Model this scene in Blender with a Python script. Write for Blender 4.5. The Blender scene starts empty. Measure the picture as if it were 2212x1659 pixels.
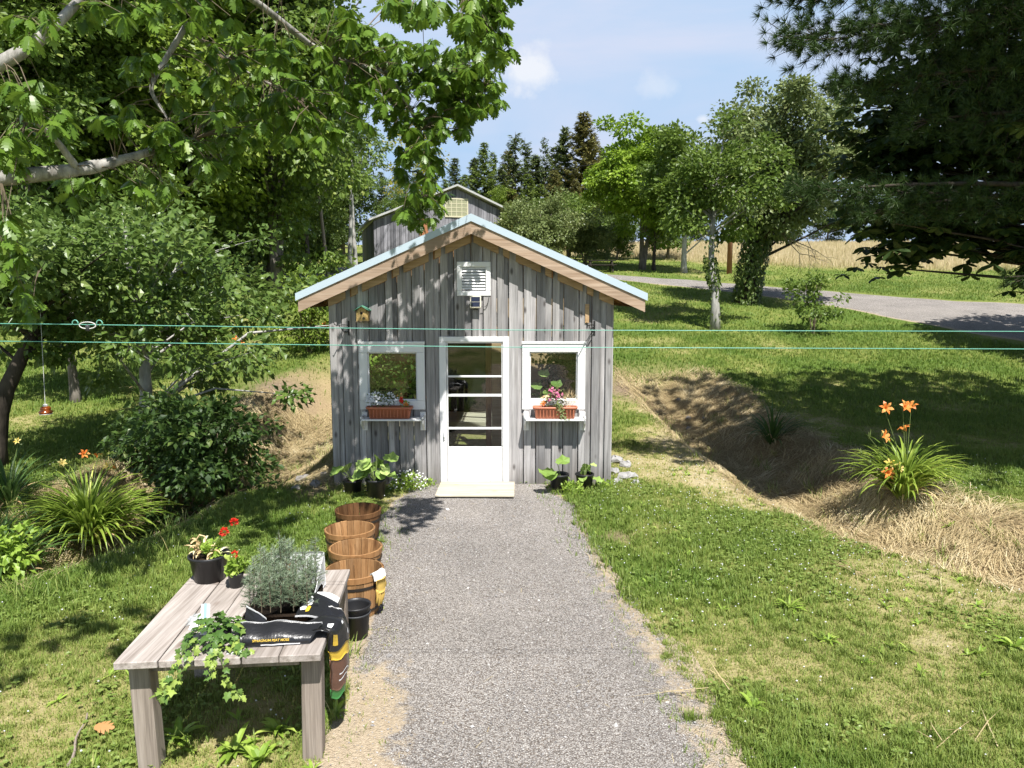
import bpy, math, random
import numpy as np
from mathutils import Vector, Matrix
rng = np.random.default_rng(11)
random.seed(11)
SC = bpy.context.scene
COL = SC.collection
# ------------------------------------------------------------------ camera model
F, CX, CY, PITCH, CAMH = 1551.0, 1106.0, 829.5, math.radians(7.0), 2.64
CP, SP = math.cos(PITCH), math.sin(PITCH)
def ray(px, py):
    r = (px - CX) / F; d = (py - CY) / F
    return np.array([r, CP - d * SP, -SP - d * CP])
def atY(px, py, Y):
    v = ray(px, py); t = Y / v[1]
    return np.array([v[0] * t, Y, CAMH + v[2] * t])
def atz(px, py, z):
    v = ray(px, py); t = (z - CAMH) / v[2]
    return np.array([v[0] * t, v[1] * t, z])
# ------------------------------------------------------------------ noise
def _hash(ix, iy, s):
    h = (ix.astype(np.int64) * 374761393 + iy.astype(np.int64) * 668265263 + s * 974634777) & 0x7fffffff
    h = (h ^ (h >> 13)) * 1274126177 & 0x7fffffff
    return ((h ^ (h >> 16)) & 0xffff) / 65535.0
def vnoise(x, y, sc=1.0, s=0):
    x = np.asarray(x, float) / sc; y = np.asarray(y, float) / sc
    ix = np.floor(x); iy = np.floor(y); fx = x - ix; fy = y - iy
    fx = fx * fx * (3 - 2 * fx); fy = fy * fy * (3 - 2 * fy)
    a = _hash(ix, iy, s); b = _hash(ix + 1, iy, s); c = _hash(ix, iy + 1, s); d = _hash(ix + 1, iy + 1, s)
    return (a * (1 - fx) + b * fx) * (1 - fy) + (c * (1 - fx) + d * fx) * fy
def fbm(x, y, sc=1.0, s=0, o=3):
    v = 0; w = 0.5; t = 0
    for k in range(o):
        v = v + w * vnoise(x, y, sc / 2 ** k, s + k * 7); t += w; w *= .5
    return v / t
def sm(a, b, x):
    t = np.clip((np.asarray(x, float) - a) / (b - a), 0, 1)
    return t * t * (3 - 2 * t)
# ------------------------------------------------------------------ terrain
_PY = [-60, 12.5, 15, 18, 21, 24, 29, 34, 44, 60, 85, 112, 150, 420]
_PZ = [0, 0, .16, .55, 1.08, 1.6, 2.36, 2.9, 3.85, 5.6, 8.0, 10.5, 11.5, 12]
DITCH_R = [(3.4, 20.5), (3.75, 17.5), (4.0, 14.2), (4.12, 11.8), (4.2, 9.5), (4.7, 7.95), (5.35, 6.8), (6.6, 4.9), (8.8, 2.2)]
DITCH_L = [(-4.2, 19.5), (-4.6, 15), (-4.7, 12), (-4.72, 10.2), (-4.8, 8.3), (-5.05, 7.5), (-5.6, 6.6), (-6.7, 5.2), (-8.8, 2.8)]
def pdist(x, y, P, signed=False):
    d = np.full(np.shape(x), 1e9); s = np.ones(np.shape(x))
    for (ax, ay), (bx, by) in zip(P[:-1], P[1:]):
        ex, ey = bx - ax, by - ay
        t = np.clip(((x - ax) * ex + (y - ay) * ey) / (ex * ex + ey * ey), 0, 1)
        q = np.hypot(x - ax - t * ex, y - ay - t * ey)
        s = np.where(q < d, np.sign(ex * (y - ay) - ey * (x - ax)), s); d = np.minimum(d, q)
    return (d, s) if signed else d
def profile(y):
    z = 0
    for o in (-1.4, -.7, 0, .7, 1.4):
        z = z + np.interp(y + o, _PY, _PZ)
    return z / 5
def hgt(x, y):
    x = np.asarray(x, float); y = np.asarray(y, float)
    z = profile(y)
    dr, sr = pdist(x, y, DITCH_R, True); dl, sl = pdist(x, y, DITCH_L, True)
    fade = sm(20, 16.5, y)
    wob = (vnoise(x, y, .9, 5) - .5) * .22
    nearL = 1.05 + 1.15 * sm(9.0, 10.5, y)
    z = z - .64 * fade * np.where(sr > 0, sm(1.75, .1, dr + wob), sm(1.12, .25, dr + wob * .4))
    z = z - .8 * fade * np.where(sl < 0, sm(1.7, .1, dl + wob), sm(nearL, .2, dl + wob * .5))
    z = z + (vnoise(x, y, 1.3, 3) - .5) * .05 * sm(1.0, 2.0, np.abs(x + .3)) + (vnoise(x, y, 6, 9) - .5) * .12 * sm(14, 20, y)
    z = z + ((vnoise(x, y, .35, 4) - .5) * .07 + (fbm(x, y, .9, 14) - .5) * .26) * np.maximum(np.where(sr > 0, sm(2.1, 1.2, dr), 0), np.where(sl < 0, sm(2.0, 1.1, dl), 0)) * fade
    return z
def hz(x, y):
    return float(hgt(np.array([x]), np.array([y]))[0])
def gpx(px, py):
    v = ray(px, py)
    t = np.linspace(1.5, 160, 8000)
    P = np.outer(t, v); P[:, 2] += CAMH
    dz = P[:, 2] - hgt(P[:, 0], P[:, 1])
    k = int(np.argmax(dz < 0))
    if dz[k] >= 0: k = len(t) - 1
    return np.array([P[k, 0], P[k, 1], hz(P[k, 0], P[k, 1])])
# ------------------------------------------------------------------ mesh builder
def project(x, y, z):
    dz = z - CAMH; dep = y * CP - dz * SP
    return CX + F * x / np.maximum(dep, .01), CY - F * (y * SP + dz * CP) / np.maximum(dep, .01)
OFF = {}
class MB:
    def __init__(s): s.V = []; s.Fc = []; s.A = []; s.n = 0
    def add(s, V, Fs, a=.5):
        V = np.asarray(V, float).reshape(-1, 3)
        if isinstance(Fs, np.ndarray): Fs = [Fs]
        for f in Fs:
            f = np.asarray(f, np.int64)
            if f.ndim == 1: f = f[None]
            if len(f): s.Fc.append(f + s.n)
        s.V.append(V)
        s.A.append(np.full(len(V), a) if np.isscalar(a) else np.asarray(a, float))
        s.n += len(V)
        return s
    def build(s, name, mat, parent=None, smooth=False, extra=None):
        off = OFF.get(parent.name, np.zeros(3)) if parent is not None else np.zeros(3)
        me = bpy.data.meshes.new(name)
        V = np.concatenate(s.V) - off
        me.vertices.add(len(V)); me.vertices.foreach_set('co', V.astype(np.float32).ravel())
        loops = np.concatenate([f.ravel() for f in s.Fc]).astype(np.int32)
        tot = np.concatenate([np.full(len(f), f.shape[1]) for f in s.Fc]).astype(np.int32)
        st = np.concatenate([[0], np.cumsum(tot)[:-1]]).astype(np.int32)
        me.loops.add(len(loops)); me.loops.foreach_set('vertex_index', loops)
        me.polygons.add(len(tot)); me.polygons.foreach_set('loop_start', st); me.polygons.foreach_set('loop_total', tot)
        me.polygons.foreach_set('use_smooth', np.full(len(tot), bool(smooth)))
        at = me.attributes.new('rnd', 'FLOAT', 'POINT'); at.data.foreach_set('value', np.concatenate(s.A).astype(np.float32))
        for k, arr in (extra or {}).items():
            at = me.attributes.new(k, 'FLOAT', 'POINT'); at.data.foreach_set('value', np.asarray(arr, np.float32))
        me.update(calc_edges=True)
        me.materials.append(mat)
        o = bpy.data.objects.new(name, me); COL.objects.link(o)
        if parent is not None:
            o.parent = parent; OFF[o.name] = off
        return o
def thing(name, label, cat, loc=(0, 0, 0), group=None):
    o = bpy.data.objects.new(name, None); COL.objects.link(o)
    o.empty_display_size = .1
    o.location = loc; OFF[o.name] = np.array(loc, float)
    o['label'] = label; o['category'] = cat
    if group: o['group'] = group
    return o
def tag(o, label, cat, group=None):
    o['label'] = label; o['category'] = cat
    if group: o['group'] = group
    return o
def kind(o, k):
    o['kind'] = k; return o
def dup(root, loc=None, rz=0, sc=1, label=None, mats=None, name=None):
    r = root.copy(); COL.objects.link(r)
    if loc is not None: r.location = loc
    r.rotation_euler = (0, 0, rz)
    r.scale = (sc, sc, sc) if np.isscalar(sc) else sc
    if label: r['label'] = label
    def rec(src, dst):
        for ch in list(src.children):
            c = ch.copy(); COL.objects.link(c); c.parent = dst
            b = ch.name.split('.')[0]
            if mats and b in mats:
                c.material_slots[0].link = 'OBJECT'; c.material_slots[0].material = mats[b]
            rec(ch, c)
    rec(root, r)
    return r
# ------------------------------------------------------------------ shapes
def rotz(a):
    c, s = math.cos(a), math.sin(a)
    return np.array([[c, -s, 0], [s, c, 0], [0, 0, 1.]])
def cbox(c, s, b=.003, R=None):
    h = np.array(s, float) / 2; b = min(b, h.min() * .45)
    V = []; idx = {}
    for sx in (-1, 1):
        for sy in (-1, 1):
            for sz in (-1, 1):
                sg = np.array([sx, sy, sz])
                for a in range(3):
                    p = sg * (h - b); p[a] = sg[a] * h[a]
                    idx[(sx, sy, sz, a)] = len(V); V.append(p)
    Q = []; T = []
    S = [(-1, -1), (1, -1), (1, 1), (-1, 1)]
    for a in range(3):
        o = [k for k in range(3) if k != a]
        for sg in (-1, 1):
            f = []
            for p, q in S:
                k = [0, 0, 0]; k[a] = sg; k[o[0]] = p; k[o[1]] = q
                f.append(idx[(*k, a)])
            if (sg > 0) != (a != 1): f = f[::-1]
            Q.append(f)
    for e in range(3):
        a, bb = [k for k in range(3) if k != e]
        for p in (-1, 1):
            for q in (-1, 1):
                k1 = [0, 0, 0]; k1[a] = p; k1[bb] = q; k2 = list(k1); k1[e] = -1; k2[e] = 1
                Q.append([idx[(*k1, a)], idx[(*k1, bb)], idx[(*k2, bb)], idx[(*k2, a)]])
    for sx in (-1, 1):
        for sy in (-1, 1):
            for sz in (-1, 1):
                T.append([idx[(sx, sy, sz, a)] for a in range(3)])
    V = np.array(V)
    if R is not None: V = V @ np.asarray(R).T
    return V + np.asarray(c, float), [np.array(Q), np.array(T)]
def bx(mb, x0, x1, y0, y1, z0, z1, b=.003, a=.5):
    V, Fs = cbox(((x0 + x1) / 2, (y0 + y1) / 2, (z0 + z1) / 2), (abs(x1 - x0), abs(y1 - y0), abs(z1 - z0)), b)
    mb.add(V, Fs, a)
def tube(P, R, n=6, cap=True):
    P = np.asarray(P, float); m = len(P)
    R = np.full(m, R) if np.isscalar(R) else np.asarray(R, float)
    Tn = np.gradient(P, axis=0); Tn /= np.linalg.norm(Tn, axis=1)[:, None] + 1e-9
    u = np.cross(Tn[0], [0, 0, 1.]);
    if np.linalg.norm(u) < .1: u = np.cross(Tn[0], [1., 0, 0])
    V = []
    an = np.arange(n) / n * 2 * math.pi
    for i in range(m):
        u = u - Tn[i] * (u @ Tn[i]); u /= np.linalg.norm(u) + 1e-9
        w = np.cross(Tn[i], u)
        V.append(P[i] + R[i] * (np.cos(an)[:, None] * u + np.sin(an)[:, None] * w))
    V = np.concatenate(V)
    i = np.arange(m - 1)[:, None] * n; j = np.arange(n)[None]
    k = (j + 1) % n
    Q = np.stack([i + j, i + k, i + n + k, i + n + j], -1).reshape(-1, 4)
    Fs = [Q]
    if cap: Fs += [np.arange(n)[::-1][None], (np.arange(n) + (m - 1) * n)[None]]
    return V, Fs
def lathe(prof, n=24, c=(0, 0, 0), cap=False):
    prof = np.asarray(prof, float); m = len(prof)
    an = np.arange(n) / n * 2 * math.pi
    V = np.stack([prof[:, 0:1] * np.cos(an), prof[:, 0:1] * np.sin(an), np.repeat(prof[:, 1:2], n, 1)], -1).reshape(-1, 3)
    i = np.arange(m - 1)[:, None] * n; j = np.arange(n)[None]; k = (j + 1) % n
    Q = np.stack([i + j, i + k, i + n + k, i + n + j], -1).reshape(-1, 4)
    Fs = [Q]
    if cap: Fs += [np.arange(n)[::-1][None], (np.arange(n) + (m - 1) * n)[None]]
    return V + np.asarray(c, float), Fs
def extr(poly, vec):
    P = np.asarray(poly, float); k = len(P)
    V = np.concatenate([P, P + np.asarray(vec, float)])
    i = np.arange(k); j = (i + 1) % k
    return V, [np.arange(k)[::-1][None], (np.arange(k) + k)[None], np.stack([i, j, j + k, i + k], -1)]
def gridsheet(P):
    m, n = P.shape[:2]
    i = np.arange(m - 1)[:, None] * n; j = np.arange(n - 1)[None]
    return P.reshape(-1, 3), np.stack([i + j, i + j + 1, i + n + j + 1, i + n + j], -1).reshape(-1, 4)
def thick(P, t):
    """closed slab from a grid of points, thickness t along its normal"""
    m, n = P.shape[:2]
    N = np.cross(np.gradient(P, axis=0), np.gradient(P, axis=1)); N /= np.linalg.norm(N, axis=2)[..., None] + 1e-9
    V1, Q = gridsheet(P); V2, _ = gridsheet(P - N * t)
    k = m * n
    ring = list(range(n)) + [r * n + n - 1 for r in range(1, m)] + [(m - 1) * n + c for c in range(n - 2, -1, -1)] + [r * n for r in range(m - 2, 0, -1)]
    ring = np.array(ring); nx = np.roll(ring, -1)
    return np.concatenate([V1, V2]), [Q, Q[:, ::-1] + k, np.stack([ring, nx, nx + k, ring + k], -1)]
def unit(v):
    return v / (np.linalg.norm(v, axis=-1, keepdims=True) + 1e-9)
def place(T, TF, pos, ax, nrm, scale):
    pos = np.asarray(pos, float); n = len(pos)
    ax = unit(np.asarray(ax, float)); x = unit(np.cross(ax, nrm)); z = np.cross(x, ax)
    sc = np.broadcast_to(np.asarray(scale, float), (n,))[:, None, None]
    V = pos[:, None] + sc * (T[None, :, 0:1] * x[:, None] + T[None, :, 1:2] * ax[:, None] + T[None, :, 2:3] * z[:, None])
    Fo = TF[None] + (np.arange(n) * len(T))[:, None, None]
    return V.reshape(-1, 3), Fo.reshape(-1, TF.shape[1])
def scatter(mb, T, TF, pos, ax, nrm, scale, a=None):
    n = len(pos)
    if n == 0: return
    a = rng.random(n) if a is None else np.asarray(a)
    V, Fo = place(T, TF, pos, ax, nrm, scale)
    mb.add(V, Fo, np.repeat(a, len(T)))
def rdir(n, up=0.0):
    v = rng.normal(size=(n, 3)); v[:, 2] += up
    return unit(v)
# leaf templates: x across, y along, z up
LEAF = (np.array([[0, 0, 0], [.32, .42, .07], [0, 1, -.10], [-.32, .42, .07], [0, .45, 0]], float), np.array([[0, 1, 4], [1, 2, 4], [2, 3, 4], [3, 0, 4]]))
LEAFQ = (np.array([[0, 0, 0], [.36, .45, .08], [0, 1, -.06], [-.36, .45, .08]], float), np.array([[0, 1, 2], [0, 2, 3]]))
OBOV = (np.array([[0, 0, 0], [.16, .3, .03], [.30, .68, .04], [.17, .93, 0], [0, 1, -.06], [-.17, .93, 0], [-.30, .68, .04], [-.16, .3, .03], [0, .5, -.02]], float),
        np.array([[i, (i + 1) % 8, 8] for i in range(8)]))
NEED = (np.array([[-.02, 0, 0], [.02, 0, 0], [0, 1, 0]], float), np.array([[0, 1, 2]]))
def _oak():
    V = []; T = []
    ys = [0.10, .28, .46, .66, .84]; w0 = .105; tips = [.20, .30, .34, .25]
    def v(p): V.append(p); return len(V) - 1
    bend = lambda x, y: -.22 * y * y - .28 * abs(x) * abs(x) * 1.5
    mid = [v((0, y, 0)) for y in ys]
    st0 = v((-.012, 0, 0)); st1 = v((.012, 0, 0)); T.append((st0, st1, mid[0]))
    for sd in (1, -1):
        wi = [v((sd * (w0 if 0 < k < 4 else (.05, .09)[k > 0]), y, 0)) for k, y in enumerate(ys)]
        for k in range(4):
            tp = v((sd * tips[k], ys[k + 1] + .06, 0)); t2 = v((sd * tips[k] * .82, ys[k] + .10, 0)); 
            T += [(mid[k], wi[k], wi[k + 1]), (mid[k], wi[k + 1], mid[k + 1]), (wi[k], t2, wi[k + 1]), (t2, tp, wi[k + 1])]
        ap = v((0, 1.04, 0)); T.append((mid[4], wi[4], ap))
        sp = v((sd * .10, .98, 0)); T.append((wi[4], sp, ap))
    V = np.array(V, float); V[:, 2] = -.16 * V[:, 1] ** 2 - .5 * V[:, 0] ** 2 + .05 * np.abs(V[:, 0])
    return V, np.array(T)
OAK = _oak()
def _ivy():
    pts = [(0, 0), (.22, -.12), (.42, .08), (.30, .30), (.52, .52), (.22, .60), (0, 1), (-.22, .60), (-.52, .52), (-.30, .30), (-.42, .08), (-.22, -.12)]
    V = [(x, y, -.25 * x * x - .1 * y * y) for x, y in pts] + [(0, .35, .03)]
    return np.array(V, float), np.array([[i, (i + 1) % 12, 12] for i in range(12)])
IVY = _ivy()
def _round(n=11, ruf=.08):
    V = [(0, 0, 0)]
    for k in range(n):
        a = -math.pi / 2 + .3 + k / (n - 1) * (2 * math.pi - .6)
        r = .5 * (1 + ruf * (-1) ** k)
        V.append((r * math.cos(a), .42 + r * math.sin(a), .06 * (-1) ** k + .08 * math.cos(2 * a)))
    V.append((0, .45, -.03)); c = len(V) - 1
    T = [[i, i + 1, c] for i in range(0, n)] + [[n, 0, c]]
    return np.array(V, float), np.array(T)
SQUASH = _round()
CLOV = _round(6, 0)
def ribbon(base, az, elev, L, w, droop, n=7, fold=.25):
    """arching strap leaf, returns V, quads"""
    P = []; p = np.array(base, float); e = elev
    d = np.array([math.cos(az), math.sin(az), 0])
    for i in range(n):
        P.append(p.copy()); p = p + (L / (n - 1)) * (d * math.cos(e) + np.array([0, 0, math.sin(e)])); e -= droop / (n - 1) * (0.4 + 1.2 * i / (n - 1))
    P = np.array(P); s = np.array([-math.sin(az), math.cos(az), 0])
    t = np.linspace(0, 1, n); ww = w * np.minimum(1, .55 + t * 1.5) * (1 - t ** 3 * .97)
    up = np.array([0, 0, 1.])
    Lf = P + s * ww[:, None] / 2 + up * (ww * fold)[:, None]; Rt = P - s * ww[:, None] / 2 + up * (ww * fold)[:, None]
    V = np.stack([Lf, P, Rt], 1)
    return gridsheet(V)
# ------------------------------------------------------------------ materials
class G:
    def __init__(s, name):
        s.m = bpy.data.materials.new(name); s.m.use_nodes = True; s.nt = s.m.node_tree; s.nt.nodes.clear()
        s.out = s.nt.nodes.new('ShaderNodeOutputMaterial')
    def n(s, t, props=None, **inp):
        nd = s.nt.nodes.new('ShaderNode' + t)
        for k, v in (props or {}).items(): setattr(nd, k, v)
        for k, v in inp.items():
            k2 = int(k[1:]) if k[0] == '_' and k[1:].isdigit() else k.replace('_', ' ')
            s.set(nd, k2, v)
        return nd
    def set(s, nd, k, v):
        sk = nd.inputs[k]
        if isinstance(v, bpy.types.NodeSocket): s.nt.links.new(v, sk)
        elif isinstance(v, bpy.types.Node): s.nt.links.new(v.outputs[0], sk)
        else:
            if isinstance(v, (tuple, list)) and len(v) == 3 and sk.type == 'RGBA': v = (*v, 1)
            sk.default_value = v
    def rnd(s, nm='rnd'):
        return s.n('Attribute', {'attribute_name': nm}).outputs['Fac']
    def ramp(s, fac, stops, interp='LINEAR'):
        r = s.nt.nodes.new('ShaderNodeValToRGB'); e = r.color_ramp.elements; r.color_ramp.interpolation = interp
        while len(e) < len(stops): e.new(.5)
        for el, (p, c) in zip(e, stops):
            el.position = p; el.color = (*c, 1) if len(c) == 3 else c
        s.set(r, 'Fac', fac)
        return r.outputs['Color']
    def mix(s, f, a, b, mode='MIX'):
        nd = s.nt.nodes.new('ShaderNodeMix'); nd.data_type = 'RGBA'; nd.blend_type = mode
        s.set(nd, 0, f); s.set(nd, 6, a); s.set(nd, 7, b)
        return nd.outputs[2]
    def math(s, op, a, b=0.5, clamp=False):
        nd = s.n('Math', {'operation': op, 'use_clamp': clamp}); s.set(nd, 0, a); s.set(nd, 1, b)
        return nd.outputs[0]
    def obj(s, scale=(1, 1, 1), rndoff=0.0):
        tc = s.n('TexCoord'); mp = s.n('Mapping', Vector=tc.outputs['Object']); mp.inputs['Scale'].default_value = scale
        v = mp.outputs[0]
        if rndoff:
            nd = s.n('VectorMath', {'operation': 'ADD'}); s.set(nd, 0, v)
            k = s.math('MULTIPLY', s.rnd(), rndoff); cb = s.n('CombineXYZ', X=k, Y=k, Z=k); s.set(nd, 1, cb.outputs[0])
            v = nd.outputs[0]
        return v
    def noise(s, v, scale, detail=4, rough=.55):
        return s.n('TexNoise', Vector=v, Scale=scale, Detail=detail, Roughness=rough).outputs['Fac']
    def bump(s, h, st=.3, dist=.01):
        return s.n('Bump', Height=h, Strength=st, Distance=dist).outputs[0]
    def bsdf(s, col, rough=.7, spec=.3, bump=None, **kw):
        b = s.n('BsdfPrincipled'); s.set(b, 'Base Color', col); s.set(b, 'Roughness', rough); s.set(b, 'Specular IOR Level', spec)
        if bump is not None: s.set(b, 'Normal', bump)
        for k, v in kw.items(): s.set(b, k.replace('_', ' '), v)
        return b
    def done(s, sh):
        s.nt.links.new(sh.outputs[0] if isinstance(sh, bpy.types.Node) else sh, s.out.inputs['Surface'])
        return s.m
def leafmat(name, c1, c2, c3=None, tr=.35, rough=.45, trc=None, spec=.35):
    if (name.endswith('leaves') or 'needles' in name) and not name.startswith(('pine', 'broad')):
        c1, c2, c3 = [tuple(min(.8, a * b) for a, b in zip(c, (1.6, 1.42, 1.25))) if c else None for c in (c1, c2, c3)]
    g = G(name); r = g.rnd()
    st = [(0, c1), (.7, c2), (1, c3 or c2)]
    col = g.ramp(r, st)
    b = g.bsdf(col, rough, spec)
    t = g.n('BsdfTranslucent')
    tc = g.mix(.55, col, trc or tuple(min(1, 2.2 * k) for k in c2))
    g.set(t, 'Color', tc)
    mx = g.n('MixShader', Fac=tr * .68); g.nt.links.new(b.outputs[0], mx.inputs[1]); g.nt.links.new(t.outputs[0], mx.inputs[2])
    return g.done(mx)
def plain(name, col, rough=.5, spec=.4, var=.25, scale=12, bump=.15, **kw):
    g = G(name); v = g.obj(); nz = g.noise(v, scale, 5)
    c = g.mix(g.math('MULTIPLY', nz, var * 2, True), col, tuple(k * .55 for k in col))
    nb = g.noise(v, scale * 6, 4)
    return g.done(g.bsdf(c, rough, spec, g.bump(nb, bump, .004), **kw))
def wood(name, cols, axis=2, grain=1.0, knots=True, rough=.8, bump=.5, vary=.5, kcol=(.05, .04, .035), splash=False):
    """streaked board wood; rnd attribute shifts each board"""
    g = G(name); s = [26 * grain] * 3; s[axis] = 1.1 * grain
    v = g.obj(tuple(s), 23.0)
    n1 = g.noise(v, 1.0, 7, .62)
    col = g.ramp(n1, [(.28, cols[0]), (.5, cols[1]), (.74, cols[2])])
    sf = [120 * grain] * 3; sf[axis] = 3.0 * grain
    n4 = g.noise(g.obj(tuple(sf), 31.0), 1.0, 4, .7)
    col = g.mix(1.0, col, g.ramp(n4, [(.3, (.72, .71, .70)), (.55, (1, 1, 1)), (.75, (1.12, 1.12, 1.12))]), 'MULTIPLY')
    r = g.rnd()
    tint = g.ramp(r, [(0, (1 - vary * .55,) * 3), (.5, (.92, .90, .87)), (1, (1.0 + .12 * vary, 1.0 + .10 * vary, 1.0 + .08 * vary))])
    col = g.mix(1.0, col, tint, 'MULTIPLY')
    s3 = [2.2] * 3; s3[axis] = .9
    v3 = g.obj(tuple(s3), 11.0)
    blot = g.noise(v3, 1.2, 3)
    col = g.mix(g.math('MULTIPLY', g.math('SUBTRACT', blot, .5, True), 2.2, True), col, tuple(k * .6 for k in cols[0]))
    h = n1
    if knots:
        s2 = [7.0] * 3; s2[axis] = 3.2
        vo = g.n('TexVoronoi', Vector=g.obj(tuple(s2), 9.0), Scale=1.0)
        kn = g.ramp(vo.outputs['Distance'], [(.07, (1, 1, 1)), (.13, (.55, .55, .55)), (.20, (0, 0, 0))])
        sel = g.math('GREATER_THAN', g.n('SeparateColor', Color=vo.outputs['Color']).outputs[0], .55)
        kf = g.math('MULTIPLY', g.math('MULTIPLY', kn, sel), .8)
        col = g.mix(kf, col, kcol)
    if splash:
        zc = g.n('SeparateXYZ', Vector=g.n('TexCoord').outputs['Object']).outputs['Z']
        sn = g.noise(g.obj((9, 9, 1.4)), 1.0, 4, .6)
        f = g.math('MULTIPLY', g.math('SUBTRACT', g.math('MULTIPLY', sn, .75), zc, True), 1.5, True)
        col = g.mix(f, col, (.115, .10, .085))
        st_ = g.ramp(g.noise(g.obj((5, 5, .5), 13.0), 1.0, 5, .6), [(.55, (0, 0, 0)), (.72, (.5, .5, .5))])
        col = g.mix(st_, col, (.24, .205, .175))
    return g.done(g.bsdf(col, rough, .2, g.bump(h, bump, .004)))
M = {}
M['boards'] = wood('weathered_boards', [(.21, .205, .206), (.41, .40, .40), (.57, .557, .56)], 2, 1.0, vary=.85, splash=True)
M['barnwood'] = wood('barn_boards', [(.13, .13, .145), (.26, .26, .29), (.42, .42, .46)], 2, .5, False, vary=1.0)
M['fascia'] = wood('fascia_wood', [(.33, .225, .15), (.46, .345, .255), (.57, .455, .35)], 0, .8, True, vary=.3, kcol=(.25, .13, .07))
M['sheath'] = wood('sheathing_wood', [(.40, .20, .09), (.5, .27, .13), (.58, .34, .18)], 1, .8, False, vary=.4)
M['frieze'] = wood('frieze_wood', [(.42, .28, .15), (.55, .38, .22), (.62, .46, .30)], 0, .8, False, vary=.3)
M['post'] = wood('post_wood', [(.26, .10, .045), (.36, .15, .07), (.44, .2, .1)], 2, .8, False, vary=.3)
M['inwall'] = wood('inner_wall_wood', [(.16, .085, .03), (.24, .135, .05), (.31, .18, .075)], 2, .8, False, vary=.5)
M['table'] = wood('table_wood', [(.24, .205, .18), (.42, .375, .345), (.57, .525, .495)], 1, 1.0, True, vary=.5, kcol=(.2, .15, .12))
M['leg'] = wood('leg_wood', [(.20, .165, .135), (.36, .305, .26), (.47, .41, .36)], 2, 1.0, False, vary=.3)
M['ply'] = wood('plywood', [(.48, .43, .33), (.6, .55, .43), (.68, .63, .52)], 0, .5, True, vary=.2, kcol=(.4, .3, .18))
M['basket'] = wood('basket_wood', [(.22, .11, .045), (.40, .225, .10), (.52, .32, .165)], 2, 1.0, True, rough=.55, vary=.7, kcol=(.12, .05, .02))
M['basketdark'] = wood('basket_wood_dark', [(.09, .042, .018), (.17, .085, .036), (.26, .14, .065)], 2, 1.0, False, rough=.6, vary=.8)
M['hoop'] = plain('hoop_metal', (.035, .028, .022), .55, .4, .4, 20)
M['rimwood'] = wood('rim_wood', [(.26, .125, .05), (.38, .2, .085), (.46, .26, .12)], 2, .3, False, rough=.5, vary=.2)
M['white'] = plain('white_paint', (.80, .80, .79), .45, .4, .13, 5, .2)
M['whiteslat'] = plain('slat_paint', (.78, .78, .77), .5, .3, .1, 6, .1)
M['trim'] = plain('trim_metal', (.50, .60, .67), .38, .5, .12, 3, .05)
M['dark'] = plain('gap_shade', (.012, .012, .012), .8, .2)  # near-black colour standing in for shade in vent, birdhouse hole and doorway
M['iron'] = plain('black_iron', (.02, .018, .017), .5, .5)
M['blackpot'] = plain('black_plastic', (.022, .022, .024), .42, .45, .3, 8, .1)
M['greypot'] = plain('grey_plastic', (.05, .052, .055), .5, .4, .3, 8, .1)
M['terra'] = plain('terracotta_plastic', (.50, .17, .09), .45, .35, .2, 7, .1)
M['soil'] = plain('potting_soil', (.045, .03, .02), .95, .1, .5, 30, 1.0)
M['red'] = leafmat('red_petals', (.62, .02, .015), (.72, .04, .02), tr=.3)
M['orange'] = leafmat('orange_petals', (.72, .17, .03), (.8, .28, .06), (.85, .45, .15), tr=.3)
M['pink'] = leafmat('pink_petals', (.48, .05, .18), (.62, .16, .30), (.6, .35, .4), tr=.3)
M['whitep'] = leafmat('white_petals', (.72, .73, .74), (.85, .85, .86), tr=.25)
M['yellowp'] = leafmat('yellow_petals', (.66, .46, .08), (.75, .6, .2), tr=.3)
M['bud'] = leafmat('pale_buds', (.42, .42, .14), (.55, .5, .2), tr=.3)
M['solar'] = plain('solar_cell', (.02, .025, .05), .2, .6, .1)
M['cream'] = plain('cream_plastic', (.72, .66, .52), .5, .3, .1)
M['greenroof'] = plain('green_paint', (.14, .36, .24), .6, .3, .3)
M['birdwood'] = wood('birdhouse_wood', [(.45, .28, .09), (.62, .44, .18), (.7, .53, .26)], 2, 1.0, True, vary=.2, kcol=(.2, .08, .02))
M['wire'] = plain('wire_coating', (.16, .44, .34), .35, .5, .1)
M['wirewhite'] = plain('string', (.6, .6, .56), .6, .3, .1)
M['amber'] = plain('amber_feeder', (.45, .10, .01), .15, .6, .1)
M['glovewhite'] = plain('glove_cloth', (.76, .75, .7), .8, .2, .15)
M['gloveyellow'] = plain('glove_yellow', (.68, .46, .12), .7, .2, .2)
M['bagblack'] = plain('bag_black', (.018, .018, .02), .28, .5, .2, 9, .5)
M['bagwhite'] = plain('bag_white', (.78, .78, .78), .4, .4, .1, 6, .4)
M['bagyellow'] = plain('bag_yellow', (.66, .44, .05), .3, .4, .1)
M['bagbrown'] = plain('bag_brown', (.17, .085, .055), .3, .5, .6, 14, .4)
M['baggreen'] = plain('bag_green', (.05, .2, .05), .3, .5, .3)
M['tagblue'] = plain('tag_blue', (.30, .48, .56), .4, .3, .1)
M['stone'] = plain('grey_stone', (.34, .32, .30), .85, .2, .6, 9, .8)
M['whitestone'] = plain('pale_stone', (.42, .41, .40), .85, .2, .4, 9, .8)
M['pole'] = wood('pole_wood', [(.2, .09, .05), (.32, .15, .09), (.4, .22, .14)], 2, .5, False, vary=.1)
M['picnic'] = plain('dark_timber', (.05, .042, .035), .8, .2)
M['barnroof'] = plain('barn_roof', (.5, .5, .48), .5, .3, .2, 2)
M['rust'] = plain('rust_panel', (.42, .18, .09), .7, .2, .3, 3)
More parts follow.
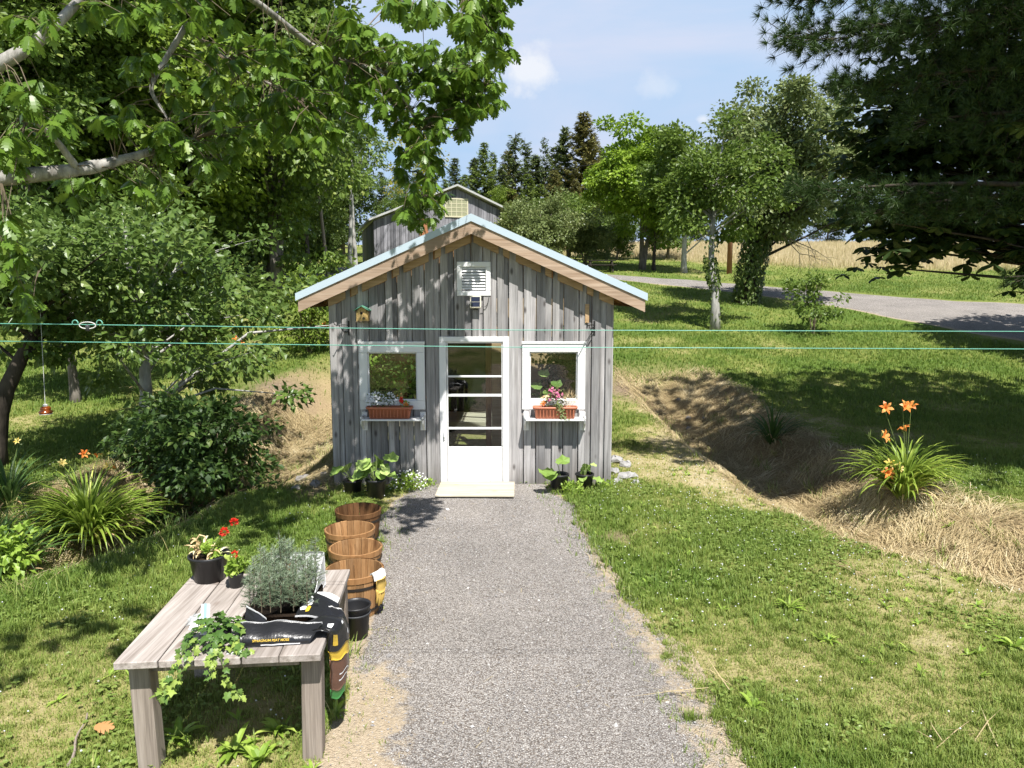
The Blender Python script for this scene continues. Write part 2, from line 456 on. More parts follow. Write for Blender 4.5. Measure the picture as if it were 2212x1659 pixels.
M['barnglass'] = plain('old_panes', (.36, .36, .22), .3, .5, .2, 3)
M['barnframe'] = plain('cream_frame', (.62, .58, .40), .6, .3, .1)
def bark(name, c1, c2, sc=9):
    g = G(name); v = g.obj((1, 1, .28)); n1 = g.noise(v, sc, 6, .65)
    col = g.ramp(n1, [(.32, c1), (.62, c2)])
    return g.done(g.bsdf(col, .9, .15, g.bump(n1, .9, .02)))
M['bark'] = bark('grey_bark', (.09, .075, .06), (.22, .195, .165))
M['barklight'] = bark('pale_bark', (.22, .21, .19), (.5, .485, .45), 7)
M['barkdark'] = bark('dark_bark', (.03, .025, .02), (.085, .07, .055))
M['barkoak'] = bark('oak_limb_bark', (.12, .11, .095), (.42, .40, .365), 13)
M['twig'] = plain('twig', (.17, .135, .09), .8, .2)
M['deadtwig'] = plain('dead_twig', (.36, .29, .25), .8, .2)
M['oak'] = leafmat('oak_leaves', (.045, .10, .014), (.085, .165, .022), (.14, .22, .04), tr=.42, rough=.38, trc=(.26, .40, .04))
M['ash'] = leafmat('ash_leaves', (.05, .095, .018), (.095, .155, .032), (.17, .22, .06), tr=.36)
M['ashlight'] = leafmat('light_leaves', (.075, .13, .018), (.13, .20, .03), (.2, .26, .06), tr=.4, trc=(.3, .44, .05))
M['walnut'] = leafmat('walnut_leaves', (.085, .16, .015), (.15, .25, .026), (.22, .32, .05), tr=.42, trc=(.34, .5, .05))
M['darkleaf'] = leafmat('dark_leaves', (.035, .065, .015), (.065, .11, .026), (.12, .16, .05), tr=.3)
M['apple'] = leafmat('apple_leaves', (.045, .09, .02), (.085, .145, .035), (.19, .26, .09), tr=.33, rough=.38)
M['shrub'] = leafmat('shrub_leaves', (.018, .045, .011), (.04, .082, .018), (.10, .15, .04), tr=.33, rough=.5)
M['greyleaf'] = leafmat('grey_green_leaves', (.07, .11, .04), (.13, .175, .07), (.2, .24, .12), tr=.33, rough=.4)
M['yellowleaf'] = leafmat('yellowing_leaves', (.12, .16, .02), (.24, .25, .04), (.34, .26, .08), tr=.4)
M['chest'] = leafmat('broad_dark_leaves', (.022, .042, .01), (.04, .07, .016), (.07, .105, .028), tr=.2, rough=.45)
M['pine'] = leafmat('pine_needles', (.028, .058, .014), (.052, .095, .022), (.11, .15, .04), tr=.15)
M['spruce'] = leafmat('spruce_needles', (.05, .085, .03), (.085, .125, .042), (.13, .16, .06), tr=.2)
M['spruce2'] = leafmat('fir_needles', (.07, .12, .025), (.12, .18, .04), (.16, .22, .06), tr=.25)
M['spruce3'] = leafmat('brownish_needles', (.075, .09, .03), (.12, .13, .045), (.18, .16, .065), tr=.2)
M['blueneedle'] = leafmat('blue_needles', (.075, .125, .075), (.135, .20, .14), (.30, .385, .33), tr=.25)
M['redneedle'] = leafmat('brown_needles', (.22, .09, .04), (.32, .15, .07), tr=.2)
M['squash'] = leafmat('squash_leaves', (.10, .19, .04), (.18, .29, .08), (.3, .42, .16), tr=.3, rough=.6)
M['ivy'] = leafmat('ivy_leaves', (.035, .085, .02), (.07, .14, .035), (.20, .29, .07), tr=.25, rough=.35)
M['lily'] = leafmat('lily_leaves', (.08, .15, .022), (.17, .255, .045), (.32, .38, .1), tr=.35, rough=.4)
M['lilydark'] = leafmat('lily_leaves_dark', (.05, .11, .025), (.09, .16, .04), (.15, .22, .06), tr=.3, rough=.4)
M['stalk'] = leafmat('green_stalks', (.12, .18, .05), (.2, .26, .08), tr=.2)
M['straw'] = leafmat('straw', (.36, .27, .14), (.58, .47, .27), (.74, .65, .44), tr=.25, rough=.7)
M['grass'] = leafmat('grass_blades', (.12, .205, .03), (.27, .325, .075), (.54, .46, .21), tr=.35, rough=.55, trc=(.36, .45, .08))
M['clover'] = leafmat('clover_leaves', (.09, .155, .035), (.15, .22, .06), tr=.35)
M['field'] = leafmat('field_grass', (.27, .26, .10), (.46, .38, .22), (.56, .47, .31), tr=.3)
M['dried'] = leafmat('dried_leaves', (.36, .27, .15), (.55, .44, .28), (.66, .58, .42), tr=.2)
M['deadleaf'] = leafmat('fallen_leaf', (.45, .22, .09), (.5, .26, .1), tr=.2)
M['weed'] = leafmat('weed_leaves', (.11, .2, .03), (.18, .29, .05), (.26, .36, .09), tr=.35)
def glassmat():
    g = G('window_glass')
    lw = g.n('LayerWeight', Blend=.5); fc_ = g.math('ADD', g.math('MULTIPLY', g.math('POWER', lw.outputs['Facing'], 5.0), .9), .05)
    t = g.n('BsdfTransparent'); t.inputs[0].default_value = (.9, .93, .92, 1)
    gl = g.n('BsdfGlossy'); gl.inputs['Roughness'].default_value = .015
    mx = g.n('MixShader', Fac=fc_); g.nt.links.new(t.outputs[0], mx.inputs[1]); g.nt.links.new(gl.outputs[0], mx.inputs[2])
    return g.done(mx)
M['glass'] = glassmat()
def groundmat():
    g = G('lawn_ground'); v = g.obj()
    n1 = g.noise(v, 1.1, 6, .6); n2 = g.noise(v, 14, 5, .65); n3 = g.noise(v, 60, 3, .7)
    dry = g.rnd('dry'); straw = g.rnd('straw'); soil = g.rnd('soilm'); fld = g.rnd('fieldm')
    k = g.math('ADD', g.math('MULTIPLY', n2, .5), g.math('MULTIPLY', dry, .75))
    grass = g.ramp(k, [(.25, (.09, .145, .025)), (.55, (.18, .21, .05)), (.80, (.34, .30, .13)), (1.0, (.46, .385, .23))])
    v2 = g.obj((1, 3.5, 1)); ns = g.noise(v2, 26, 6, .75)
    st = g.ramp(ns, [(.3, (.13, .09, .05)), (.5, (.33, .245, .135)), (.7, (.55, .44, .27))])
    so = g.ramp(n2, [(.3, (.12, .085, .06)), (.7, (.33, .25, .17))])
    fd = g.ramp(n2, [(.3, (.22, .2, .07)), (.7, (.42, .31, .15))])
    c = g.mix(g.math('MULTIPLY', straw, g.math('ADD', .45, n1), True), grass, st)
    c = g.mix(soil, c, so); c = g.mix(fld, c, fd)
    h = g.math('ADD', g.math('MULTIPLY', n2, 1.0), g.math('MULTIPLY', n3, .6))
    return g.done(g.bsdf(c, .95, .1, g.bump(h, .9, .03)))
M['ground'] = groundmat()
def gravelmat(name, dusty=1.0):
    g = G(name); v = g.obj()
    vo = g.n('TexVoronoi', Vector=v, Scale=100.0, Randomness=1.0)
    cs = g.n('SeparateColor', Color=vo.outputs['Color']).outputs[0]
    col = g.ramp(cs, [(0, (.20, .186, .175)), (.35, (.335, .318, .303)), (.7, (.43, .41, .39)), (.93, (.49, .47, .445)), (1, (.62, .6, .57))])
    gap = g.ramp(vo.outputs['Distance'], [(.3, (1, 1, 1)), (.75, (.42, .38, .34))])
    col = g.mix(1, col, gap, 'MULTIPLY')
    n1 = g.noise(v, .8, 5, .6); n2 = g.noise(v, 9, 5, .65)
    big = g.ramp(n1, [(.3, (.84, .83, .82)), (.7, (1.14, 1.12, 1.10))])
    col = g.mix(1, col, big, 'MULTIPLY')
    e = g.rnd('edge')
    dirt = g.ramp(g.noise(v, 40, 6, .7), [(.3, (.30, .235, .155)), (.55, (.47, .38, .265)), (.75, (.58, .49, .36))])
    n5 = g.noise(v, 1.7, 5, .65)
    e = g.math('ADD', e, g.math('MULTIPLY', g.math('SUBTRACT', n5, .5, True), .9 * dusty))
    m = g.math('ADD', g.math('MULTIPLY', e, 1.6 * dusty), g.math('MULTIPLY', g.math('SUBTRACT', n2, .5), 1.4))
    m = g.ramp(m, [(.42, (0, 0, 0)), (.75, (.9, .9, .9))])
    col = g.mix(m, col, dirt)
    h = g.math('SUBTRACT', 1.0, vo.outputs['Distance'])
    return g.done(g.bsdf(col, .95, .15, g.bump(h, .8, .012)))
M['gravel'] = gravelmat('path_gravel')
M['road'] = gravelmat('road_gravel', .8)
# ------------------------------------------------------------------ ground sheet
def spaced(a, b, dense_lo, dense_hi, st, far):
    mid = np.arange(dense_lo, dense_hi + 1e-6, st)
    out = [dense_hi]; d = st
    while out[-1] < b: d *= 1.10; out.append(out[-1] + min(d, far))
    lo = [dense_lo]; d = st
    while lo[-1] > a: d *= 1.10; lo.append(lo[-1] - min(d, far))
    return np.array(lo[:0:-1] + list(mid) + out[1:])
xs = spaced(-330, 330, -9.5, 9.5, .10, 14); ys = spaced(-60, 420, 1.5, 20.5, .10, 10)
X, Yg = np.meshgrid(xs, ys)
Z = hgt(X, Yg)
def strawmask(x, y):
    dr, sr = pdist(x, y, DITCH_R, True); dl, sl = pdist(x, y, DITCH_L, True)
    fade = sm(20.5, 17.5, y)
    w = (fbm(x, y, 1.2, 21) - .5) * .9
    far_r = np.where(sr > 0, sm(1.95, 1.45, dr + w * .8), sm(1.25, .85, dr)); l = np.where(sl < 0, sm(1.9, 1.3, dl + w), sm(1.2, .8, dl))
    left_keep = 1 - .55 * sm(11, 8, y)
    bank = sm(-2.2, -2.8, x) * sm(-4.9, -4.2, x) * sm(9.6, 10.2, y) * sm(18, 15, y)
    return np.clip(np.maximum(np.maximum(far_r * fade, l * fade * left_keep), bank), 0, 1)
def drymask(x, y):
    d = fbm(x, y, 1.6, 31, 4) * .75 + fbm(x, y, .4, 37, 2) * .35 - .10
    crest = sm(2.0, 1.2, pdist(x, y, DITCH_R)) * sm(20, 17, y) * .33
    nearshed = np.exp(-((x - 2.0) / 1.0) ** 2 - ((y - 11.8) / 3.0) ** 2) * .22
    left = np.exp(-((x + 2.9) / 1.1) ** 2 - ((y - 4.1) / .9) ** 2) * .25
    lush = np.exp(-((x - 3.6) / 1.6) ** 2 - ((y - 3.9) / 1.3) ** 2) * .2 + sm(14, 17, y) * .16 * (1 - sm(40, 55, y))
    d = (d - .46) * 1.45 + .44
    return np.clip(d + crest + nearshed + left - lush, 0, 1)
GP = [gpx(600, 842), gpx(1352, 842)]
def soilmask(x, y):
    s = 0
    for p, rx, ry in ((GP[0], .8, 1.0), (GP[1], .7, 1.0)):
        s = s + np.exp(-((x - p[0]) / rx) ** 2 - ((y - p[1]) / ry) ** 2)
    dl = pdist(x, y, DITCH_L)
    s = s + .75 * sm(.75, .2, dl + (fbm(x, y, .7, 41) - .5) * .8) * sm(16, 13, y)
    s = s + .8 * np.exp(-((x + 2.7) / .35) ** 2 - ((y - 9.6) / .6) ** 2) 
    for (px, py, r) in ((1160, 1105, .10), (1330, 1160, .16)):
        q = atz(px, py, 0); s = s + .8 * np.exp(-((x - q[0]) ** 2 + (y - q[1]) ** 2) / r ** 2 / 2)
    return np.clip(s, 0, 1)
def fieldmask(x, y):
    edge = 63 - .95 * np.clip(x - 7, 0, 17) + (vnoise(x, y, 5, 51) - .5) * 3
    return sm(0, 5, y - edge) * sm(3, 7, x)
gm = MB(); V, Q = gridsheet(np.stack([X, Yg, Z], -1)); gm.add(V, Q)
ground = gm.build('ground', M['ground'], None, True, {'dry': drymask(X, Yg).ravel(), 'straw': strawmask(X, Yg).ravel(), 'soilm': soilmask(X, Yg).ravel(), 'fieldm': fieldmask(X, Yg).ravel()})
kind(ground, 'structure')
# ------------------------------------------------------------------ gravel path
def path_edges(y):
    l = np.interp(y, [-8, 0, 3.75, 5.2, 7, 8.2, 8.9, 9.6, 9.88], [-.7, -.8, -1.06, -1.22, -1.42, -1.6, -1.62, -1.4, -1.1])
    r = np.interp(y, [-8, 0, 3.75, 5.5, 7, 8.2, 8.9, 9.5, 9.88], [1.9, 1.75, 1.36, 1.12, .92, .80, .72, .62, .5])
    return l, r
py_ = np.concatenate([np.arange(-8, 2.5, .4), np.arange(2.5, 9.87, .07), [9.868]])
pu = np.linspace(0, 1, 36)
l, r = path_edges(py_)
l = l - .12 - (fbm(py_, py_ * 0, .8, 61) - .5) * .35; r = r + .12 + (fbm(py_, py_ * 0 + 9, .8, 67) - .5) * .35
PX = l[:, None] + (r - l)[:, None] * pu[None]; PYY = np.repeat(py_[:, None], 36, 1)
PZ = hgt(PX, PYY) + .012 + (vnoise(PX, PYY, .5, 71) - .5) * .012 - .016 * (np.abs(pu - .5) * 2)[None] ** 6
edge = np.maximum(sm(.26, .0, (PX - l[:, None])), sm(.26, 0, (r[:, None] - PX)))
edge = np.maximum(edge, .9 * sm(.9, .1, PX - l[:, None]) * sm(5.4, 4.1, PYY))
edge = np.maximum(edge, .42 * sm(.6, .2, r[:, None] - PX) * sm(7.5, 5.5, PYY))
pm = MB(); V, Q = gridsheet(np.stack([PX, PYY, PZ], -1)); pm.add(V, Q)
gravel_path = pm.build('gravel_path', M['gravel'], None, True, {'edge': edge.ravel()})
kind(gravel_path, 'structure')
def onpath(x, y, m=0.0):
    a, b = path_edges(y)
    return (x > a - m) & (x < b + m) & (y < 9.86)
# ------------------------------------------------------------------ far gravel road
far_px = [(-700, 560), (-200, 578), (200, 586), (600, 590), (900, 590), (1318, 593), (1537, 608), (1693, 621), (1849, 633), (1956, 642), (2064, 649), (2212, 655), (2500, 664)]
near_px = [(-700, 572), (-200, 590), (200, 598), (600, 601), (900, 602), (1310, 603), (1500, 624), (1660, 643), (1790, 662), (1880, 680), (1960, 698), (2110, 728), (2500, 790)]
fa = np.array([gpx(*p) for p in far_px]); ne = np.array([gpx(*p) for p in near_px])
tt = np.linspace(0, len(fa) - 1, 150)
def ipol(A): return np.stack([np.interp(tt, np.arange(len(A)), A[:, k]) for k in range(2)], -1)
fa, ne = ipol(fa), ipol(ne)
ru = np.linspace(0, 1, 22)
RX = ne[:, 0:1] + (fa - ne)[:, 0:1] * ru; RY = ne[:, 1:2] + (fa - ne)[:, 1:2] * ru
RY = RY + (vnoise(RX, RY, 2, 81) - .5) * .5
def road_z(x, y): return hgt(x, y) + .035 - .08 * (np.abs(ru - .5) * 2)[None] ** 10
rm = MB(); V, Q = gridsheet(np.stack([RX, RY, road_z(RX, RY)], -1)); rm.add(V, Q)
road = rm.build('gravel_road', M['road'], None, True, {'edge': np.repeat((np.abs(ru - .5) * 2 > .82)[None] * .6, 150, 0).ravel()})
kind(road, 'structure')
_rmid = (fa + ne) / 2; _rw = np.linalg.norm(fa - ne, axis=1) / 2
def onroad(x, y):
    d = np.hypot(x[:, None] - _rmid[None, :, 0], y[:, None] - _rmid[None, :, 1])
    near = d.min(1) < 9
    px, py = project(x, y, hgt(x, y)); N_ = np.array(near_px, float); Fp = np.array(far_px, float)
    return near & (py > np.interp(px, Fp[:, 0], Fp[:, 1]) - 1) & (py < np.interp(px, N_[:, 0], N_[:, 1]) + 1)
# ------------------------------------------------------------------ garden shed
YW = 9.90; XL, XR, XP = -2.505, 1.38, -.54; ZP, SL = 3.71, .444; YF = 9.67; YB = 14.5
shed = thing('garden_shed', 'small gabled shed of weathered grey boards with a white glass door between two windows', 'shed', (XP, YW, 0))
def roofz(x): return ZP - SL * abs(x - XP)
def under(x): return roofz(x) - .165
opens = [(-1.004, -.04, -.1, 2.083), (-2.11, -1.206, 1.07, 2.01), (.14, 1.015, 1.07, 2.01), (-.75, -.29, 2.64, 3.10)]
def strip(mb, x0, x1, z0, z1, y0, y1, a):
    """board piece with a top cut to the roof slope when z1 is None"""
    zt0 = under(x0) if z1 is None else z1; zt1 = under(x1) if z1 is None else z1
    if min(zt0, zt1) - z0 < .02: return
    b = .002
    mb.add(*extr([(x0 + b, y0, z0), (x1 - b, y0, z0), (x1 - b, y0, zt1), (x0 + b, y0, zt0)], (0, y1 - y0, 0)), a)
def boards(mb, x0, x1, y0, y1, z0, a):
    cuts = sorted({x0, x1, *[o for op in opens for o in op[:2] if x0 < o < x1], *([XP] if x0 < XP < x1 else [])})
    for p, q in zip(cuts[:-1], cuts[1:]):
        if q - p < .004: continue
        ops = sorted([(o[2], o[3]) for o in opens if o[0] < (p + q) / 2 < o[1]])
        z = z0
        for oz0, oz1 in ops:
            if oz0 > z: strip(mb, p, q, z, oz0, y0, y1, a)
            z = oz1
        strip(mb, p, q, z, None, y0, y1, a)
wb = MB()
x = XL; k = 0
while x < XR - .01:
    pitch = (.165, .215, .18, .225, .17, .20)[k % 6] + random.uniform(-.012, .012)
    q = min(XR, x + pitch)
    boards(wb, x + .0, q - .004, YW, YW + .025, -.02 + random.uniform(0, .02), random.random())
    ov = min(XR, x + pitch * random.uniform(.56, .66))
    boards(wb, x + .007, ov, YW - .028, YW - .0006, -.03 + random.uniform(-.012, .03), random.random())
    x = q; k += 1
wb.build('front_boards', M['boards'], shed)
for xx, sg in ((XL, 1), (XR, -1)):
    sb = MB(); y = YW + .027
    while y < YB:
        w = random.uniform(.15, .21); y1 = min(YB, y + w)
        bx(sb, xx, xx + sg * .025, y, y1 - .002, -.35, under(xx) - .01, .002, random.random())
        bx(sb, xx - sg * .022, xx - sg * .001, y + .01, min(y + w * .6, YB), -.37, under(xx) - .02, .002, random.random())
        y = y1
    sb.build('side_boards', M['boards'], shed)
bb = MB()
x = XL + .03
while x < XR - .03:
    q = min(XR - .03, x + .2)
    if x < XP < q: q = XP
    bb.add(*extr([(x, YB, -.5), (q, YB, -.5), (q, YB, under(q) - .01), (x, YB, under(x) - .01)], (0, -.03, 0)), random.random())
    x = q + .001
bb.build('back_boards', M['inwall'], shed)
# roof
rf = MB()
ex0, ex1 = -2.86, 1.78
def slab(mb, xa, xb, y0, y1, d0, d1, a=.5):
    za, zb_ = roofz(xa), roofz(xb)
    mb.add(*extr([(xa, y0, za - d0), (xb, y0, zb_ - d0), (xb, y0, zb_ - d1), (xa, y0, za - d1)], (0, y1 - y0, 0)), a)
SK0, SK1 = 10.5, 13.1
sky_ = MB()
for xe in (ex0, ex1):
    ze = roofz(xe)
    sgn = -1 if xe < XP else 1
    xi, xo = XP + sgn * .22, xe - sgn * .75
    slab(rf, XP, xe, YF - .012, SK0, 0, .025); slab(rf, XP, xe, SK1, YB + .3, 0, .025)
    slab(rf, XP, xi, SK0 + .0005, SK1 - .0005, 0, .025); slab(rf, xo, xe, SK0 + .0005, SK1 - .0005, 0, .025)
    slab(sky_, xi + sgn * .001, xo - sgn * .001, SK0 + .001, SK1 - .001, .008, .014)
    for kx in range(1, 9):
        xa = XP + (xe - XP) * kx / 9; za = roofz(xa)
        if kx in (2, 3, 4, 5): continue
        rf.add(*extr([(xa - .02, YF + .03, za + .001), (xa + .02, YF + .03, za + .001), (xa, YF + .03, za + .022)], (0, YB + .25 - YF, 0)))
roof = rf.build('roof', M['trim'], shed)
sky_.build('unseen_skylight', M['glass'], roof)  # unseen panes; right explains the lit planks, left added to light window plants
tm = MB(); fsc = MB(); sh_ = MB(); fz = MB(); fzb = MB()
for xe in (ex0, ex1):
    ze = roofz(xe); s = -1 if xe < XP else 1
    off = .092
    tm.add(*extr([(XP, YF - .03, ZP + .006), (xe + s * .03, YF - .03, roofz(xe + s * .03) + .006), (xe + s * .03, YF - .03, roofz(xe + s * .03) - off), (XP, YF - .03, ZP - off)], (0, .016, 0)))
    fsc.add(*extr([(XP, YF - .012, ZP - .03), (xe, YF - .012, ze - .03), (xe, YF - .012, ze - .255), (XP, YF - .012, ZP - .255)], (0, .035, 0)), .3 if s < 0 else .7)
    xi, xo = XP + s * .22, xe - s * .75
    for (p, q, y0, y1) in ((XP, xe, YF + .026, SK0), (XP, xe, SK1, YB + .2), (XP, xi, SK0 + .0005, SK1 - .0005), (xo, xe, SK0 + .0005, SK1 - .0005)): slab(sh_, p, q, y0, y1, .03, .052, random.random())
    # side fascia under the eave and rafters
    sh_.add(*extr([(xe, YF + .026, ze - .055), (xe - s * .035, YF + .026, ze - .055), (xe - s * .035, YF + .026, ze - .2), (xe, YF + .026, ze - .2)], (0, YB + .2 - YF, 0)), random.random())
    for yy in np.arange(YW + .3, YB, .6):
        sh_.add(*extr([(XP - s * .0, yy, ZP - .054), (xe - s * .04, yy, roofz(xe - s * .04) - .054), (xe - s * .04, yy, roofz(xe - s * .04) - .19), (XP, yy, ZP - .19)], (0, .045, 0)), random.random())
    # frieze under the eave; pieces and gaps imitate its lit and shaded patches
    pos = .02; seq = [.34, .06, .085, .085]; kk = 0
    Lx = abs((XL if s < 0 else XR) - XP)
    while pos < Lx - .03:
        w = seq[kk % 4]; q = min(pos + w, Lx)
        if kk % 2 == 0:
            xa, xb = XP + s * pos, XP + s * q
            fz.add(*extr([(xa, YW - .062, roofz(xa) - .215), (xb, YW - .062, roofz(xb) - .215), (xb, YW - .062, roofz(xb) - .345), (xa, YW - .062, roofz(xa) - .345)], (0, .035, 0)), random.random())
        pos = q; kk += 1
    fzb.add(*extr([(XP, YW - .0262, ZP - .056), (XP + s * Lx, YW - .0262, roofz(XP + s * Lx) - .056), (XP + s * Lx, YW - .0262, roofz(XP + s * Lx) - .35), (XP, YW - .0262, ZP - .35)], (0, .012, 0)), .2)
tm.build('metal_edge_trim', M['trim'], roof)
fsc.build('barge_board', M['fascia'], roof)
sh_.build('roof_sheathing', M['sheath'], roof)
fz.build('frieze_board', M['frieze'], roof); fzb.build('frieze_backing', M['sheath'], roof)
# corner boards
for xc in (XL + .045, XR - .045):
    cbm = MB(); strip(cbm, xc - .045, xc + .045, -.03, None, YW - .034, YW - .0285, random.random())
    cbm.build('corner_board', M['boards'], shed)
# trim frames
def frame(mb, x0, x1, z0, z1, wl, wr, wt, wb_, y0, y1, mat=None, b=.004):
    bx(mb, x0, x1, y0, y1, z1 - wt, z1, b, random.random())
    if wb_ > 0: bx(mb, x0, x1, y0, y1, z0, z0 + wb_, b, random.random())
    bx(mb, x0, x0 + wl, y0, y1, z0 + wb_ + .0008, z1 - wt - .0008, b, random.random())
    bx(mb, x1 - wr, x1, y0, y1, z0 + wb_ + .0008, z1 - wt - .0008, b, random.random())
# windows
for (x0, x1, gx0, gx1, gz0, gz1) in ((-2.11, -1.206, -1.998, -1.315, 1.194, 1.866), (.14, 1.015, .2426, .906, 1.205, 1.872)):
    wm = MB(); frame(wm, x0, x1, 1.07, 2.01, gx0 - x0, x1 - gx1, 2.01 - gz1, gz0 - 1.07, YW - .034, YW + .04)
    wn = wm.build('window', M['white'], shed)
    sm_ = MB(); frame(sm_, gx0 - .005, gx1 + .005, gz0 - .005, gz1 + .005, .022, .022, .022, .022, YW + .005, YW + .035, b=.002)
    sm_.build('sash', M['white'], wn)
    pn = MB(); bx(pn, gx0 + .014, gx1 - .014, YW + .018, YW + .022, gz0 + .014, gz1 - .014, .0005)
    pn.build('pane', M['glass'], wn)
    hd = MB(); bx(hd, x0 - .006, x1 + .006, YW - .046, YW - .0345, 1.985, 2.018, .003); hd.build('head_trim', M['white'], wn)
# door
dm = MB(); frame(dm, -1.004, -.04, .04, 2.083, .095, .085, .07, 0, YW - .036, YW + .05)
dfr = dm.build('door_frame', M['white'], shed)
bars = [1.531, 1.266, .80]
ds = MB()
dx0, dx1 = -.905, -.13; gx0, gx1 = -.888, -.145
bx(ds, dx0, dx1, YW - .012, YW + .03, .035, .537, .004)
bx(ds, dx0, gx0, YW - .012, YW + .03, .538, 2.012, .003); bx(ds, gx1, dx1, YW - .012, YW + .03, .538, 2.012, .003)
bx(ds, gx0 + .0008, gx1 - .0008, YW - .012, YW + .03, 1.992, 2.012, .003)
door = ds.build('door', M['white'], shed)
for kz, zz in enumerate(bars):
    h = (.026, .036, .030)[kz]
    b_ = MB(); bx(b_, gx0 + .0005, gx1 - .0005, YW - .010, YW + .02, zz - h / 2, zz + h / 2, .003); b_.build('glazing_bar', M['white'], door)
zz = [.537] + bars[::-1] + [1.992]
for a, b in zip(zz[:-1], zz[1:]):
    p_ = MB(); bx(p_, gx0 + .001, gx1 - .001, YW + .004, YW + .008, a + .0185, b - .0185, .0005); p_.build('pane', M['glass'], door)
hn = MB(); hn.add(*tube([(-.945, YW - .037, .78), (-.945, YW - .075, .76), (-.945, YW - .08, .70), (-.945, YW - .037, .66)], .008, 8)); bx(hn, -.957, -.933, YW - .046, YW - .0365, .64, .82, .003)
hn.build('handle', M['whiteslat'], door)
th = MB(); bx(th, -1.0, -.04, YW - .05, YW + .05, .0, .034, .004); th.build('threshold', M['picnic'], shed)
# gable vent
vm = MB(); frame(vm, -.75, -.29, 2.64, 3.10, .068, .068, .068, .068, YW - .04, YW + .02)
vent = vm.build('gable_vent', M['white'], shed)
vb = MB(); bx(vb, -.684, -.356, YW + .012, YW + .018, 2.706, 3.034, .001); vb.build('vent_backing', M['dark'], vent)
sl = MB()
for k in range(8):
    z = 2.728 + k * .040
    P = np.array([[(-.684, YW - .018 + .0, z - .006), (-.356, YW - .018, z - .006)], [(-.684, YW + .006, z + .026), (-.356, YW + .006, z + .026)]])
    P[:, :, 2] += random.uniform(-.002, .002)
    V, Fs = thick(P, .005); sl.add(V, Fs, random.random())
sl.build('vent_slats', M['whiteslat'], vent)
# shelves on brackets
for (x0, x1) in ((-2.085, -1.2), (.158, 1.02)):
    sm2 = MB(); bx(sm2, x0 + .03, x1 - .035, YW - .25, YW - .03, .945, .968, .003)
    shf = sm2.build('window_shelf', M['white'], shed)
    for xa, sg in ((x0, 1), (x1 - .075, -1)):
        bk = MB()
        bx(bk, xa, xa + .075, YW - .048, YW - .0262, .78, 1.04, .003)
        xm = xa + (.012 if sg > 0 else .043)
        bk.add(*extr([(xm, YW - .0485, .79), (xm, YW - .0485, .9445), (xm, YW - .235, .9445), (xm, YW - .215, .90)], (.02, 0, 0)))
        bx(bk, xm, xm + .02, YW - .24, YW - .05, .9685, 1.0, .002)
        bk.build('bracket', M['white'], shf)
# pale batten offcut
bt = MB(); z0 = 2.30
bx(bt, 1.0, 1.055, YW - .046, YW - .0246, 2.27, 2.53, .003); bt.build('wood_offcut', M['frieze'], shed)
# inside
fl = MB()
y = 13.25; k = 0
fe = MB(); bx(fe, XL + .03, XR - .03, YW + .055, YB - .04, -.10, .02, .004); fe.build('earth_floor', M['road'], shed)
while y < YB - .05:
    w = .2
    bx(fl, XL + .05, XR - .05, y, min(y + w - .014, YB - .04), .21, .30 + random.uniform(-.003, .003), .004, random.random()); y += w
fl.build('floor_planks', M['ply'], shed)
for xx, sg in ((XL + .03, 1), (XR - .03, -1)):
    iw = MB()
    for k in range(10):
        y = YW + .06 + k * .44
        if y + .44 < YB: bx(iw, xx, xx + sg * .018, y, y + .436, .03, under(xx) - .06, .003, random.random())
    iw.build('inner_lining', M['inwall'], shed)
bc_ = MB(); P_ = np.array([[(x_, YB - .06 + .012 * math.sin(x_ * 9), z_) for x_ in np.linspace(-1.75, .02, 24)] for z_ in (.31, 1.6, 2.9)]); V, Fs = thick(P_, .01); bc_.add(V, Fs); bc_.build('dark_shade_sheet', M['dark'], shed)  # added dark sheet so the back of the shed reads as shade
pp = MB(); bx(pp, -.42, -.33, 11.4, 11.5, .021, 2.9, .004); pp.build('inner_post', M['post'], shed)
pw = MB()
for k in range(5): bx(pw, -.325 + k * .3, -.325 + k * .3 + .297, 11.44, 11.46, .021, 2.6, .002, random.random())
pw.build('inner_partition', M['frieze'], shed)
# ------------------------------------------------------------------ barn
BA = math.radians(17); BO = np.array([atY(809, 560, 48)[0], 48.0, hz(-9, 48) - .4])
u = np.array([math.cos(BA), math.sin(BA), 0]); w = np.array([-math.sin(BA), math.cos(BA), 0])
def bp(a, b, z): return BO + u * a + w * b + np.array([0, 0, z])
barn = thing('old_barn', 'large weathered grey plank barn with a lopsided gable beyond the shed roof', 'barn', tuple(BO))
BW = 8.66; BP = 5.56; BZ0, BZP, BZ1 = 3.64, 5.95, 4.62
BH = lambda a: np.interp(a, [0, BP, BW], [BZ0, BZP, BZ1])
fm = MB(); a = 0
while a < BW:
    b = min(BW, a + random.uniform(.16, .27))
    if a < BP < b: b = BP
    j = random.uniform(0, .03)
    fm.add(*extr([bp(a, j, 0), bp(b - .015, j, 0), bp(b - .015, j, BH(b)), bp(a, j, BH(a))], w * .05), random.random())
    a = b
fm.add(*extr([bp(.03, .06, 0), bp(BW - .03, .06, 0), bp(BW - .03, .06, BZ1 - .1), bp(BP, .06, BZP - .1), bp(.03, .06, BZ0 - .1)], w * .05), .0)
fm.build('front_planks', M['barnwood'], barn)
for aa, hh in ((0, BZ0), (BW, BZ1)):
    sd = MB(); b = .12
    while b < 8:
        q = b + random.uniform(.18, .26)
        sd.add(*extr([bp(aa, b, 0), bp(aa, q - .015, 0), bp(aa, q - .015, hh), bp(aa, b, hh)], u * (.05 if aa == 0 else -.05)), random.random()); b = q
    sd.build('side_planks', M['barnwood'], barn)
br = MB()
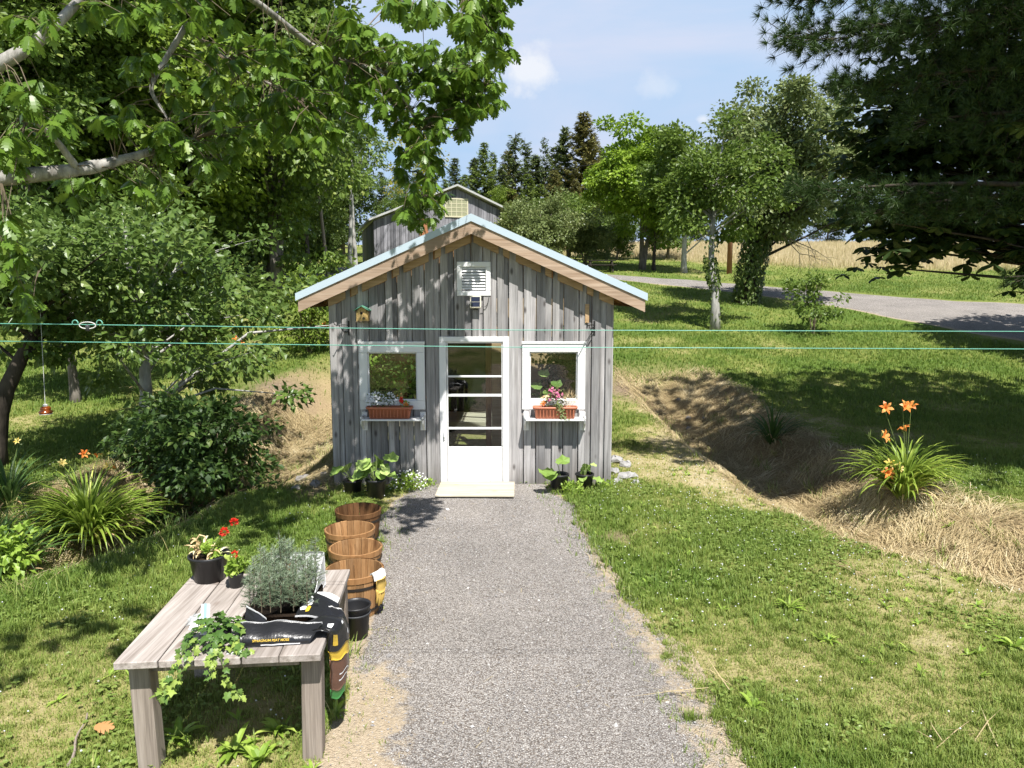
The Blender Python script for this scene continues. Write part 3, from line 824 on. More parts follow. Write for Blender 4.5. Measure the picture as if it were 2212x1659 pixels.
for (a0, z0, a1, z1) in ((-.35, BZ0 - .02, BP, BZP + .12), (BP, BZP + .12, BW + .3, BZ1 + .02)):
    br.add(*extr([bp(a0, -.4, z0), bp(a1, -.4, z1), bp(a1, -.4, z1 + .13), bp(a0, -.4, z0 + .13)], w * 9.0))
br.build('roof', M['barnroof'], barn)
bwn = MB()
wa0, wa1, wz0, wz1 = 4.84, 6.28, 4.13, 5.22
for (p, q, r, s) in ((wa0 - .08, wa1 + .08, wz1, wz1 + .09), (wa0 - .08, wa1 + .08, wz0 - .09, wz0), (wa0 - .08, wa0, wz0, wz1), (wa1, wa1 + .08, wz0, wz1)):
    bwn.add(*extr([bp(p, -.04, r), bp(q, -.04, r), bp(q, -.04, s), bp(p, -.04, s)], w * .038))
for k in range(1, 4):
    p = wa0 + (wa1 - wa0) * k / 4
    bwn.add(*extr([bp(p - .02, -.035, wz0), bp(p + .02, -.035, wz0), bp(p + .02, -.035, wz1), bp(p - .02, -.035, wz1)], w * .02))
for k in range(1, 4):
    z = wz0 + (wz1 - wz0) * k / 4
    bwn.add(*extr([bp(wa0, -.03, z - .02), bp(wa1, -.03, z - .02), bp(wa1, -.03, z + .02), bp(wa0, -.03, z + .02)], w * .02))
bw_ = bwn.build('window', M['barnframe'], barn)
bg = MB(); bg.add(*extr([bp(wa0, -.015, wz0), bp(wa1, -.015, wz0), bp(wa1, -.015, wz1), bp(wa0, -.015, wz1)], w * .01)); bg.build('pane', M['barnglass'], bw_)
rp = MB(); rp.add(*extr([bp(3.03, -.05, .2), bp(3.6, -.05, .2), bp(3.6, -.05, 3.88), bp(3.03, -.05, 3.88)], w * .045)); rp.build('rusty_panel', M['rust'], barn)
# ------------------------------------------------------------------ trees
def nrm_noise(d, s):
    """bumpy radius by direction"""
    a = np.arctan2(d[:, 1], d[:, 0]); e = np.arcsin(np.clip(d[:, 2], -1, 1))
    r = np.random.default_rng(s); v = 0
    for k in range(6):
        m = r.integers(1, 5); q = r.integers(1, 5)
        v = v + r.uniform(.5, 1) * np.sin(m * a + r.uniform(0, 6)) * np.cos(q * e + r.uniform(0, 6))
    return 1 + .20 * v
def tree_mesh(seed, h, r, zb, tr, ncl, lpc, ls, cl=.9, T=LEAFQ, droop=.3, lean=(0, 0), trunk_top=.72, bias=.42, limbs=True, flat=.65, rz=None, twigs=0, trunk_pts=None, fork=0, shift=(0, 0), gap=None):
    """trunk and crown builders; base at origin, crown between zb and h"""
    rs = np.random.default_rng(seed)
    tk = MB(); cr = MB()
    m = 9
    t = np.linspace(0, 1, m)
    P = np.stack([lean[0] * t ** 1.3 + .05 * r * np.sin(t * 5 + seed) * t, lean[1] * t ** 1.3 + .05 * r * np.cos(t * 4 + seed) * t, -.25 + t * (trunk_top * h + .25)], -1)
    if trunk_pts is not None: P = np.array([[np.interp(q, np.linspace(0, 1, len(trunk_pts)), np.array(trunk_pts)[:, k]) for k in range(3)] for q in t])
    R = tr * (1 - t * .8); R[0] *= 1.35; R[1] *= 1.05
    tk.add(*tube(P, R, 9))
    for k in range(fork):
        a = rs.uniform(0, 6.3); P2 = P.copy(); s = np.linspace(0, 1, m) ** 1.2
        P2[:, 0] += (.25 * tr + s * r * .35) * math.cos(a); P2[:, 1] += (.25 * tr + s * r * .35) * math.sin(a)
        tk.add(*tube(P2, R * .8, 8))
    d = unit(rs.normal(size=(ncl, 3))); rad = rs.random(ncl) ** bias
    zc = (h + zb) / 2; rzz = (h - zb) / 2
    rr = nrm_noise(d, seed)
    C = d * (rad * rr)[:, None] * np.array([r, r, rz or rzz]) * .93
    C[:, 2] += zc
    C[:, 0] += shift[0] + np.interp(C[:, 2], P[:, 2], P[:, 0]) * .6; C[:, 1] += shift[1] + np.interp(C[:, 2], P[:, 2], P[:, 1]) * .6
    C[:, 2] = np.maximum(C[:, 2], zb * .8)
    if gap:
        C = C[~((C[:, 0] > gap[0]) & (C[:, 0] < gap[1]) & (C[:, 1] > gap[2]) & (C[:, 1] < gap[3]) & (C[:, 2] > gap[4]) & (C[:, 2] < gap[5]))]; ncl = len(C)
    for i in range(ncl):
        if not limbs: break
        if limbs == 'few' and i % 3: continue
        c = C[i]; hd = math.hypot(c[0] - np.interp(c[2], P[:, 2], P[:, 0]), c[1] - np.interp(c[2], P[:, 2], P[:, 1]))
        zs = np.clip(c[2] - hd * rs.uniform(.35, .8), max(.12 * h, zb * .55), P[-1, 2])
        s0 = np.array([np.interp(zs, P[:, 2], P[:, 0]), np.interp(zs, P[:, 2], P[:, 1]), zs])
        mid = (s0 + c) / 2 + np.array([0, 0, .08 * hd]) + rs.normal(size=3) * .05 * r
        rb = np.interp(zs, P[:, 2], R) * rs.uniform(.22, .42)
        tk.add(*tube(np.array([s0, mid, c]), [rb, rb * .55, rb * .16], 5, False))
        for k in range(twigs):
            e = c + unit(rs.normal(size=3) + np.array([0, 0, .2]) + unit(c - np.array([0, 0, zc])) * .8) * cl * rs.uniform(.6, 1.1)
            tk.add(*tube(np.array([mid * .4 + c * .6, c, e]), [rb * .3, rb * .16, rb * .05], 3, False))
    n = ncl * lpc
    ci = np.repeat(np.arange(ncl), lpc)
    sz = rs.uniform(.65, 1.25, ncl)[ci]
    g = rs.normal(size=(n, 3)); g = unit(g) * (rs.random(n) ** .45)[:, None]
    pos = C[ci] + g * np.array([cl, cl, cl * flat]) * sz[:, None]
    out = unit(C[ci] - np.array([0, 0, zc]) + 1e-3)
    ax = unit(g * .8 + out * .5 + rs.normal(size=(n, 3)) * .55 - np.array([0, 0, droop]))
    nr = unit(np.array([0, 0, 1.]) + rs.normal(size=(n, 3)) * .55 + out * .35)
    shade = np.clip(rs.normal(.42, .2, n) + (rs.random(ncl)[ci] - .5) * .35, 0, 1)
    scatter(cr, *T, pos, ax, nr, ls * rs.uniform(.65, 1.25, n), shade)
    return tk, cr, P
def tree(name, label, cat, base, mats, group=None, leafname='crown', **kw):
    tk, cr, P = tree_mesh(**kw)
    root = thing(name, label, cat, (0, 0, 0), group)
    tk.build('trunk', mats[0], root, True); cr.build(leafname, mats[1], root)
    root.location = base
    return root
def gb(px, Y, dz=0.0):
    x = (px - CX) / F * Y * .995
    return (x, Y, hz(x, Y) + dz)
# --- big deciduous trees at the left, one mesh re-used
ash = tree('ash_tree', 'tallest broadleaf tree, its crown leaving the top of the picture beside the sky gap', 'tree', gb(600, 34), (M['bark'], M['ash']), 'tall broadleaf trees behind the left lawn', seed=3, h=22, r=4.6, zb=1.6, tr=.26, ncl=230, lpc=200, ls=.27, cl=1.3, limbs='few', bias=.36, fork=1)
g1 = 'tall broadleaf trees behind the left lawn'
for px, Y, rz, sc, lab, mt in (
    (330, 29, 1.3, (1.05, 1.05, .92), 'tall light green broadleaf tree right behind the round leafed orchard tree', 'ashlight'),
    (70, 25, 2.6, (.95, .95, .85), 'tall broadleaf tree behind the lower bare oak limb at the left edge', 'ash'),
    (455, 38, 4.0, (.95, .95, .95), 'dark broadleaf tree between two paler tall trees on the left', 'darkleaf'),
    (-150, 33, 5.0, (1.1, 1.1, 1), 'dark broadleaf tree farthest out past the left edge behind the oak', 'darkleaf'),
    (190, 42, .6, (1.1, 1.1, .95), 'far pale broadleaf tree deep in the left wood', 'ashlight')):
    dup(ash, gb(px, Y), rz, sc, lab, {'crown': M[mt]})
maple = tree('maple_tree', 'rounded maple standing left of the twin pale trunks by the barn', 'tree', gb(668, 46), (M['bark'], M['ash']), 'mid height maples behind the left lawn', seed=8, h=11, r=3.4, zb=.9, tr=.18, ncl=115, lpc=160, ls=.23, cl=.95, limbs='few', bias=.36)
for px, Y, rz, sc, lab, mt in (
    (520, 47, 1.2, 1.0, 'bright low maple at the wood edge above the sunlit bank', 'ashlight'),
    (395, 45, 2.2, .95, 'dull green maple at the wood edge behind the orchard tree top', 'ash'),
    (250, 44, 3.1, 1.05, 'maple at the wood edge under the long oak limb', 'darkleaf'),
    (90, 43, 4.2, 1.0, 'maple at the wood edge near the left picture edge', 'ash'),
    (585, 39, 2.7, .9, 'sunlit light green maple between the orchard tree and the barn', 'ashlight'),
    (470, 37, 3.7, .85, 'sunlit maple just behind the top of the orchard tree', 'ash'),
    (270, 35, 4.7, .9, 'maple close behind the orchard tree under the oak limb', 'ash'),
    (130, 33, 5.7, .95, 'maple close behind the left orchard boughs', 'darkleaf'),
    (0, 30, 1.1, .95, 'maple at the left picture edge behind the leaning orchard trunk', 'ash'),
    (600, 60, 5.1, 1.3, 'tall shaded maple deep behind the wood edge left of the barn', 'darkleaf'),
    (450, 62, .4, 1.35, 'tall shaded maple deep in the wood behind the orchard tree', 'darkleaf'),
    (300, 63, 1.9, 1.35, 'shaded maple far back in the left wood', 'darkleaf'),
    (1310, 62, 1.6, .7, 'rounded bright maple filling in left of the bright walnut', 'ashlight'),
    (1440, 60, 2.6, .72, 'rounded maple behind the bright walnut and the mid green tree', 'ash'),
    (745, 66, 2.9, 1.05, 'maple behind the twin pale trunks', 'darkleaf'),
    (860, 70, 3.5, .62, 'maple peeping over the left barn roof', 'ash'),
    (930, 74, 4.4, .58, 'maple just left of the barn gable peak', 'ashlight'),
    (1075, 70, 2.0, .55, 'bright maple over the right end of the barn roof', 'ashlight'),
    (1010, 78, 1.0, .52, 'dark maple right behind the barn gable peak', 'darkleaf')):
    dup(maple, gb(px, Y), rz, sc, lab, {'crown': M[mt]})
dup(maple, (17.6, 18.6, hz(17.6, 18.6)), 1.0, (1.15, 1.15, .9), 'maple just past the right picture edge, shading the end of the road', {'crown': M['darkleaf']})
bush = tree('alder_bush', 'broad grey green bush beside the right end of the barn', 'bush', gb(1172, 49), (M['bark'], M['greyleaf']), 'bushes in front of the far trees', seed=15, h=5.0, r=2.7, zb=.3, tr=.08, ncl=90, lpc=150, ls=.19, cl=.75, fork=3)
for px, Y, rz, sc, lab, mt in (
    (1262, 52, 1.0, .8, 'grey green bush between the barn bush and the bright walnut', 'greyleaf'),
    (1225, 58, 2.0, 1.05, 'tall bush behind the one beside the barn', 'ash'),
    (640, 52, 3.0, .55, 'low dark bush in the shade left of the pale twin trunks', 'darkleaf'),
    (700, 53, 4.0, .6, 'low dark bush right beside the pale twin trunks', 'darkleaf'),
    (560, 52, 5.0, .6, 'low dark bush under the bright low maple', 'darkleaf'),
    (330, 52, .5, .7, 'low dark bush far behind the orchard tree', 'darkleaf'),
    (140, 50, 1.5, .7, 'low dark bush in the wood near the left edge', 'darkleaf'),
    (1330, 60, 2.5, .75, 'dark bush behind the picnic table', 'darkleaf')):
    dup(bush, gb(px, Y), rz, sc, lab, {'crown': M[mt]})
# --- conifers
def conifer_mesh(seed, h, r, whorl=.42, zb=.6, sparse=1.0, power=.85, sp=.30):
    rs = np.random.default_rng(seed); tk = MB(); cr = MB()
    tk.add(*tube([(0, 0, -.3), (0, 0, h * .5), (0, 0, h)], [h * .013, h * .008, .015], 7))
    pos = []; ax = []; nr = []; sc = []; sh = []
    z = zb
    while z < h - .1:
        k = rs.integers(4, 7)
        for b in range(k):
            if rs.random() > sparse: continue
            a = rs.uniform(0, 6.283); L = (r * (1 - z / h) ** power + .12) * rs.uniform(.62, 1.12)
            dr = np.array([math.cos(a), math.sin(a), 0]); el = rs.uniform(-.35, .05) + .5 * (z / h)
            n = max(2, int(L / .17)); q = (np.arange(n) + .6) / n
            bpz = z + L * q * math.sin(el) + .22 * L * q ** 2
            Pb = dr[None] * (L * q)[:, None] * math.cos(el); Pb[:, 2] = bpz
            tk.add(*tube(np.array([[0, 0, z], Pb[n // 2], Pb[-1]]), [.03, .018, .006], 3, False))
            side = np.array([-dr[1], dr[0], 0]); cs = rs.random() * .4
            for sgn in (-1, 1, 0, -1, 1):
                m = n
                pos.append(Pb + rs.normal(size=(m, 3)) * .05)
                ax.append(dr * .7 + side * sgn * rs.uniform(.5, 1.0) + np.array([0, 0, -.18]) + rs.normal(size=(m, 3)) * .22)
                nr.append(np.array([0, 0, 1.]) + rs.normal(size=(m, 3)) * .35)
                sc.append(sp * (1.1 - .45 * q) * rs.uniform(.7, 1.3, m)); sh.append(np.clip(rs.normal(.3, .18, m) + cs, 0, 1))
        z += whorl * rs.uniform(.7, 1.2) * (.6 + .6 * (1 - z / h))
    T = np.array([[-.05, 0, 0], [.05, 0, 0], [.16, .45, -.03], [0, 1, -.05], [-.16, .45, -.03]], float); TF = np.array([[0, 1, 2], [0, 2, 4], [2, 3, 4]])
    scatter(cr, T, TF, np.concatenate(pos), np.concatenate(ax), np.concatenate(nr), np.concatenate(sc), np.concatenate(sh))
    return tk, cr
def conifer(name, label, base, mat, group, **kw):
    tk, cr = conifer_mesh(**kw); root = thing(name, label, 'tree', (0, 0, 0), group)
    tk.build('trunk', M['barkdark'], root, True); cr.build('crown', mat, root); root.location = base
    return root
g2 = 'conifers behind the barn'
def ctop(px, py, Y):
    b = gb(px, Y); top = CAMH + (640 - py) / F * Y * 1.0
    return b, top - b[2]
def con(px, py, Y, mat, label, proto=None, rz=0, fat=1.0, name='spruce_tree', **kw):
    b, h = ctop(px, py, Y)
    if proto is None: return conifer(name, label, b, mat, g2, h=h, **kw)
    s = h / proto['h']; o = dup(proto, b, rz, (s * fat, s * fat, s), label, {'crown': mat}); return o
sp1 = con(1257, 258, 88, M['spruce3'], 'tallest and fullest spruce, a broad brownish cone against the sky', seed=21, r=4.6, zb=.5, power=.7, sp=.62, whorl=.5); sp1['h'] = ctop(1257, 258, 88)[1]
sp2 = con(1113, 300, 86, M['spruce'], 'thin topped spruce with open layered branches against the sky', seed=22, r=3.2, zb=1, sparse=.75, power=.6, sp=.55, whorl=.6); sp2['h'] = ctop(1113, 300, 86)[1]
sp3 = con(1047, 320, 84, M['spruce2'], 'pale green fir standing right above the barn gable', seed=23, r=3.4, zb=.5, power=.85, sp=.5, whorl=.5, name='fir_tree'); sp3['h'] = ctop(1047, 320, 84)[1]
for px, py, Y, mt, pr, rz, fat, lab in (
    (1218, 288, 90, 'spruce', sp1, 1.0, .8, 'dark spruce leaning close to the left of the tallest spruce'),
    (1175, 308, 95, 'spruce', sp2, 2.0, .55, 'very thin bare spruce spire against the sky'),
    (1133, 312, 88, 'spruce', sp2, 3.0, .9, 'second thin topped spruce just right of the open layered one'),
    (1085, 365, 82, 'spruce', sp3, 1.2, 1.1, 'short dark spruce between the pale fir and the thin topped spruces'),
    (1006, 385, 84, 'spruce2', sp3, 2.2, 1.0, 'small fir above the left half of the barn gable'),
    (965, 395, 86, 'spruce2', sp3, 3.3, 1.0, 'small fir half hidden behind hanging oak leaves'),
    (1195, 375, 78, 'spruce3', sp1, 3.1, .9, 'short brownish spruce below the thin spire'),
    (1240, 395, 74, 'spruce3', sp1, 4.1, .85, 'short brownish spruce in front of the tallest spruce'),
    (1140, 385, 76, 'spruce2', sp3, 4.4, 1.2, 'short bright fir above the grey green barn bush'),
    (985, 352, 92, 'spruce', sp3, .3, 1.2, 'dark full fir rising behind the small fir above the barn gable'),
    (1028, 352, 94, 'spruce', sp1, 2.1, 1.0, 'dark full spruce just left behind the pale fir'),
    (1098, 336, 96, 'spruce3', sp1, 3.6, 1.0, 'dark full spruce filling the gap left of the open layered one'),
    (1155, 345, 97, 'spruce', sp1, 4.6, 1.1, 'dark full spruce between the open layered one and the thin spire'),
    (1196, 330, 98, 'spruce', sp3, 5.6, 1.3, 'dark full fir right behind the thin bare spire'),
    (1276, 300, 92, 'spruce3', sp1, .9, .8, 'brownish spruce tight against the right side of the tallest spruce'),
    (1165, 405, 70, 'spruce2', sp3, 1.9, 1.5, 'low broad bright fir standing behind the grey green barn bush'),
    (1105, 415, 70, 'spruce3', sp1, 2.9, 1.3, 'low broad brownish spruce over the right end of the barn roof'),
    (1066, 340, 90, 'spruce2', sp3, 5.2, .8, 'narrow fir right of the pale fir above the barn'),
    (1295, 330, 95, 'spruce', sp1, 5.5, .7, 'dark spruce showing over the left shoulder of the bright walnut'),
    (722, 310, 88, 'spruce', sp3, .7, .9, 'distant fir seen in the sky gap left of the twin trunks'),
    (745, 345, 90, 'spruce2', sp3, 1.7, .9, 'short distant fir beside the twin trunks'),
    (690, 350, 92, 'spruce', sp3, 2.7, 1.0, 'distant fir behind the rounded maple'),
    (830, 380, 90, 'spruce', sp3, 3.7, 1.1, 'distant fir above the left barn eave'),
    (900, 390, 92, 'spruce2', sp3, 4.7, 1.1, 'distant fir behind the hanging oak sprig')):
    con(px, py, Y, M[mt], lab, pr, rz, fat)
# --- twin pale trunks and the yellowing tree
tw = tree('birch_tree', 'pair of slim pale trunks with thin foliage left of the barn', 'tree', gb(757, 41), (M['barklight'], M['ash']), seed=31, h=11.5, r=2.6, zb=6.2, tr=.15, ncl=26, lpc=70, ls=.2, cl=.7, twigs=2, lean=(.5, 0), trunk_top=.92, fork=0)
dup(tw, gb(772, 42), 2.4, (.9, .9, .92), 'second slim pale trunk leaning right beside its twin left of the barn')
tree('yellowing_tree', 'thin open tree with yellowing leaves behind the hanging oak sprig', 'tree', gb(890, 56), (M['bark'], M['yellowleaf']), seed=33, h=11.5, r=3.6, zb=4.5, tr=.14, ncl=34, lpc=60, ls=.2, cl=.75, twigs=3, lean=(1.2, 0))
bb_ = MB(); bR = np.random.default_rng(5)
b0 = np.array(gb(712, 40))
def bare(p, d, L, r, lev):
    q = p + d * L * .5 + bR.normal(size=3) * .04 * L; e = p + d * L + bR.normal(size=3) * .05 * L
    bb_.add(*tube(np.array([p, q, e]), [r, r * .75, r * .5], 5, False))
    if lev:
        for k in range(3): bare(q if k == 0 else e, unit(d + bR.normal(size=3) * .45), L * bR.uniform(.45, .7), r * .5, lev - 1)
bare(b0 + np.array([0, 0, -.2]), np.array([.01, 0, 1.]), 11.5, .11, 0)
for a in ((.35, 0, .8), (.15, -.2, .9), (.55, .1, .6)): bare(b0 + np.array([.1, 0, 10.8]), unit(np.array(a)), 5.0, .06, 3)
tag(bb_.build('bare_tree', M['deadtwig'], None, True), 'leafless grey tree whose bare twigs reach into the sky gap at the top', 'tree')
# --- bright walnut, orchard trees right of the shed
tree('walnut_tree', 'bright yellow green spreading tree with two trunks right of the spruces', 'tree', gb(1385, 49), (M['bark'], M['walnut']), seed=41, h=9.6, r=4.1, zb=1.9, tr=.2, ncl=110, lpc=170, ls=.28, cl=.85, limbs='few', fork=1, droop=.55, flat=.5)
tree('locust_tree', 'mid green tree between the bright walnut and the ivy covered trunk', 'tree', gb(1475, 46), (M['barklight'], M['ash']), seed=42, h=8.4, r=2.8, zb=2.0, tr=.2, ncl=75, lpc=160, ls=.24, cl=.8)
tree('young_tree', 'small dark trunked tree standing on the shaded verge beyond the road', 'tree', gb(1410, 48), (M['barkdark'], M['ash']), seed=43, h=5.6, r=1.8, zb=1.9, tr=.14, ncl=26, lpc=90, ls=.2, cl=.6)
bT = gpx(1545, 712)
tree('leaning_tree', 'slim leaning trunk with sparse bark beside the shaded lawn right of the shed', 'tree', tuple(bT), (M['barklight'], M['ash']), seed=44, h=6.9, r=2.2, zb=2.7, tr=.15, ncl=75, lpc=190, ls=.15, cl=.62, trunk_pts=[(0, 0, -.2), (-.02, 0, 1.2), (-.2, .1, 2.2), (-.15, .2, 3.4), (0, .5, 4.6), (.2, .6, 6.0)], shift=(-.3, .5), twigs=1)
iv = MB(); ivR = np.random.default_rng(45)
tz = ivR.random(900) * 3.2; an = ivR.uniform(0, 6.28, 900); rr_ = .2 * np.where((tz > .9) & (tz < 1.5), .6, 1) 
iv_pos = np.stack([np.interp(tz, [0, 1.2, 2.2, 3.4], [0, -.02, -.2, -.15]) + rr_ * np.cos(an), np.interp(tz, [0, 1.2, 2.2, 3.4], [0, 0, .1, .2]) + rr_ * np.sin(an), tz], -1) + bT
iv_pos = iv_pos[(tz > 1.2) & (tz < 2.4) | (ivR.random(900) < .16)]
scatter(iv, *LEAF, iv_pos, np.array([0, 0, -1.]) + ivR.normal(size=iv_pos.shape) * .5, np.stack([np.cos(an[:len(iv_pos)]), np.sin(an[:len(iv_pos)]), an[:len(iv_pos)] * 0 + .4], -1), .13)
lt = [o for o in bpy.data.objects if o.name == 'leaning_tree'][0]
o = iv.build('creeper', M['darkleaf'], None); o.parent = lt; o.matrix_parent_inverse = Matrix.Translation(-Vector(lt.location))
bI = gpx(1612, 657)
ivt = tree('ivy_clad_tree', 'large old tree with a thick ivy covered trunk and wide grey green crown', 'tree', tuple(bI), (M['barkdark'], M['greyleaf']), seed=46, h=8.9, r=3.5, zb=2.3, tr=.33, ncl=150, lpc=240, ls=.17, cl=.78, trunk_pts=[(0, 0, -.2), (.1, 0, 1.2), (.35, .1, 2.6), (.7, .2, 4.0), (1.0, .3, 5.4), (1.3, .3, 7.0)], shift=(1.0, 0), twigs=1, droop=.5)
iv = MB(); n = 2600; tz = ivR.random(n) * 3.4 - .1; an = ivR.uniform(0, 6.28, n); rad = .42 + .14 * vnoise(tz * 3, an, .6, 3) + ivR.random(n) * .1
p_ = np.stack([np.interp(tz, [0, 1.2, 2.6, 4], [0, .1, .35, .7]) + rad * np.cos(an), rad * np.sin(an), tz], -1) + bI
scatter(iv, *LEAF, p_, np.array([0, 0, -1.]) + ivR.normal(size=(n, 3)) * .5, np.stack([np.cos(an), np.sin(an), an * 0 + .4], -1), .15)
o = iv.build('ivy_cover', M['darkleaf'], None); o.parent = ivt; o.matrix_parent_inverse = Matrix.Translation(-Vector(ivt.location))
dbr = MB(); db0 = np.array(bI) + np.array([.9, -.6, 2.9])
bb_ = dbr; bR = np.random.default_rng(9)
for a in ((.8, -.3, -.5), (.6, -.3, -.75), (.9, -.2, -.3)): bare(db0, unit(np.array(a)), 1.3, .03, 2)
o = dbr.build('dead_branch', M['deadtwig'], None, True); o.parent = ivt; o.matrix_parent_inverse = Matrix.Translation(-Vector(ivt.location))
bS = gpx(1757, 722)
tree('young_shrub', 'small open shrub on the lawn just this side of the gravel road', 'shrub', tuple(bS), (M['twig'], M['ash']), seed=47, h=2.0, r=.92, zb=.25, tr=.03, ncl=34, lpc=34, ls=.14, cl=.3, fork=3, twigs=2, T=LEAF, trunk_top=.8)
tree('lilac_shrub', 'leafy green shrub close behind the left wall of the shed', 'shrub', gb(668, 20.5), (M['twig'], M['ashlight']), seed=48, h=2.2, r=1.25, zb=.1, tr=.04, ncl=42, lpc=80, ls=.12, cl=.4, fork=3)
# --- far tree line beyond the hay field
lineR = np.random.default_rng(77)
for k, (px, sc) in enumerate(((1330, .5), (1420, .65), (1500, .5), (1590, .6), (1690, .5), (1780, .75), (1870, .55), (1950, .8), (2030, .6), (2120, .75), (2200, .6), (2290, .8))):
    Y = 118 + lineR.uniform(-4, 8)
    dup(maple, gb(px, Y, -.3), lineR.uniform(0, 6), (sc * 1.5, sc * 1.5, sc), 'low distant tree in the line along the far edge of the hay field', {'crown': M[('ash', 'greyleaf', 'darkleaf')[k % 3]]})['group'] = 'tree line beyond the hay field'
# --- orchard (apple) trees and shrub on the left
bA = (atY(322, 945, 12.6)[0], 12.6, hz(atY(322, 945, 12.6)[0], 12.6))
tree('apple_tree', 'round leafed orchard tree with a pale lit trunk left of the shed', 'tree', bA, (M['barklight'], M['apple']), seed=51, h=4.6, r=2.75, zb=.5, tr=.13, ncl=125, lpc=95, ls=.14, cl=.44, T=LEAF, limbs='few', gap=(-.45, .5, -9, .3, .9, 1.95), shift=(.25, 0), trunk_pts=[(-.1, 0, -.2), (.05, -.1, .9), (0, 0, 1.9), (-.2, .1, 2.8), (-.3, .2, 3.8)], twigs=2, droop=.2, bias=.5)
bB = (atY(-22, 960, 10.8)[0], 10.8, 0); bB = (bB[0], bB[1], hz(bB[0], bB[1]))
at2 = tree('apple_tree', 'dark crooked orchard trunk leaning in from the left picture edge', 'tree', bB, (M['barkdark'], M['apple']), seed=52, h=3.9, r=1.7, zb=1.7, tr=.17, ncl=55, lpc=80, ls=.13, cl=.42, T=LEAF, trunk_pts=[(0, 0, -.3), (.12, 0, .7), (.35, 0, 1.3), (.65, .1, 1.9), (.9, .2, 2.6), (1.0, .3, 3.2)], twigs=2, shift=(.2, 0))
tree('apple_tree', 'orchard tree behind the pale lit trunk, low boughs over the lawn', 'tree', gb(150, 16), (M['bark'], M['apple']), seed=53, h=4.4, r=2.0, zb=1.3, tr=.12, ncl=80, lpc=100, ls=.14, cl=.5, twigs=1, droop=.2)
bC = (-4.55, 10.3); 
tree('dark_shrub', 'dense dark green shrub in the ditch below the pale lit trunk', 'shrub', (bC[0], bC[1], hz(*bC)), (M['twig'], M['shrub']), seed=54, h=2.15, r=1.1, zb=.05, tr=.035, ncl=70, lpc=80, ls=.115, cl=.34, T=LEAF, fork=3, twigs=2, bias=.6)
tree('dark_shrub', 'smaller dark shrub behind the dense one at the foot of the straw bank', 'shrub', (-4.8, 11.7, hz(-4.8, 11.7)), (M['twig'], M['shrub']), seed=55, h=1.7, r=.85, zb=.1, tr=.03, ncl=36, lpc=60, ls=.105, cl=.32, T=LEAF, fork=2, twigs=2, bias=.6)
tree('dark_shrub', 'shaded shrub at the left between the ditch and the orchard trees', 'shrub', (-5.7, 11.2, hz(-5.7, 11.2)), (M['twig'], M['shrub']), seed=56, h=1.25, r=.8, zb=.05, tr=.03, ncl=34, lpc=60, ls=.105, cl=.32, T=LEAF, fork=2, twigs=2, bias=.6)
# --- foreground oak: trunk out of frame to the left, limbs reach over the lawn
oakroot = thing('oak_tree', 'large foreground oak whose bare grey limbs and lobed leaves hang in from the upper left', 'tree', (-5.6, 4.4, hz(-5.6, 4.4)))
ok = MB(); OT = np.array([-5.6, 4.4, 0])
ok.add(*tube([OT + (0, 0, -.5), OT + (0, 0, 1), OT + (.15, .1, 3), OT + (.2, .3, 5), OT + (.4, .6, 8)], [.42, .33, .27, .22, .12], 12))
def limb(pts, rads, start=None, bmp=0.0):
    P = np.array([atY(*p) for p in pts])
    if start is not None: P = np.concatenate([[OT + start], P])
    t = np.linspace(0, len(P) - 1, len(P) * 5)
    Q = np.stack([np.interp(t, np.arange(len(P)), P[:, k]) for k in range(3)], -1)
    Q[1:-1] = (Q[:-2] + Q[1:-1] * 2 + Q[2:]) / 4; Q[1:-1] = (Q[:-2] + Q[1:-1] * 2 + Q[2:]) / 4
    R = np.interp(t, np.linspace(0, len(P) - 1, len(rads)), rads) * (1 + (vnoise(t * 3, t, .5, 3) - .5) * .3)
    ok.add(*tube(Q, R, 9)); return Q
L1 = limb([(-40, 390, 5.2), (170, 368, 5.5), (240, 352, 5.7), (325, 328, 6.0), (420, 300, 6.5)], [.075, .055, .05, .042, .03, .012], (.15, .1, 3.0))
L2 = limb([(-60, 170, 4.7), (60, 105, 4.8), (130, 45, 4.9), (190, -20, 5.1), (330, -120, 5.6)], [.055, .045, .04, .034, .028, .012], (.2, .2, 4.2))
L3 = limb([(200, -90, 5.6), (500, -40, 6.5), (700, 120, 7.3), (840, 160, 7.8), (960, 165, 8.2), (1040, 190, 8.4)], [.055, .036, .030, .026, .022, .014, .007], (.3, .4, 6.0))
L4 = limb([(500, -40, 6.5), (640, -60, 6.1), (850, -40, 5.9), (1010, -10, 5.9)], [.03, .022, .014, .006])
L5 = limb([(840, 160, 7.8), (900, 260, 7.9), (930, 350, 8.0), (905, 440, 8.0)], [.022, .016, .012, .005])
L6 = limb([(330, -120, 5.6), (400, 60, 6.2), (520, 150, 6.8), (640, 210, 7.2)], [.03, .02, .014, .006])
L7 = limb([(170, 368, 5.5), (120, 300, 5.3), (60, 250, 5.0)], [.03, .02, .008])
L8 = limb([(400, 60, 6.2), (320, 190, 6.0), (370, 270, 6.0)], [.025, .018, .006])
ok.build('trunk', M['barkoak'], oakroot, True)
oc = MB(); tw_ = MB(); oR = np.random.default_rng(61)
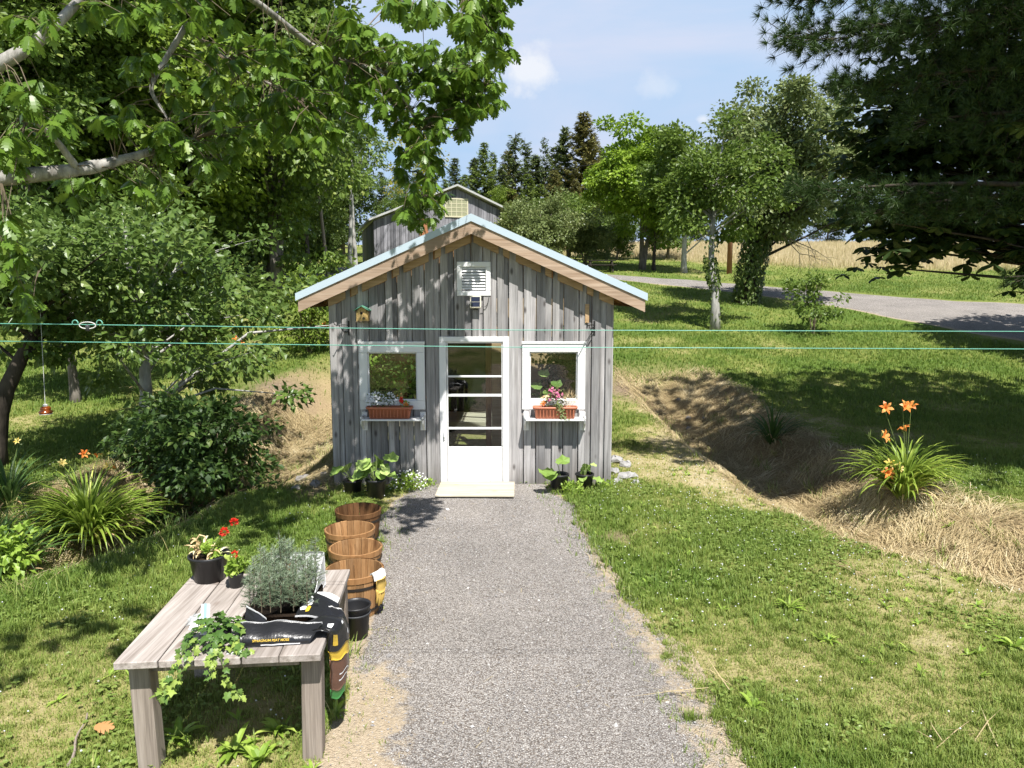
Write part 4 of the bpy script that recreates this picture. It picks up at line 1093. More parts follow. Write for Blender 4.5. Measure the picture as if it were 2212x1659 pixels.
def whorl(c, n, size, spread=.6, base=None):
    """drooping rosette of lobed leaves at a twig tip"""
    az = oR.uniform(0, 6.28) + np.arange(n) * 6.283 / n + oR.normal(size=n) * .3
    el = oR.uniform(-1.4, -.25, n)
    ax = np.stack([np.cos(az) * np.cos(el), np.sin(az) * np.cos(el), np.sin(el)], -1)
    nr = np.stack([np.cos(az) * .7, np.sin(az) * .7, np.full(n, .9)], -1) + oR.normal(size=(n, 3)) * .35
    scatter(oc, *OAK, np.repeat(c[None], n, 0) + ax * .02, ax, nr, size * oR.uniform(.7, 1.2, n), np.clip(oR.normal(.45, .25, n), 0, 1))
    if base is not None: tw_.add(*tube(np.array([base, (base + c) / 2 + np.array([0, 0, .04]), c]), [.005, .0035, .002], 4, False))
oak_clusters = [ # px, py, Y, rx px, ry px, whorls
    (900, 130, 7.9, 150, 55, 62), (1010, 150, 8.3, 75, 65, 44), (790, 110, 7.5, 100, 60, 34), (930, 200, 8.1, 120, 55, 52), (1020, 215, 8.3, 65, 45, 26),
    (985, 255, 8.2, 60, 25, 12), (900, 285, 8.0, 60, 40, 22), (905, 350, 8.0, 50, 45, 20), (905, 445, 8.0, 48, 35, 18), (940, 405, 8.0, 28, 30, 8), (800, 215, 7.5, 70, 50, 22),
    (1040, 30, 5.9, 55, 45, 26), (900, 5, 5.8, 70, 26, 14), (1080, 90, 6.0, 24, 30, 7), (1060, -40, 5.9, 60, 50, 18),
    (640, 190, 7.1, 110, 65, 36), (560, 250, 6.9, 120, 55, 34), (680, 280, 7.2, 50, 40, 14), (450, 200, 6.4, 90, 50, 16), (520, 90, 6.6, 110, 60, 18),
    (370, 290, 6.0, 60, 35, 11), (250, 230, 5.8, 60, 40, 7), (80, 260, 5.0, 70, 60, 9), (60, 175, 4.7, 55, 25, 5), (60, 30, 4.9, 60, 40, 6), (20, 330, 5.0, 40, 60, 6), (320, 400, 6.1, 60, 35, 9), (460, 330, 6.5, 60, 45, 14), (180, 400, 5.7, 60, 30, 5),
    (20, 560, 5.4, 30, 45, 8), (50, 640, 5.6, 25, 30, 5), (420, 10, 6.1, 120, 40, 14), (260, 20, 5.5, 90, 30, 6), (10, 480, 5.3, 15, 35, 4), (720, 60, 7.2, 60, 50, 12), (340, 130, 6.0, 70, 60, 8)]
LB = np.concatenate([L1, L2, L3, L4, L5, L6, L7, L8])
for px, py, Y, rx, ry, nw in oak_clusters:
    for k in range(int(nw * 1.35)):
        a = oR.uniform(0, 6.28); q = oR.random() ** .5
        c = atY(px + rx * q * math.cos(a), py + ry * q * math.sin(a), Y + oR.normal() * .28)
        j = int(np.argmin(((LB - c) ** 2).sum(1)))
        bse = LB[j] if np.linalg.norm(LB[j] - c) < .9 else c + np.array([oR.normal() * .1, oR.normal() * .1, .25])
        whorl(c, oR.integers(7, 11), .122, base=bse)
# crown above the picture that throws the dappled shade on the lawn
up = np.random.default_rng(62)
for (x0, x1, y0, y1, z0, z1, k_) in ((-3.4, -1.3, 4.0, 5.9, 5.2, 6.6, 60), (-2.9, -1.9, 1.5, 2.7, 4.8, 5.8, 16), (-6.5, -2.5, 4.4, 7.4, 6.2, 8.5, 170), (-7.5, -4.5, 2.0, 5.0, 5.5, 9.0, 50)):
  for k in range(k_):
    c = np.array([up.uniform(x0, x1), up.uniform(y0, y1), up.uniform(z0, z1)])
    if c[2] < 2.64 + c[1] * .42 + .15: continue
    whorl(c, 9, .17, base=c + np.array([-.2, -.1, .3]))
oc.build('foliage', M['oak'], oakroot)
tw_.build('twigs', M['twig'], oakroot)
# --- right: white pine in front, broad leafed dark tree behind it
pR = np.random.default_rng(63)
pineroot = thing('white_pine', 'long needled pine boughs reaching in from the upper right corner', 'tree', (9.4, 7.6, hz(9.4, 7.6)))
pk = MB(); pn = MB()
pk.add(*tube([(9.4, 7.6, hz(9.4, 7.6) - .2), (9.4, 7.6, 6), (9.3, 7.6, 13)], [.34, .26, .08], 10))
def tuft(c, d, n=46, L=.125, wd=1.6):
    v = unit(pR.normal(size=(n, 3)) * .75 + d * .9)
    pn.add(*(lambda q: (q[0], q[1]))(place(NEED[0] * np.array([wd, 1, 1]), NEED[1], np.repeat(c[None], n, 0), v, pR.normal(size=(n, 3)), L * pR.uniform(.75, 1.15, n))), np.repeat(np.clip(pR.normal(.45, .2, n), 0, 1), 3))
pineb = [ # start, end (px,py,Y), tufts, spread
    ((2500, -40, 9.4), (1700, -10, 8.9), 220, 55), ((2450, 60, 9.2), (1690, 85, 8.9), 280, 50), ((2500, 150, 9.4), (1800, 190, 8.8), 220, 34), ((2400, -120, 9.2), (1640, -90, 8.8), 160, 60),
    ((2500, 260, 9.6), (1960, 265, 9.1), 150, 45), ((2500, 420, 9.5), (1720, 415, 9.0), 200, 26), ((2450, 430, 9.6), (1860, 460, 9.1), 130, 24), ((2560, 60, 9.2), (2080, 30, 8.9), 190, 70), ((2500, 640, 9.6), (2170, 600, 9.2), 40, 22), ((2480, 20, 8.9), (1880, 60, 8.6), 220, 50)]
for a, b, n, spd in pineb:
    A = atY(*a); B = atY(*b); S = np.array([9.35, 7.6, A[2] + .5])
    t = np.linspace(0, 1, 9)[:, None]
    Ps = A + (B - A) * t; Ps[:, 2] += .12 * np.sin(t[:, 0] * 3.1)
    pk.add(*tube(np.concatenate([[S], Ps]), np.linspace(.06, .008, 10), 6))
    d0 = unit(B - A)
    for k in range(int(n * 1.7)):
        q = pR.random() ** .8; c = A + (B - A) * q
        off = spd / F * c[1]; wdt = (.35 + .65 * math.sin(min(1, q * 1.15) * 2.8))
        sd = pR.normal(size=3) * np.array([.5, .9, .75]) * off * wdt
        c2 = c + sd + d0 * abs(pR.normal()) * .08
        tuft(c2, unit(d0 * .8 + sd / (off + .01) * .5 + np.array([0, 0, .15])))
        if k % 3 == 0: pk.add(*tube(np.array([c - d0 * .12, c2]), [.008, .003], 3, False))
# more crown overhead (out of frame) so the boughs below are shaded as in the photo
for k in range(4400):
    z_ = pR.uniform(5.6, 11); y_ = 11.0 - .568 * z_ + pR.uniform(0, 1) ** 1.2 * 8.0; x_ = 3.3 + .195 * z_ + pR.uniform(0, 8.5)
    if y_ < 11.5 - .568 * z_: x_ += .8
    c = np.array([x_, y_, z_])
    if c[2] < 2.64 + c[1] * .42 + .3: continue
    tuft(c, rdir(1)[0], 30, .26, 3.5)
pk.build('trunk', M['barkdark'], pineroot, True); pn.build('needles', M['pine'], pineroot)
chroot = thing('horse_chestnut_tree', 'very dark broad leafed tree hanging over the drive at the right edge', 'tree', (10.6, 11.6, hz(10.6, 11.6)))
ck = MB(); cc = MB(); cR = np.random.default_rng(64)
CB = np.array([10.6, 11.6, hz(10.6, 11.6)])
ck.add(*tube([CB + (0, 0, -.3), CB + (0, 0, 2), CB + (-.2, -.2, 5), CB + (-.2, -.2, 9)], [.42, .32, .24, .08], 10))
n = 430
d = unit(cR.normal(size=(n, 3))); rad = cR.random(n) ** .38
C = d * (rad * nrm_noise(d, 64))[:, None] * np.array([4.7, 4.2, 3.9]) + CB + np.array([-.4, -.3, 5.6])
extra = []
for px, py, Y, rx, ry, k in ((1960, 500, 9.4, 130, 90, 60), (2050, 330, 9.6, 150, 110, 70), (1930, 330, 9.6, 80, 70, 26), (1900, 560, 9.4, 60, 40, 18), (2000, 620, 9.2, 130, 45, 44), (2130, 560, 9.4, 100, 110, 70), (2160, 640, 8.9, 60, 45, 22), (2050, 170, 9.8, 150, 70, 50), (1850, 250, 9.8, 45, 60, 12), (2180, 250, 9.6, 80, 130, 50)):
    for q in range(k):
        a = cR.uniform(0, 6.28); u_ = cR.random() ** .5
        extra.append(atY(px + rx * u_ * math.cos(a), py + ry * u_ * math.sin(a), Y + 1.0 + cR.normal() * .35))
C = np.concatenate([C, np.array(extra)]); C = C[(C[:, 2] > 2.0)]
vis = (C[:, 0] / C[:, 1] * F + CX)
keep = ~((vis < 1830) & (C[:, 1] < 12.5) & (C[:, 0] < 5.6) & (C[:, 2] < 2.64 + C[:, 1] * .45)); C = C[keep]
vis = (C[:, 0] / C[:, 1] * F + CX); row = 640 - (C[:, 2] - CAMH) / C[:, 1] * F
C = C[(row < np.interp(vis, [1780, 1850, 1900, 1990, 2060, 2130, 2180, 2230, 2600], [300, 430, 540, 560, 530, 515, 580, 600, 620])) | (C[:, 1] > 14)]
for i, c in enumerate(C):
    if i % 2 == 0:
        zs = np.clip(c[2] - 1.0, 2.2, 8.5); s0 = CB + np.array([-.2, -.2, 0]); s0[2] = zs
        m_ = (s0 + c) / 2 + np.array([0, 0, .25])
        ck.add(*tube(np.array([s0, m_, c]), [.045, .03, .008], 4, False))
    for q in range(5):
        e = c + cR.normal(size=3) * np.array([.28, .28, .16]); k = 6
        az = cR.uniform(0, 6.28) + np.arange(k) * 6.283 / k; el = cR.uniform(-.75, -.05, k)
        ax = np.stack([np.cos(az) * np.cos(el), np.sin(az) * np.cos(el), np.sin(el)], -1)
        nr = np.stack([np.cos(az) * .4, np.sin(az) * .4, np.ones(k)], -1) + cR.normal(size=(k, 3)) * .25
        scatter(cc, *OBOV, np.repeat(e[None], k, 0), ax, nr, .19 * cR.uniform(.75, 1.2, k), np.clip(cR.normal(.4, .2, k), 0, 1))
ck.build('trunk', M['barkdark'], chroot, True); cc.build('crown', M['chest'], chroot)
# ------------------------------------------------------------------ work table
TA = math.radians(5.3); TC = np.array([-1.642, 4.27, 0]); TZ = .70
TR = rotz(TA)
def tb(u, v, z=TZ): return TC + TR @ np.array([u, v, 0]) + np.array([0, 0, z])
table = thing('work_table', 'weathered plank work table on four square posts beside the gravel path', 'table', (TC[0], TC[1], 0))
top = None
tm_ = MB(); uu = np.linspace(-.545, .545, 6) + np.array([0, .012, -.02, .01, -.008, 0])
pr = np.random.default_rng(71)
for k in range(5):
    V, Fs = cbox((0, 0, 0), (uu[k + 1] - uu[k] - .006, 1.23 + pr.uniform(-.02, .02), .042), .004)
    V = V @ rotz(pr.normal() * .002).T + np.array([(uu[k] + uu[k + 1]) / 2, pr.normal() * .006, TZ - .021 + pr.normal() * .0015])
    tm_.add(V @ TR.T + TC, Fs, (.72, .6, .78, .45, .66)[k])
tm_.build('tabletop', M['table'], table)
for v in (-.46, .50):
    ap = MB(); V, Fs = cbox((0, v, TZ - .042 - .045), (.80, .035, .085), .003); ap.add(V @ TR.T + TC, Fs, .3)
    ap.build('crosspiece', M['leg'], table)
for u_, v_, lean in ((-.46, -.455, -.03), (.47, -.445, .02), (-.46, .52, 0), (.47, .53, 0)):
    lg = MB(); p = TC + TR @ np.array([u_, v_, 0]); zb_ = hz(p[0], p[1]) - .06
    V, Fs = cbox((0, 0, 0), (.112, .112, TZ - .0425 - zb_), .006)
    V = V + np.array([0, 0, (TZ - .0425 + zb_) / 2]); V[:, 0] += (TZ - V[:, 2]) * lean * -1
    lg.add(V @ TR.T + p, Fs, pr.random()); lg.build('leg', M['leg'], table)
# ---- pots
def pot(name, label, c, rt, rb, h, mat, group=None, lip=.012, soil=.82, cat='pot'):
    r = thing(name, label, cat, tuple(c), group)
    m = MB(); pr_ = [(rb * .2, .004), (rb, .0), (rb + (rt - rb) * .85, h * .86), (rt + .002, h * .88), (rt + lip * .6, h * .9), (rt + lip * .6, h - .004), (rt, h), (rt - .006, h - .006), (rt - .010, h * .86), (rb * .9, .03), (.001, .03)]
    m.add(*lathe(pr_, 28, c)); m.build('pot', mat, r, True)
    s = MB(); zs = h * soil; rs_ = rb + (rt - rb) * soil - .008
    s.add(*lathe([(.001, zs + .012), (rs_ * .5, zs + .008), (rs_, zs - .004), (rs_ * .9, zs - .03)], 18, c)); s.build('soil', M['soil'], r, True)
    return r
# black pot with withered geranium
pc = np.array([-2.085, 4.755, TZ])
p1 = pot('potted_geranium', 'large black pot of withered and red flowering geranium on the back corner of the table', pc, .128, .098, .185, M['blackpot'], cat='potted plant')
gR = np.random.default_rng(72)
def leafball(mat, name, root, c, rad, n, T, ls, flat=.6, up=.6):
    m = MB(); g = gR.normal(size=(n, 3)); g = unit(g) * (gR.random(n) ** .5)[:, None] * np.asarray(rad)
    scatter(m, *T, c + g, unit(g + gR.normal(size=(n, 3)) * .3 * np.max(rad)) + np.array([0, 0, .1]), np.array([0, 0, up]) + gR.normal(size=(n, 3)) * .4, ls * gR.uniform(.6, 1.3, n))
    return m.build(name, mat, root)
def stems(name, mat, root, base, tips, r=.003):
    m = MB()
    for t in tips:
        t = np.array(t); b = np.array(base) + gR.normal(size=3) * np.array([.02, .02, 0])
        m.add(*tube(np.array([b, (b + t) / 2 + gR.normal(size=3) * .012 + np.array([0, 0, .02]), t]), [r, r * .8, r * .6], 5, False))
    return m.build(name, mat, root)
def flowerhead(root, c, rad, n, mat, ls=.02, name='flower'):
    m = MB(); d = rdir(n, .5); scatter(m, *LEAFQ, c + d * rad * .5, d + rdir(n) * .5, rdir(n), ls * gR.uniform(.8, 1.3, n)); return m.build(name, mat, root)
b0 = pc + (0, 0, .16)
leafball(M['weed'], 'leaves', p1, b0 + (.025, 0, .06), (.06, .06, .05), 40, SQUASH, .045)
for dx, hh in ((-.075, .09), (.10, .06), (-.05, .05), (.07, .03)):
    pass
m = MB()
for k in range(34):
    sx = -1 if k < 20 else 1
    c = b0 + np.array([sx * gR.uniform(.02, .095), gR.uniform(-.05, .05), gR.uniform(.0, .11 if sx < 0 else .08)])
    V, Q = ribbon(c, gR.uniform(0, 6.28), gR.uniform(-.4, 1.3), gR.uniform(.05, .11), .022, gR.uniform(.8, 3.2), 6, .4); m.add(V, Q, gR.random())
m.add(*tube([b0 + (-.06, 0, .02), b0 + (-.08, 0, .12), b0 + (-.055, 0, .155), b0 + (-.02, 0, .145), b0 + (-.015, 0, .10)], .005, 6))
m.build('withered_leaves', M['dried'], p1)
stems('stems', M['stalk'], p1, b0, [b0 + (.12, .0, .17), b0 + (.165, .03, .23), b0 + (.03, .02, .08), b0 + (-.04, .0, .07)], .0035)
flowerhead(p1, b0 + (.115, 0, .175), .032, 60, M['red']); flowerhead(p1, b0 + (.175, .03, .235), .024, 44, M['red'])
pc2 = np.array([-1.855, 4.63, TZ])
p2 = pot('potted_geranium', 'small grey pot with one little red bloom between the big black pot and the seedlings', pc2, .052, .04, .10, M['greypot'], cat='potted plant', lip=.006)
b2 = pc2 + (0, 0, .09)
leafball(M['weed'], 'leaves', p2, b2 + (.01, 0, .06), (.07, .06, .055), 60, SQUASH, .045)
stems('stems', M['stalk'], p2, b2, [b2 + (.0, 0, .125), b2 + (.05, 0, .08), b2 + (-.05, 0, .06)], .0025); flowerhead(p2, b2 + (0, 0, .135), .02, 34, M['red'], .016)
# ---- seedlings in the opened bag
SDC = np.array([-1.425, 4.30]);
def seedling(seed, h):
    r = np.random.default_rng(seed); st = MB(); nd = MB(); br_ = MB()
    tipx = r.normal(size=2) * .012
    st.add(*tube([(0, 0, 0), (tipx[0] * .5, tipx[1] * .5, h * .5), (tipx[0], tipx[1], h)], [.0035, .0028, .0015], 4))
    segs = []
    for z in np.arange(.06, h * .93, .026):
        for k in range(r.integers(1, 4)):
            a = r.uniform(0, 6.28); L = .072 * (1 - .6 * z / h) * r.uniform(.6, 1.2); el = r.uniform(.15, .7)
            p0 = np.array([tipx[0] * z / h, tipx[1] * z / h, z]); p1_ = p0 + L * np.array([math.cos(a) * math.cos(el), math.sin(a) * math.cos(el), math.sin(el)])
            segs.append((p0, p1_, z / h))
    segs.append((np.array([tipx[0] * .5, tipx[1] * .5, h * .45]), np.array([tipx[0], tipx[1], h]), 1.0))
    for p0, p1_, q in segs:
        L = np.linalg.norm(p1_ - p0); n = int(12 + L * 330); t = r.random(n)[:, None]
        d = unit(p1_ - p0)
        st.add(*tube(np.array([p0, p1_]), [.0015, .0008], 3, False))
        v = unit(d * .8 + r.normal(size=(n, 3)) * .6)
        V, Fo = place(NEED[0] * np.array([2.4, 1, 1]), NEED[1], p0 + (p1_ - p0) * t, v, r.normal(size=(n, 3)), .027 * r.uniform(.7, 1.2, n))
        nd.add(V, Fo, np.repeat(np.clip(.25 + .5 * q + r.normal(size=n) * .15, 0, 1), 3))
    return st, nd
sproto = []
for k in range(6):
    st, nd = seedling(80 + k, (.30, .40, .25, .35, .44, .28)[k])
    r = thing('spruce_seedling', 'blue green spruce seedling standing in the opened peat bag on the table', 'seedling', (0, 0, 0), 'spruce seedlings in the opened bag')
    st.build('stem', M['twig'], r); nd.build('needles', M['blueneedle' if k != 2 else 'redneedle'], r); sproto.append(r)
sproto[2]['label'] = 'browned spruce seedling standing in the opened peat bag on the table'
SG = []
for i in range(6):
    for j in range(6):
        SG.append((-.165 + i * .066 + pr.normal() * .012, -.20 + j * .08 + pr.normal() * .012, j))
used = set()
for q, (a, b, j) in enumerate(SG):
    k = (q * 5 + j) % 6
    if j > 1 and k == 2: k = 4
    if j == 0 and k in (1, 4): k = 5
    p = np.array([SDC[0], SDC[1], TZ + .045]) + TR @ np.array([a, b, 0])
    if k not in used: o = sproto[k]; used.add(k); o.location = p; o.rotation_euler = (0, 0, pr.uniform(0, 6))
    else: o = dup(sproto[k], p, pr.uniform(0, 6), pr.uniform(.85, 1.12) * (1.0 + .06 * j / 5))
for k in range(6):
    if k not in used: sproto[k].location = (SDC[0], SDC[1], TZ + .045)
def wr(P, amp=.006, sc=.06, s=3):
    """crumple a sheet"""
    Q = P.copy(); n = (fbm(P[..., 0] + P[..., 2] * .7, P[..., 1] + P[..., 2], sc, s, 3) - .5) * 2 * amp
    Q[..., 1] += n; Q[..., 2] += n * .6; Q[..., 0] += n * .3
    return Q
def loft(c0, c1, c2, c3, m=16, n=24):
    """bilinear sheet between four corners (v0u0,v0u1,v1u0,v1u1)"""
    u = np.linspace(0, 1, n)[None, :, None]; v = np.linspace(0, 1, m)[:, None, None]
    c0, c1, c2, c3 = [np.array(c, float) for c in (c0, c1, c2, c3)]
    return (c0 * (1 - u) + c1 * u) * (1 - v) + (c2 * (1 - u) + c3 * u) * v
bag = thing('peat_moss_bag', 'slit open black and white bag of peat moss holding the seedlings on the table', 'bag', tuple(tb(.2, 0)))
# contents
V, Fs = cbox((SDC[0], SDC[1], TZ + .03), (.40, .47, .055), .02); mm = MB(); mm.add((V - np.array([*SDC, 0])) @ TR.T + np.array([*SDC, 0]), Fs); mm.build('peat', M['soil'], bag, True)
# front flap
P = loft(atz(524, 1398, TZ + .004), atz(668, 1390, TZ + .004), (-1.535, 3.875, TZ + .105), (-1.09, 3.93, TZ + .088), 14, 30)
vv = np.linspace(0, 1, 14)[:, None]; u1 = np.linspace(0, 1, 30)[None]
P[..., 1] -= .035 * np.sin(vv * 3.14) ; P[..., 2] += .012 * np.sin(u1 * 5) * vv - .018 * vv * np.exp(-((u1 - .28) / .14) ** 2)
P = wr(P, .005, .07, 4); FL = P.copy()
m = MB(); V, Fs = thick(P, .003); m.add(V, Fs); front = m.build('front_flap', M['bagblack'], bag, True)
def edge_strip(P, row, h, mat, name, par, push=.003):
    e = P[row]; n_ = np.zeros_like(e); n_[:, 1] = -push
    m = MB(); Pm = np.stack([e + n_ + np.array([0, 0, -h]), e + n_ + np.array([0, -.001, .004])]); V, Fs = thick(Pm, .0015); m.add(V, Fs); return m.build(name, mat, par)
edge_strip(FL, 13, .008, M['bagwhite'], 'white_hem', front)
m = MB(); Pm = np.stack([FL[0, 8:26] + np.array([0, -.006, .004]), FL[1, 8:26] + np.array([0, -.006, .004])]); V, Fs = thick(Pm, .0015); m.add(V, Fs); m.build('white_band', M['bagwhite'], front)
# lettering
def lettering(txt, size, org, ux, uy, mat, par, name='lettering', depth=.0008):
    cu = bpy.data.curves.new(name, 'FONT'); cu.body = txt; cu.size = size; cu.extrude = depth; cu.offset = size * .012
    t_ = bpy.data.objects.new(name, cu); COL.objects.link(t_)
    dg = bpy.context.evaluated_depsgraph_get(); me = bpy.data.meshes.new_from_object(t_.evaluated_get(dg))
    bpy.data.objects.remove(t_)
    co_ = np.zeros(len(me.vertices) * 3); me.vertices.foreach_get('co', co_); co_ = co_.reshape(-1, 3)
    ux = unit(np.array(ux, float)); uy = unit(np.array(uy, float)); uz = np.cross(ux, uy)
    co_ = np.array(org) + co_[:, 0:1] * ux + co_[:, 1:2] * uy + co_[:, 2:3] * uz - OFF.get(par.name, 0)
    me.vertices.foreach_set('co', co_.astype(np.float32).ravel()); me.materials.clear(); me.materials.append(mat); me.update()
    o = bpy.data.objects.new(name, me); COL.objects.link(o); o.parent = par; OFF[o.name] = OFF.get(par.name, np.zeros(3)); return o
r_ = FL[4]; o0 = r_[9] + np.array([0, -.010, 0])
lettering('SPHAGNUM PEAT MOSS', .0185, FL[4][6] + np.array([-.012, -.0125, .002]), FL[4][24] - FL[4][6], FL[7][12] - FL[3][12], M['bagyellow'], front)
# left corner flap
P = loft((-1.56, 3.96, TZ + .006), (-1.44, 3.93, TZ + .02), (-1.545, 3.99, TZ + .15), (-1.42, 3.965, TZ + .085), 10, 12); P = wr(P, .006, .05, 7)
m = MB(); V, Fs = thick(P, .003); m.add(V, Fs); lf = m.build('corner_flap', M['bagblack'], bag, True); edge_strip(P, 9, .007, M['bagwhite'], 'white_hem', lf)
# white inside panel at the back, standing up
P = loft(tb(.06, .37, TZ + .01), tb(.415, .34, TZ + .01), tb(.05, .40, TZ + .215), tb(.405, .37, TZ + .225), 12, 18); P = wr(P, .006, .12, 9)
m = MB(); V, Fs = thick(P, .004); m.add(V, Fs); m.build('back_panel', M['bagwhite'], bag, True)
P = loft(tb(.385, -.02, TZ + .01), tb(.415, .34, TZ + .01), tb(.40, .06, TZ + .09), tb(.407, .365, TZ + .222), 12, 18); P = wr(P, .005, .1, 11)
m = MB(); V, Fs = thick(P, .004); m.add(V, Fs); m.build('side_panel', M['bagwhite'], bag, True)
# white folded flap on the table, black flap with emblem over it
P = loft(tb(.39, -.06, TZ + .055), tb(.545, -.09, TZ + .012), tb(.375, .10, TZ + .05), tb(.545, .08, TZ + .014), 12, 14); P[..., 2] += .02 * np.sin(np.linspace(0, 3.1, 14))[None]; P = wr(P, .006, .08, 13)
m = MB(); V, Fs = thick(P, .003); m.add(V, Fs); m.build('folded_flap', M['bagwhite'], bag, True)
P = loft(tb(.335, -.235, TZ + .05), tb(.575, -.30, TZ + .012), tb(.37, -.02, TZ + .10), tb(.57, -.10, TZ + .05), 14, 16); P[..., 2] += .025 * np.sin(np.linspace(.2, 3.1, 16))[None]; P = wr(P, .007, .08, 15); SFp = P.copy()
m = MB(); V, Fs = thick(P, .003); m.add(V, Fs); sf = m.build('side_flap', M['bagblack'], bag, True)
# bird emblem on the flap
def onsheet(P, pts, lift=.004):
    m_, n_ = P.shape[:2]; out = []
    for u_, v_ in pts:
        a = np.clip(u_, 0, .999) * (n_ - 1); b = np.clip(v_, 0, .999) * (m_ - 1); i, j = int(b), int(a); fa_, fb = a - j, b - i
        out.append((P[i, j] * (1 - fa_) + P[i, j + 1] * fa_) * (1 - fb) + (P[i + 1, j] * (1 - fa_) + P[i + 1, j + 1] * fa_) * fb)
    out = np.array(out); N = unit(np.cross(P[-1, 0] - P[0, 0], P[0, -1] - P[0, 0])); N = N if N[2] > 0 else -N
    return out + N * lift
def decal(P, pts, mat, name, par, lift=.005, c=None):
    ctr = np.mean(pts, 0); A = onsheet(P, list(pts) + [ctr], lift); k = len(pts)
    m = MB(); m.add(A, np.array([[i, (i + 1) % k, k] for i in range(k)])); return m.build(name, mat, par)
decal(SFp, [(.02, .30), (.10, .36), (.17, .62), (.15, .80), (.20, .86), (.26, .78), (.24, .70), (.31, .62), (.30, .46), (.22, .34), (.20, .22), (.06, .18)], M['bagwhite'], 'bird_emblem', sf)
decal(SFp, [(.22, .10), (.30, .14), (.31, .34), (.24, .42), (.19, .28)], M['bagyellow'], 'bird_beak', sf, .008)
edge_strip(SFp, 0, .007, M['bagwhite'], 'white_hem', sf)
# second, empty bag draped over the right edge of the table
bag2 = thing('soil_bag', 'empty black, yellow and brown soil bag hanging down over the right edge of the table', 'bag', tuple(tb(.57, -.3)))
m_, n_ = 34, 16
s_ = np.linspace(0, 1, m_)[:, None]; c_ = np.linspace(-1, 1, n_)[None]
wid = np.interp(s_, [0, .3, .55, 1], [.15, .16, .135, .085])
tw_s = sm(.18, .45, s_)
uu2 = np.interp(s_, [0, .16, .28, .4, .7, 1], [.40, .52, .59, .605, .60, .585]) + c_ * wid * .28 * tw_s + .022 * np.cos(c_ * 2.2) * (s_ > .2)
zz2 = np.interp(s_, [0, .16, .28, .4, .7, 1], [TZ + .012, TZ + .05, TZ + .03, TZ - .06, TZ - .23, TZ - .395]) + .012 * np.cos(c_ * 6)
vv2 = -.30 + c_ * wid * (1 - .28 * tw_s) + s_ * .02 - .05 * s_
P = np.stack(np.broadcast_arrays(uu2, vv2, zz2), -1)
P = P @ TR.T + TC; P = wr(P, .014, .07, 17)
secs = [(0, 15, 'bagblack', 'black_panel'), (15, 19, 'bagyellow', 'yellow_band'), (19, 30, 'bagbrown', 'brown_print'), (30, 33, 'baggreen', 'green_base')]
parts = {}
for a, b, mt, nm in secs:
    m = MB(); V, Fs = thick(P[a:b + 1], -.012); m.add(V, Fs); parts[nm] = m.build(nm, M[mt], bag2, True)
def band(P, s0, s1, c0, c1, mat, nm, par, lift):
    A = P[s0:s1 + 1, c0:c1 + 1]; N = np.cross(np.gradient(A, axis=0), np.gradient(A, axis=1)); N /= np.linalg.norm(N, axis=2)[..., None] + 1e-9
    if (N[..., 0].mean()) < 0: N = -N
    m = MB(); V, Q = gridsheet(A + N * lift); m.add(V, Q); return m.build(nm, mat, par)
LIFT = .0165
A = P[24:26, 3:13].copy(); A[1] = A[0] * .65 + A[1] * .35; 
for s0 in (24, 26):
    A = P[s0:s0 + 2, 3:13].copy(); A[1] = A[0] * .6 + A[1] * .4; A[..., 0] += LIFT; m = MB(); V, Q = gridsheet(A); m.add(V, Q); m.build('white_print_line', M['bagwhite'], parts['brown_print'])
for (k0, k1, c0, c1) in ((6, 7, 3, 5), (9, 10, 6, 7), (12, 13, 9, 11)):
    A = P[k0:k1 + 1, c0:c1 + 1].copy(); A[..., 2] += .014; A[..., 0] += .012; m = MB(); V, Q = gridsheet(A); m.add(V, Q); m.build('white_fold_print', M['bagwhite'], parts['black_panel'])
A = P[10:14, 1:4].copy(); A[..., 0] += .016; A[..., 1] -= .004; m = MB(); V, Q = gridsheet(A); m.add(V, Q); m.build('yellow_print', M['bagyellow'], parts['black_panel'])
# ---- ivy
ivy = thing('potted_ivy', 'trailing green ivy spilling over the front edge of the table', 'potted plant', tuple(tb(-.03, -.42)))
ic = tb(-.03, -.42)
m = MB(); m.add(*lathe([(.04, 0), (.05, .07), (.054, .075), (.045, .07)], 16, ic)); m.build('pot', M['blackpot'], ivy, True)
iR = np.random.default_rng(91); m = MB(); sm3 = MB()
n = 120; a = iR.uniform(0, 6.28, n); q = iR.random(n) ** .5
pos = ic + np.stack([np.cos(a) * q * .165 - .02, np.sin(a) * q * .125 - .02, .045 + .10 * (1 - q ** 2) + iR.normal(size=n) * .018], -1)
scatter(m, *IVY, pos, np.stack([np.cos(a), np.sin(a) - .4, -.35 + iR.normal(size=n) * .3], -1), np.stack([np.cos(a) * .5, np.sin(a) * .5 - .35, np.ones(n)], -1) + iR.normal(size=(n, 3)) * .3, .05 * iR.uniform(.6, 1.2, n), np.clip(iR.normal(.35, .25, n), 0, 1))
vines = [[ic + (.0, -.1, .06), tb(.02, -.635, TZ + .02), tb(.06, -.66, TZ - .09), tb(.10, -.66, TZ - .16), tb(.13, -.66, TZ - .22)],
         [ic + (-.1, -.1, .05), tb(-.14, -.64, TZ + .01), tb(-.20, -.67, TZ - .08), tb(-.25, -.68, TZ - .12), tb(-.29, -.69, TZ - .16)],
         [ic + (-.15, -.05, .05), tb(-.2, -.62, TZ + .02), tb(-.24, -.66, TZ - .06), tb(-.22, -.67, TZ - .13)],
         [ic + (.1, -.08, .07), tb(.10, -.58, TZ + .03), tb(.15, -.585, TZ + .02)],
         [ic + (.02, -.1, .06), tb(-.03, -.64, TZ + .01), tb(-.02, -.66, TZ - .07)]]
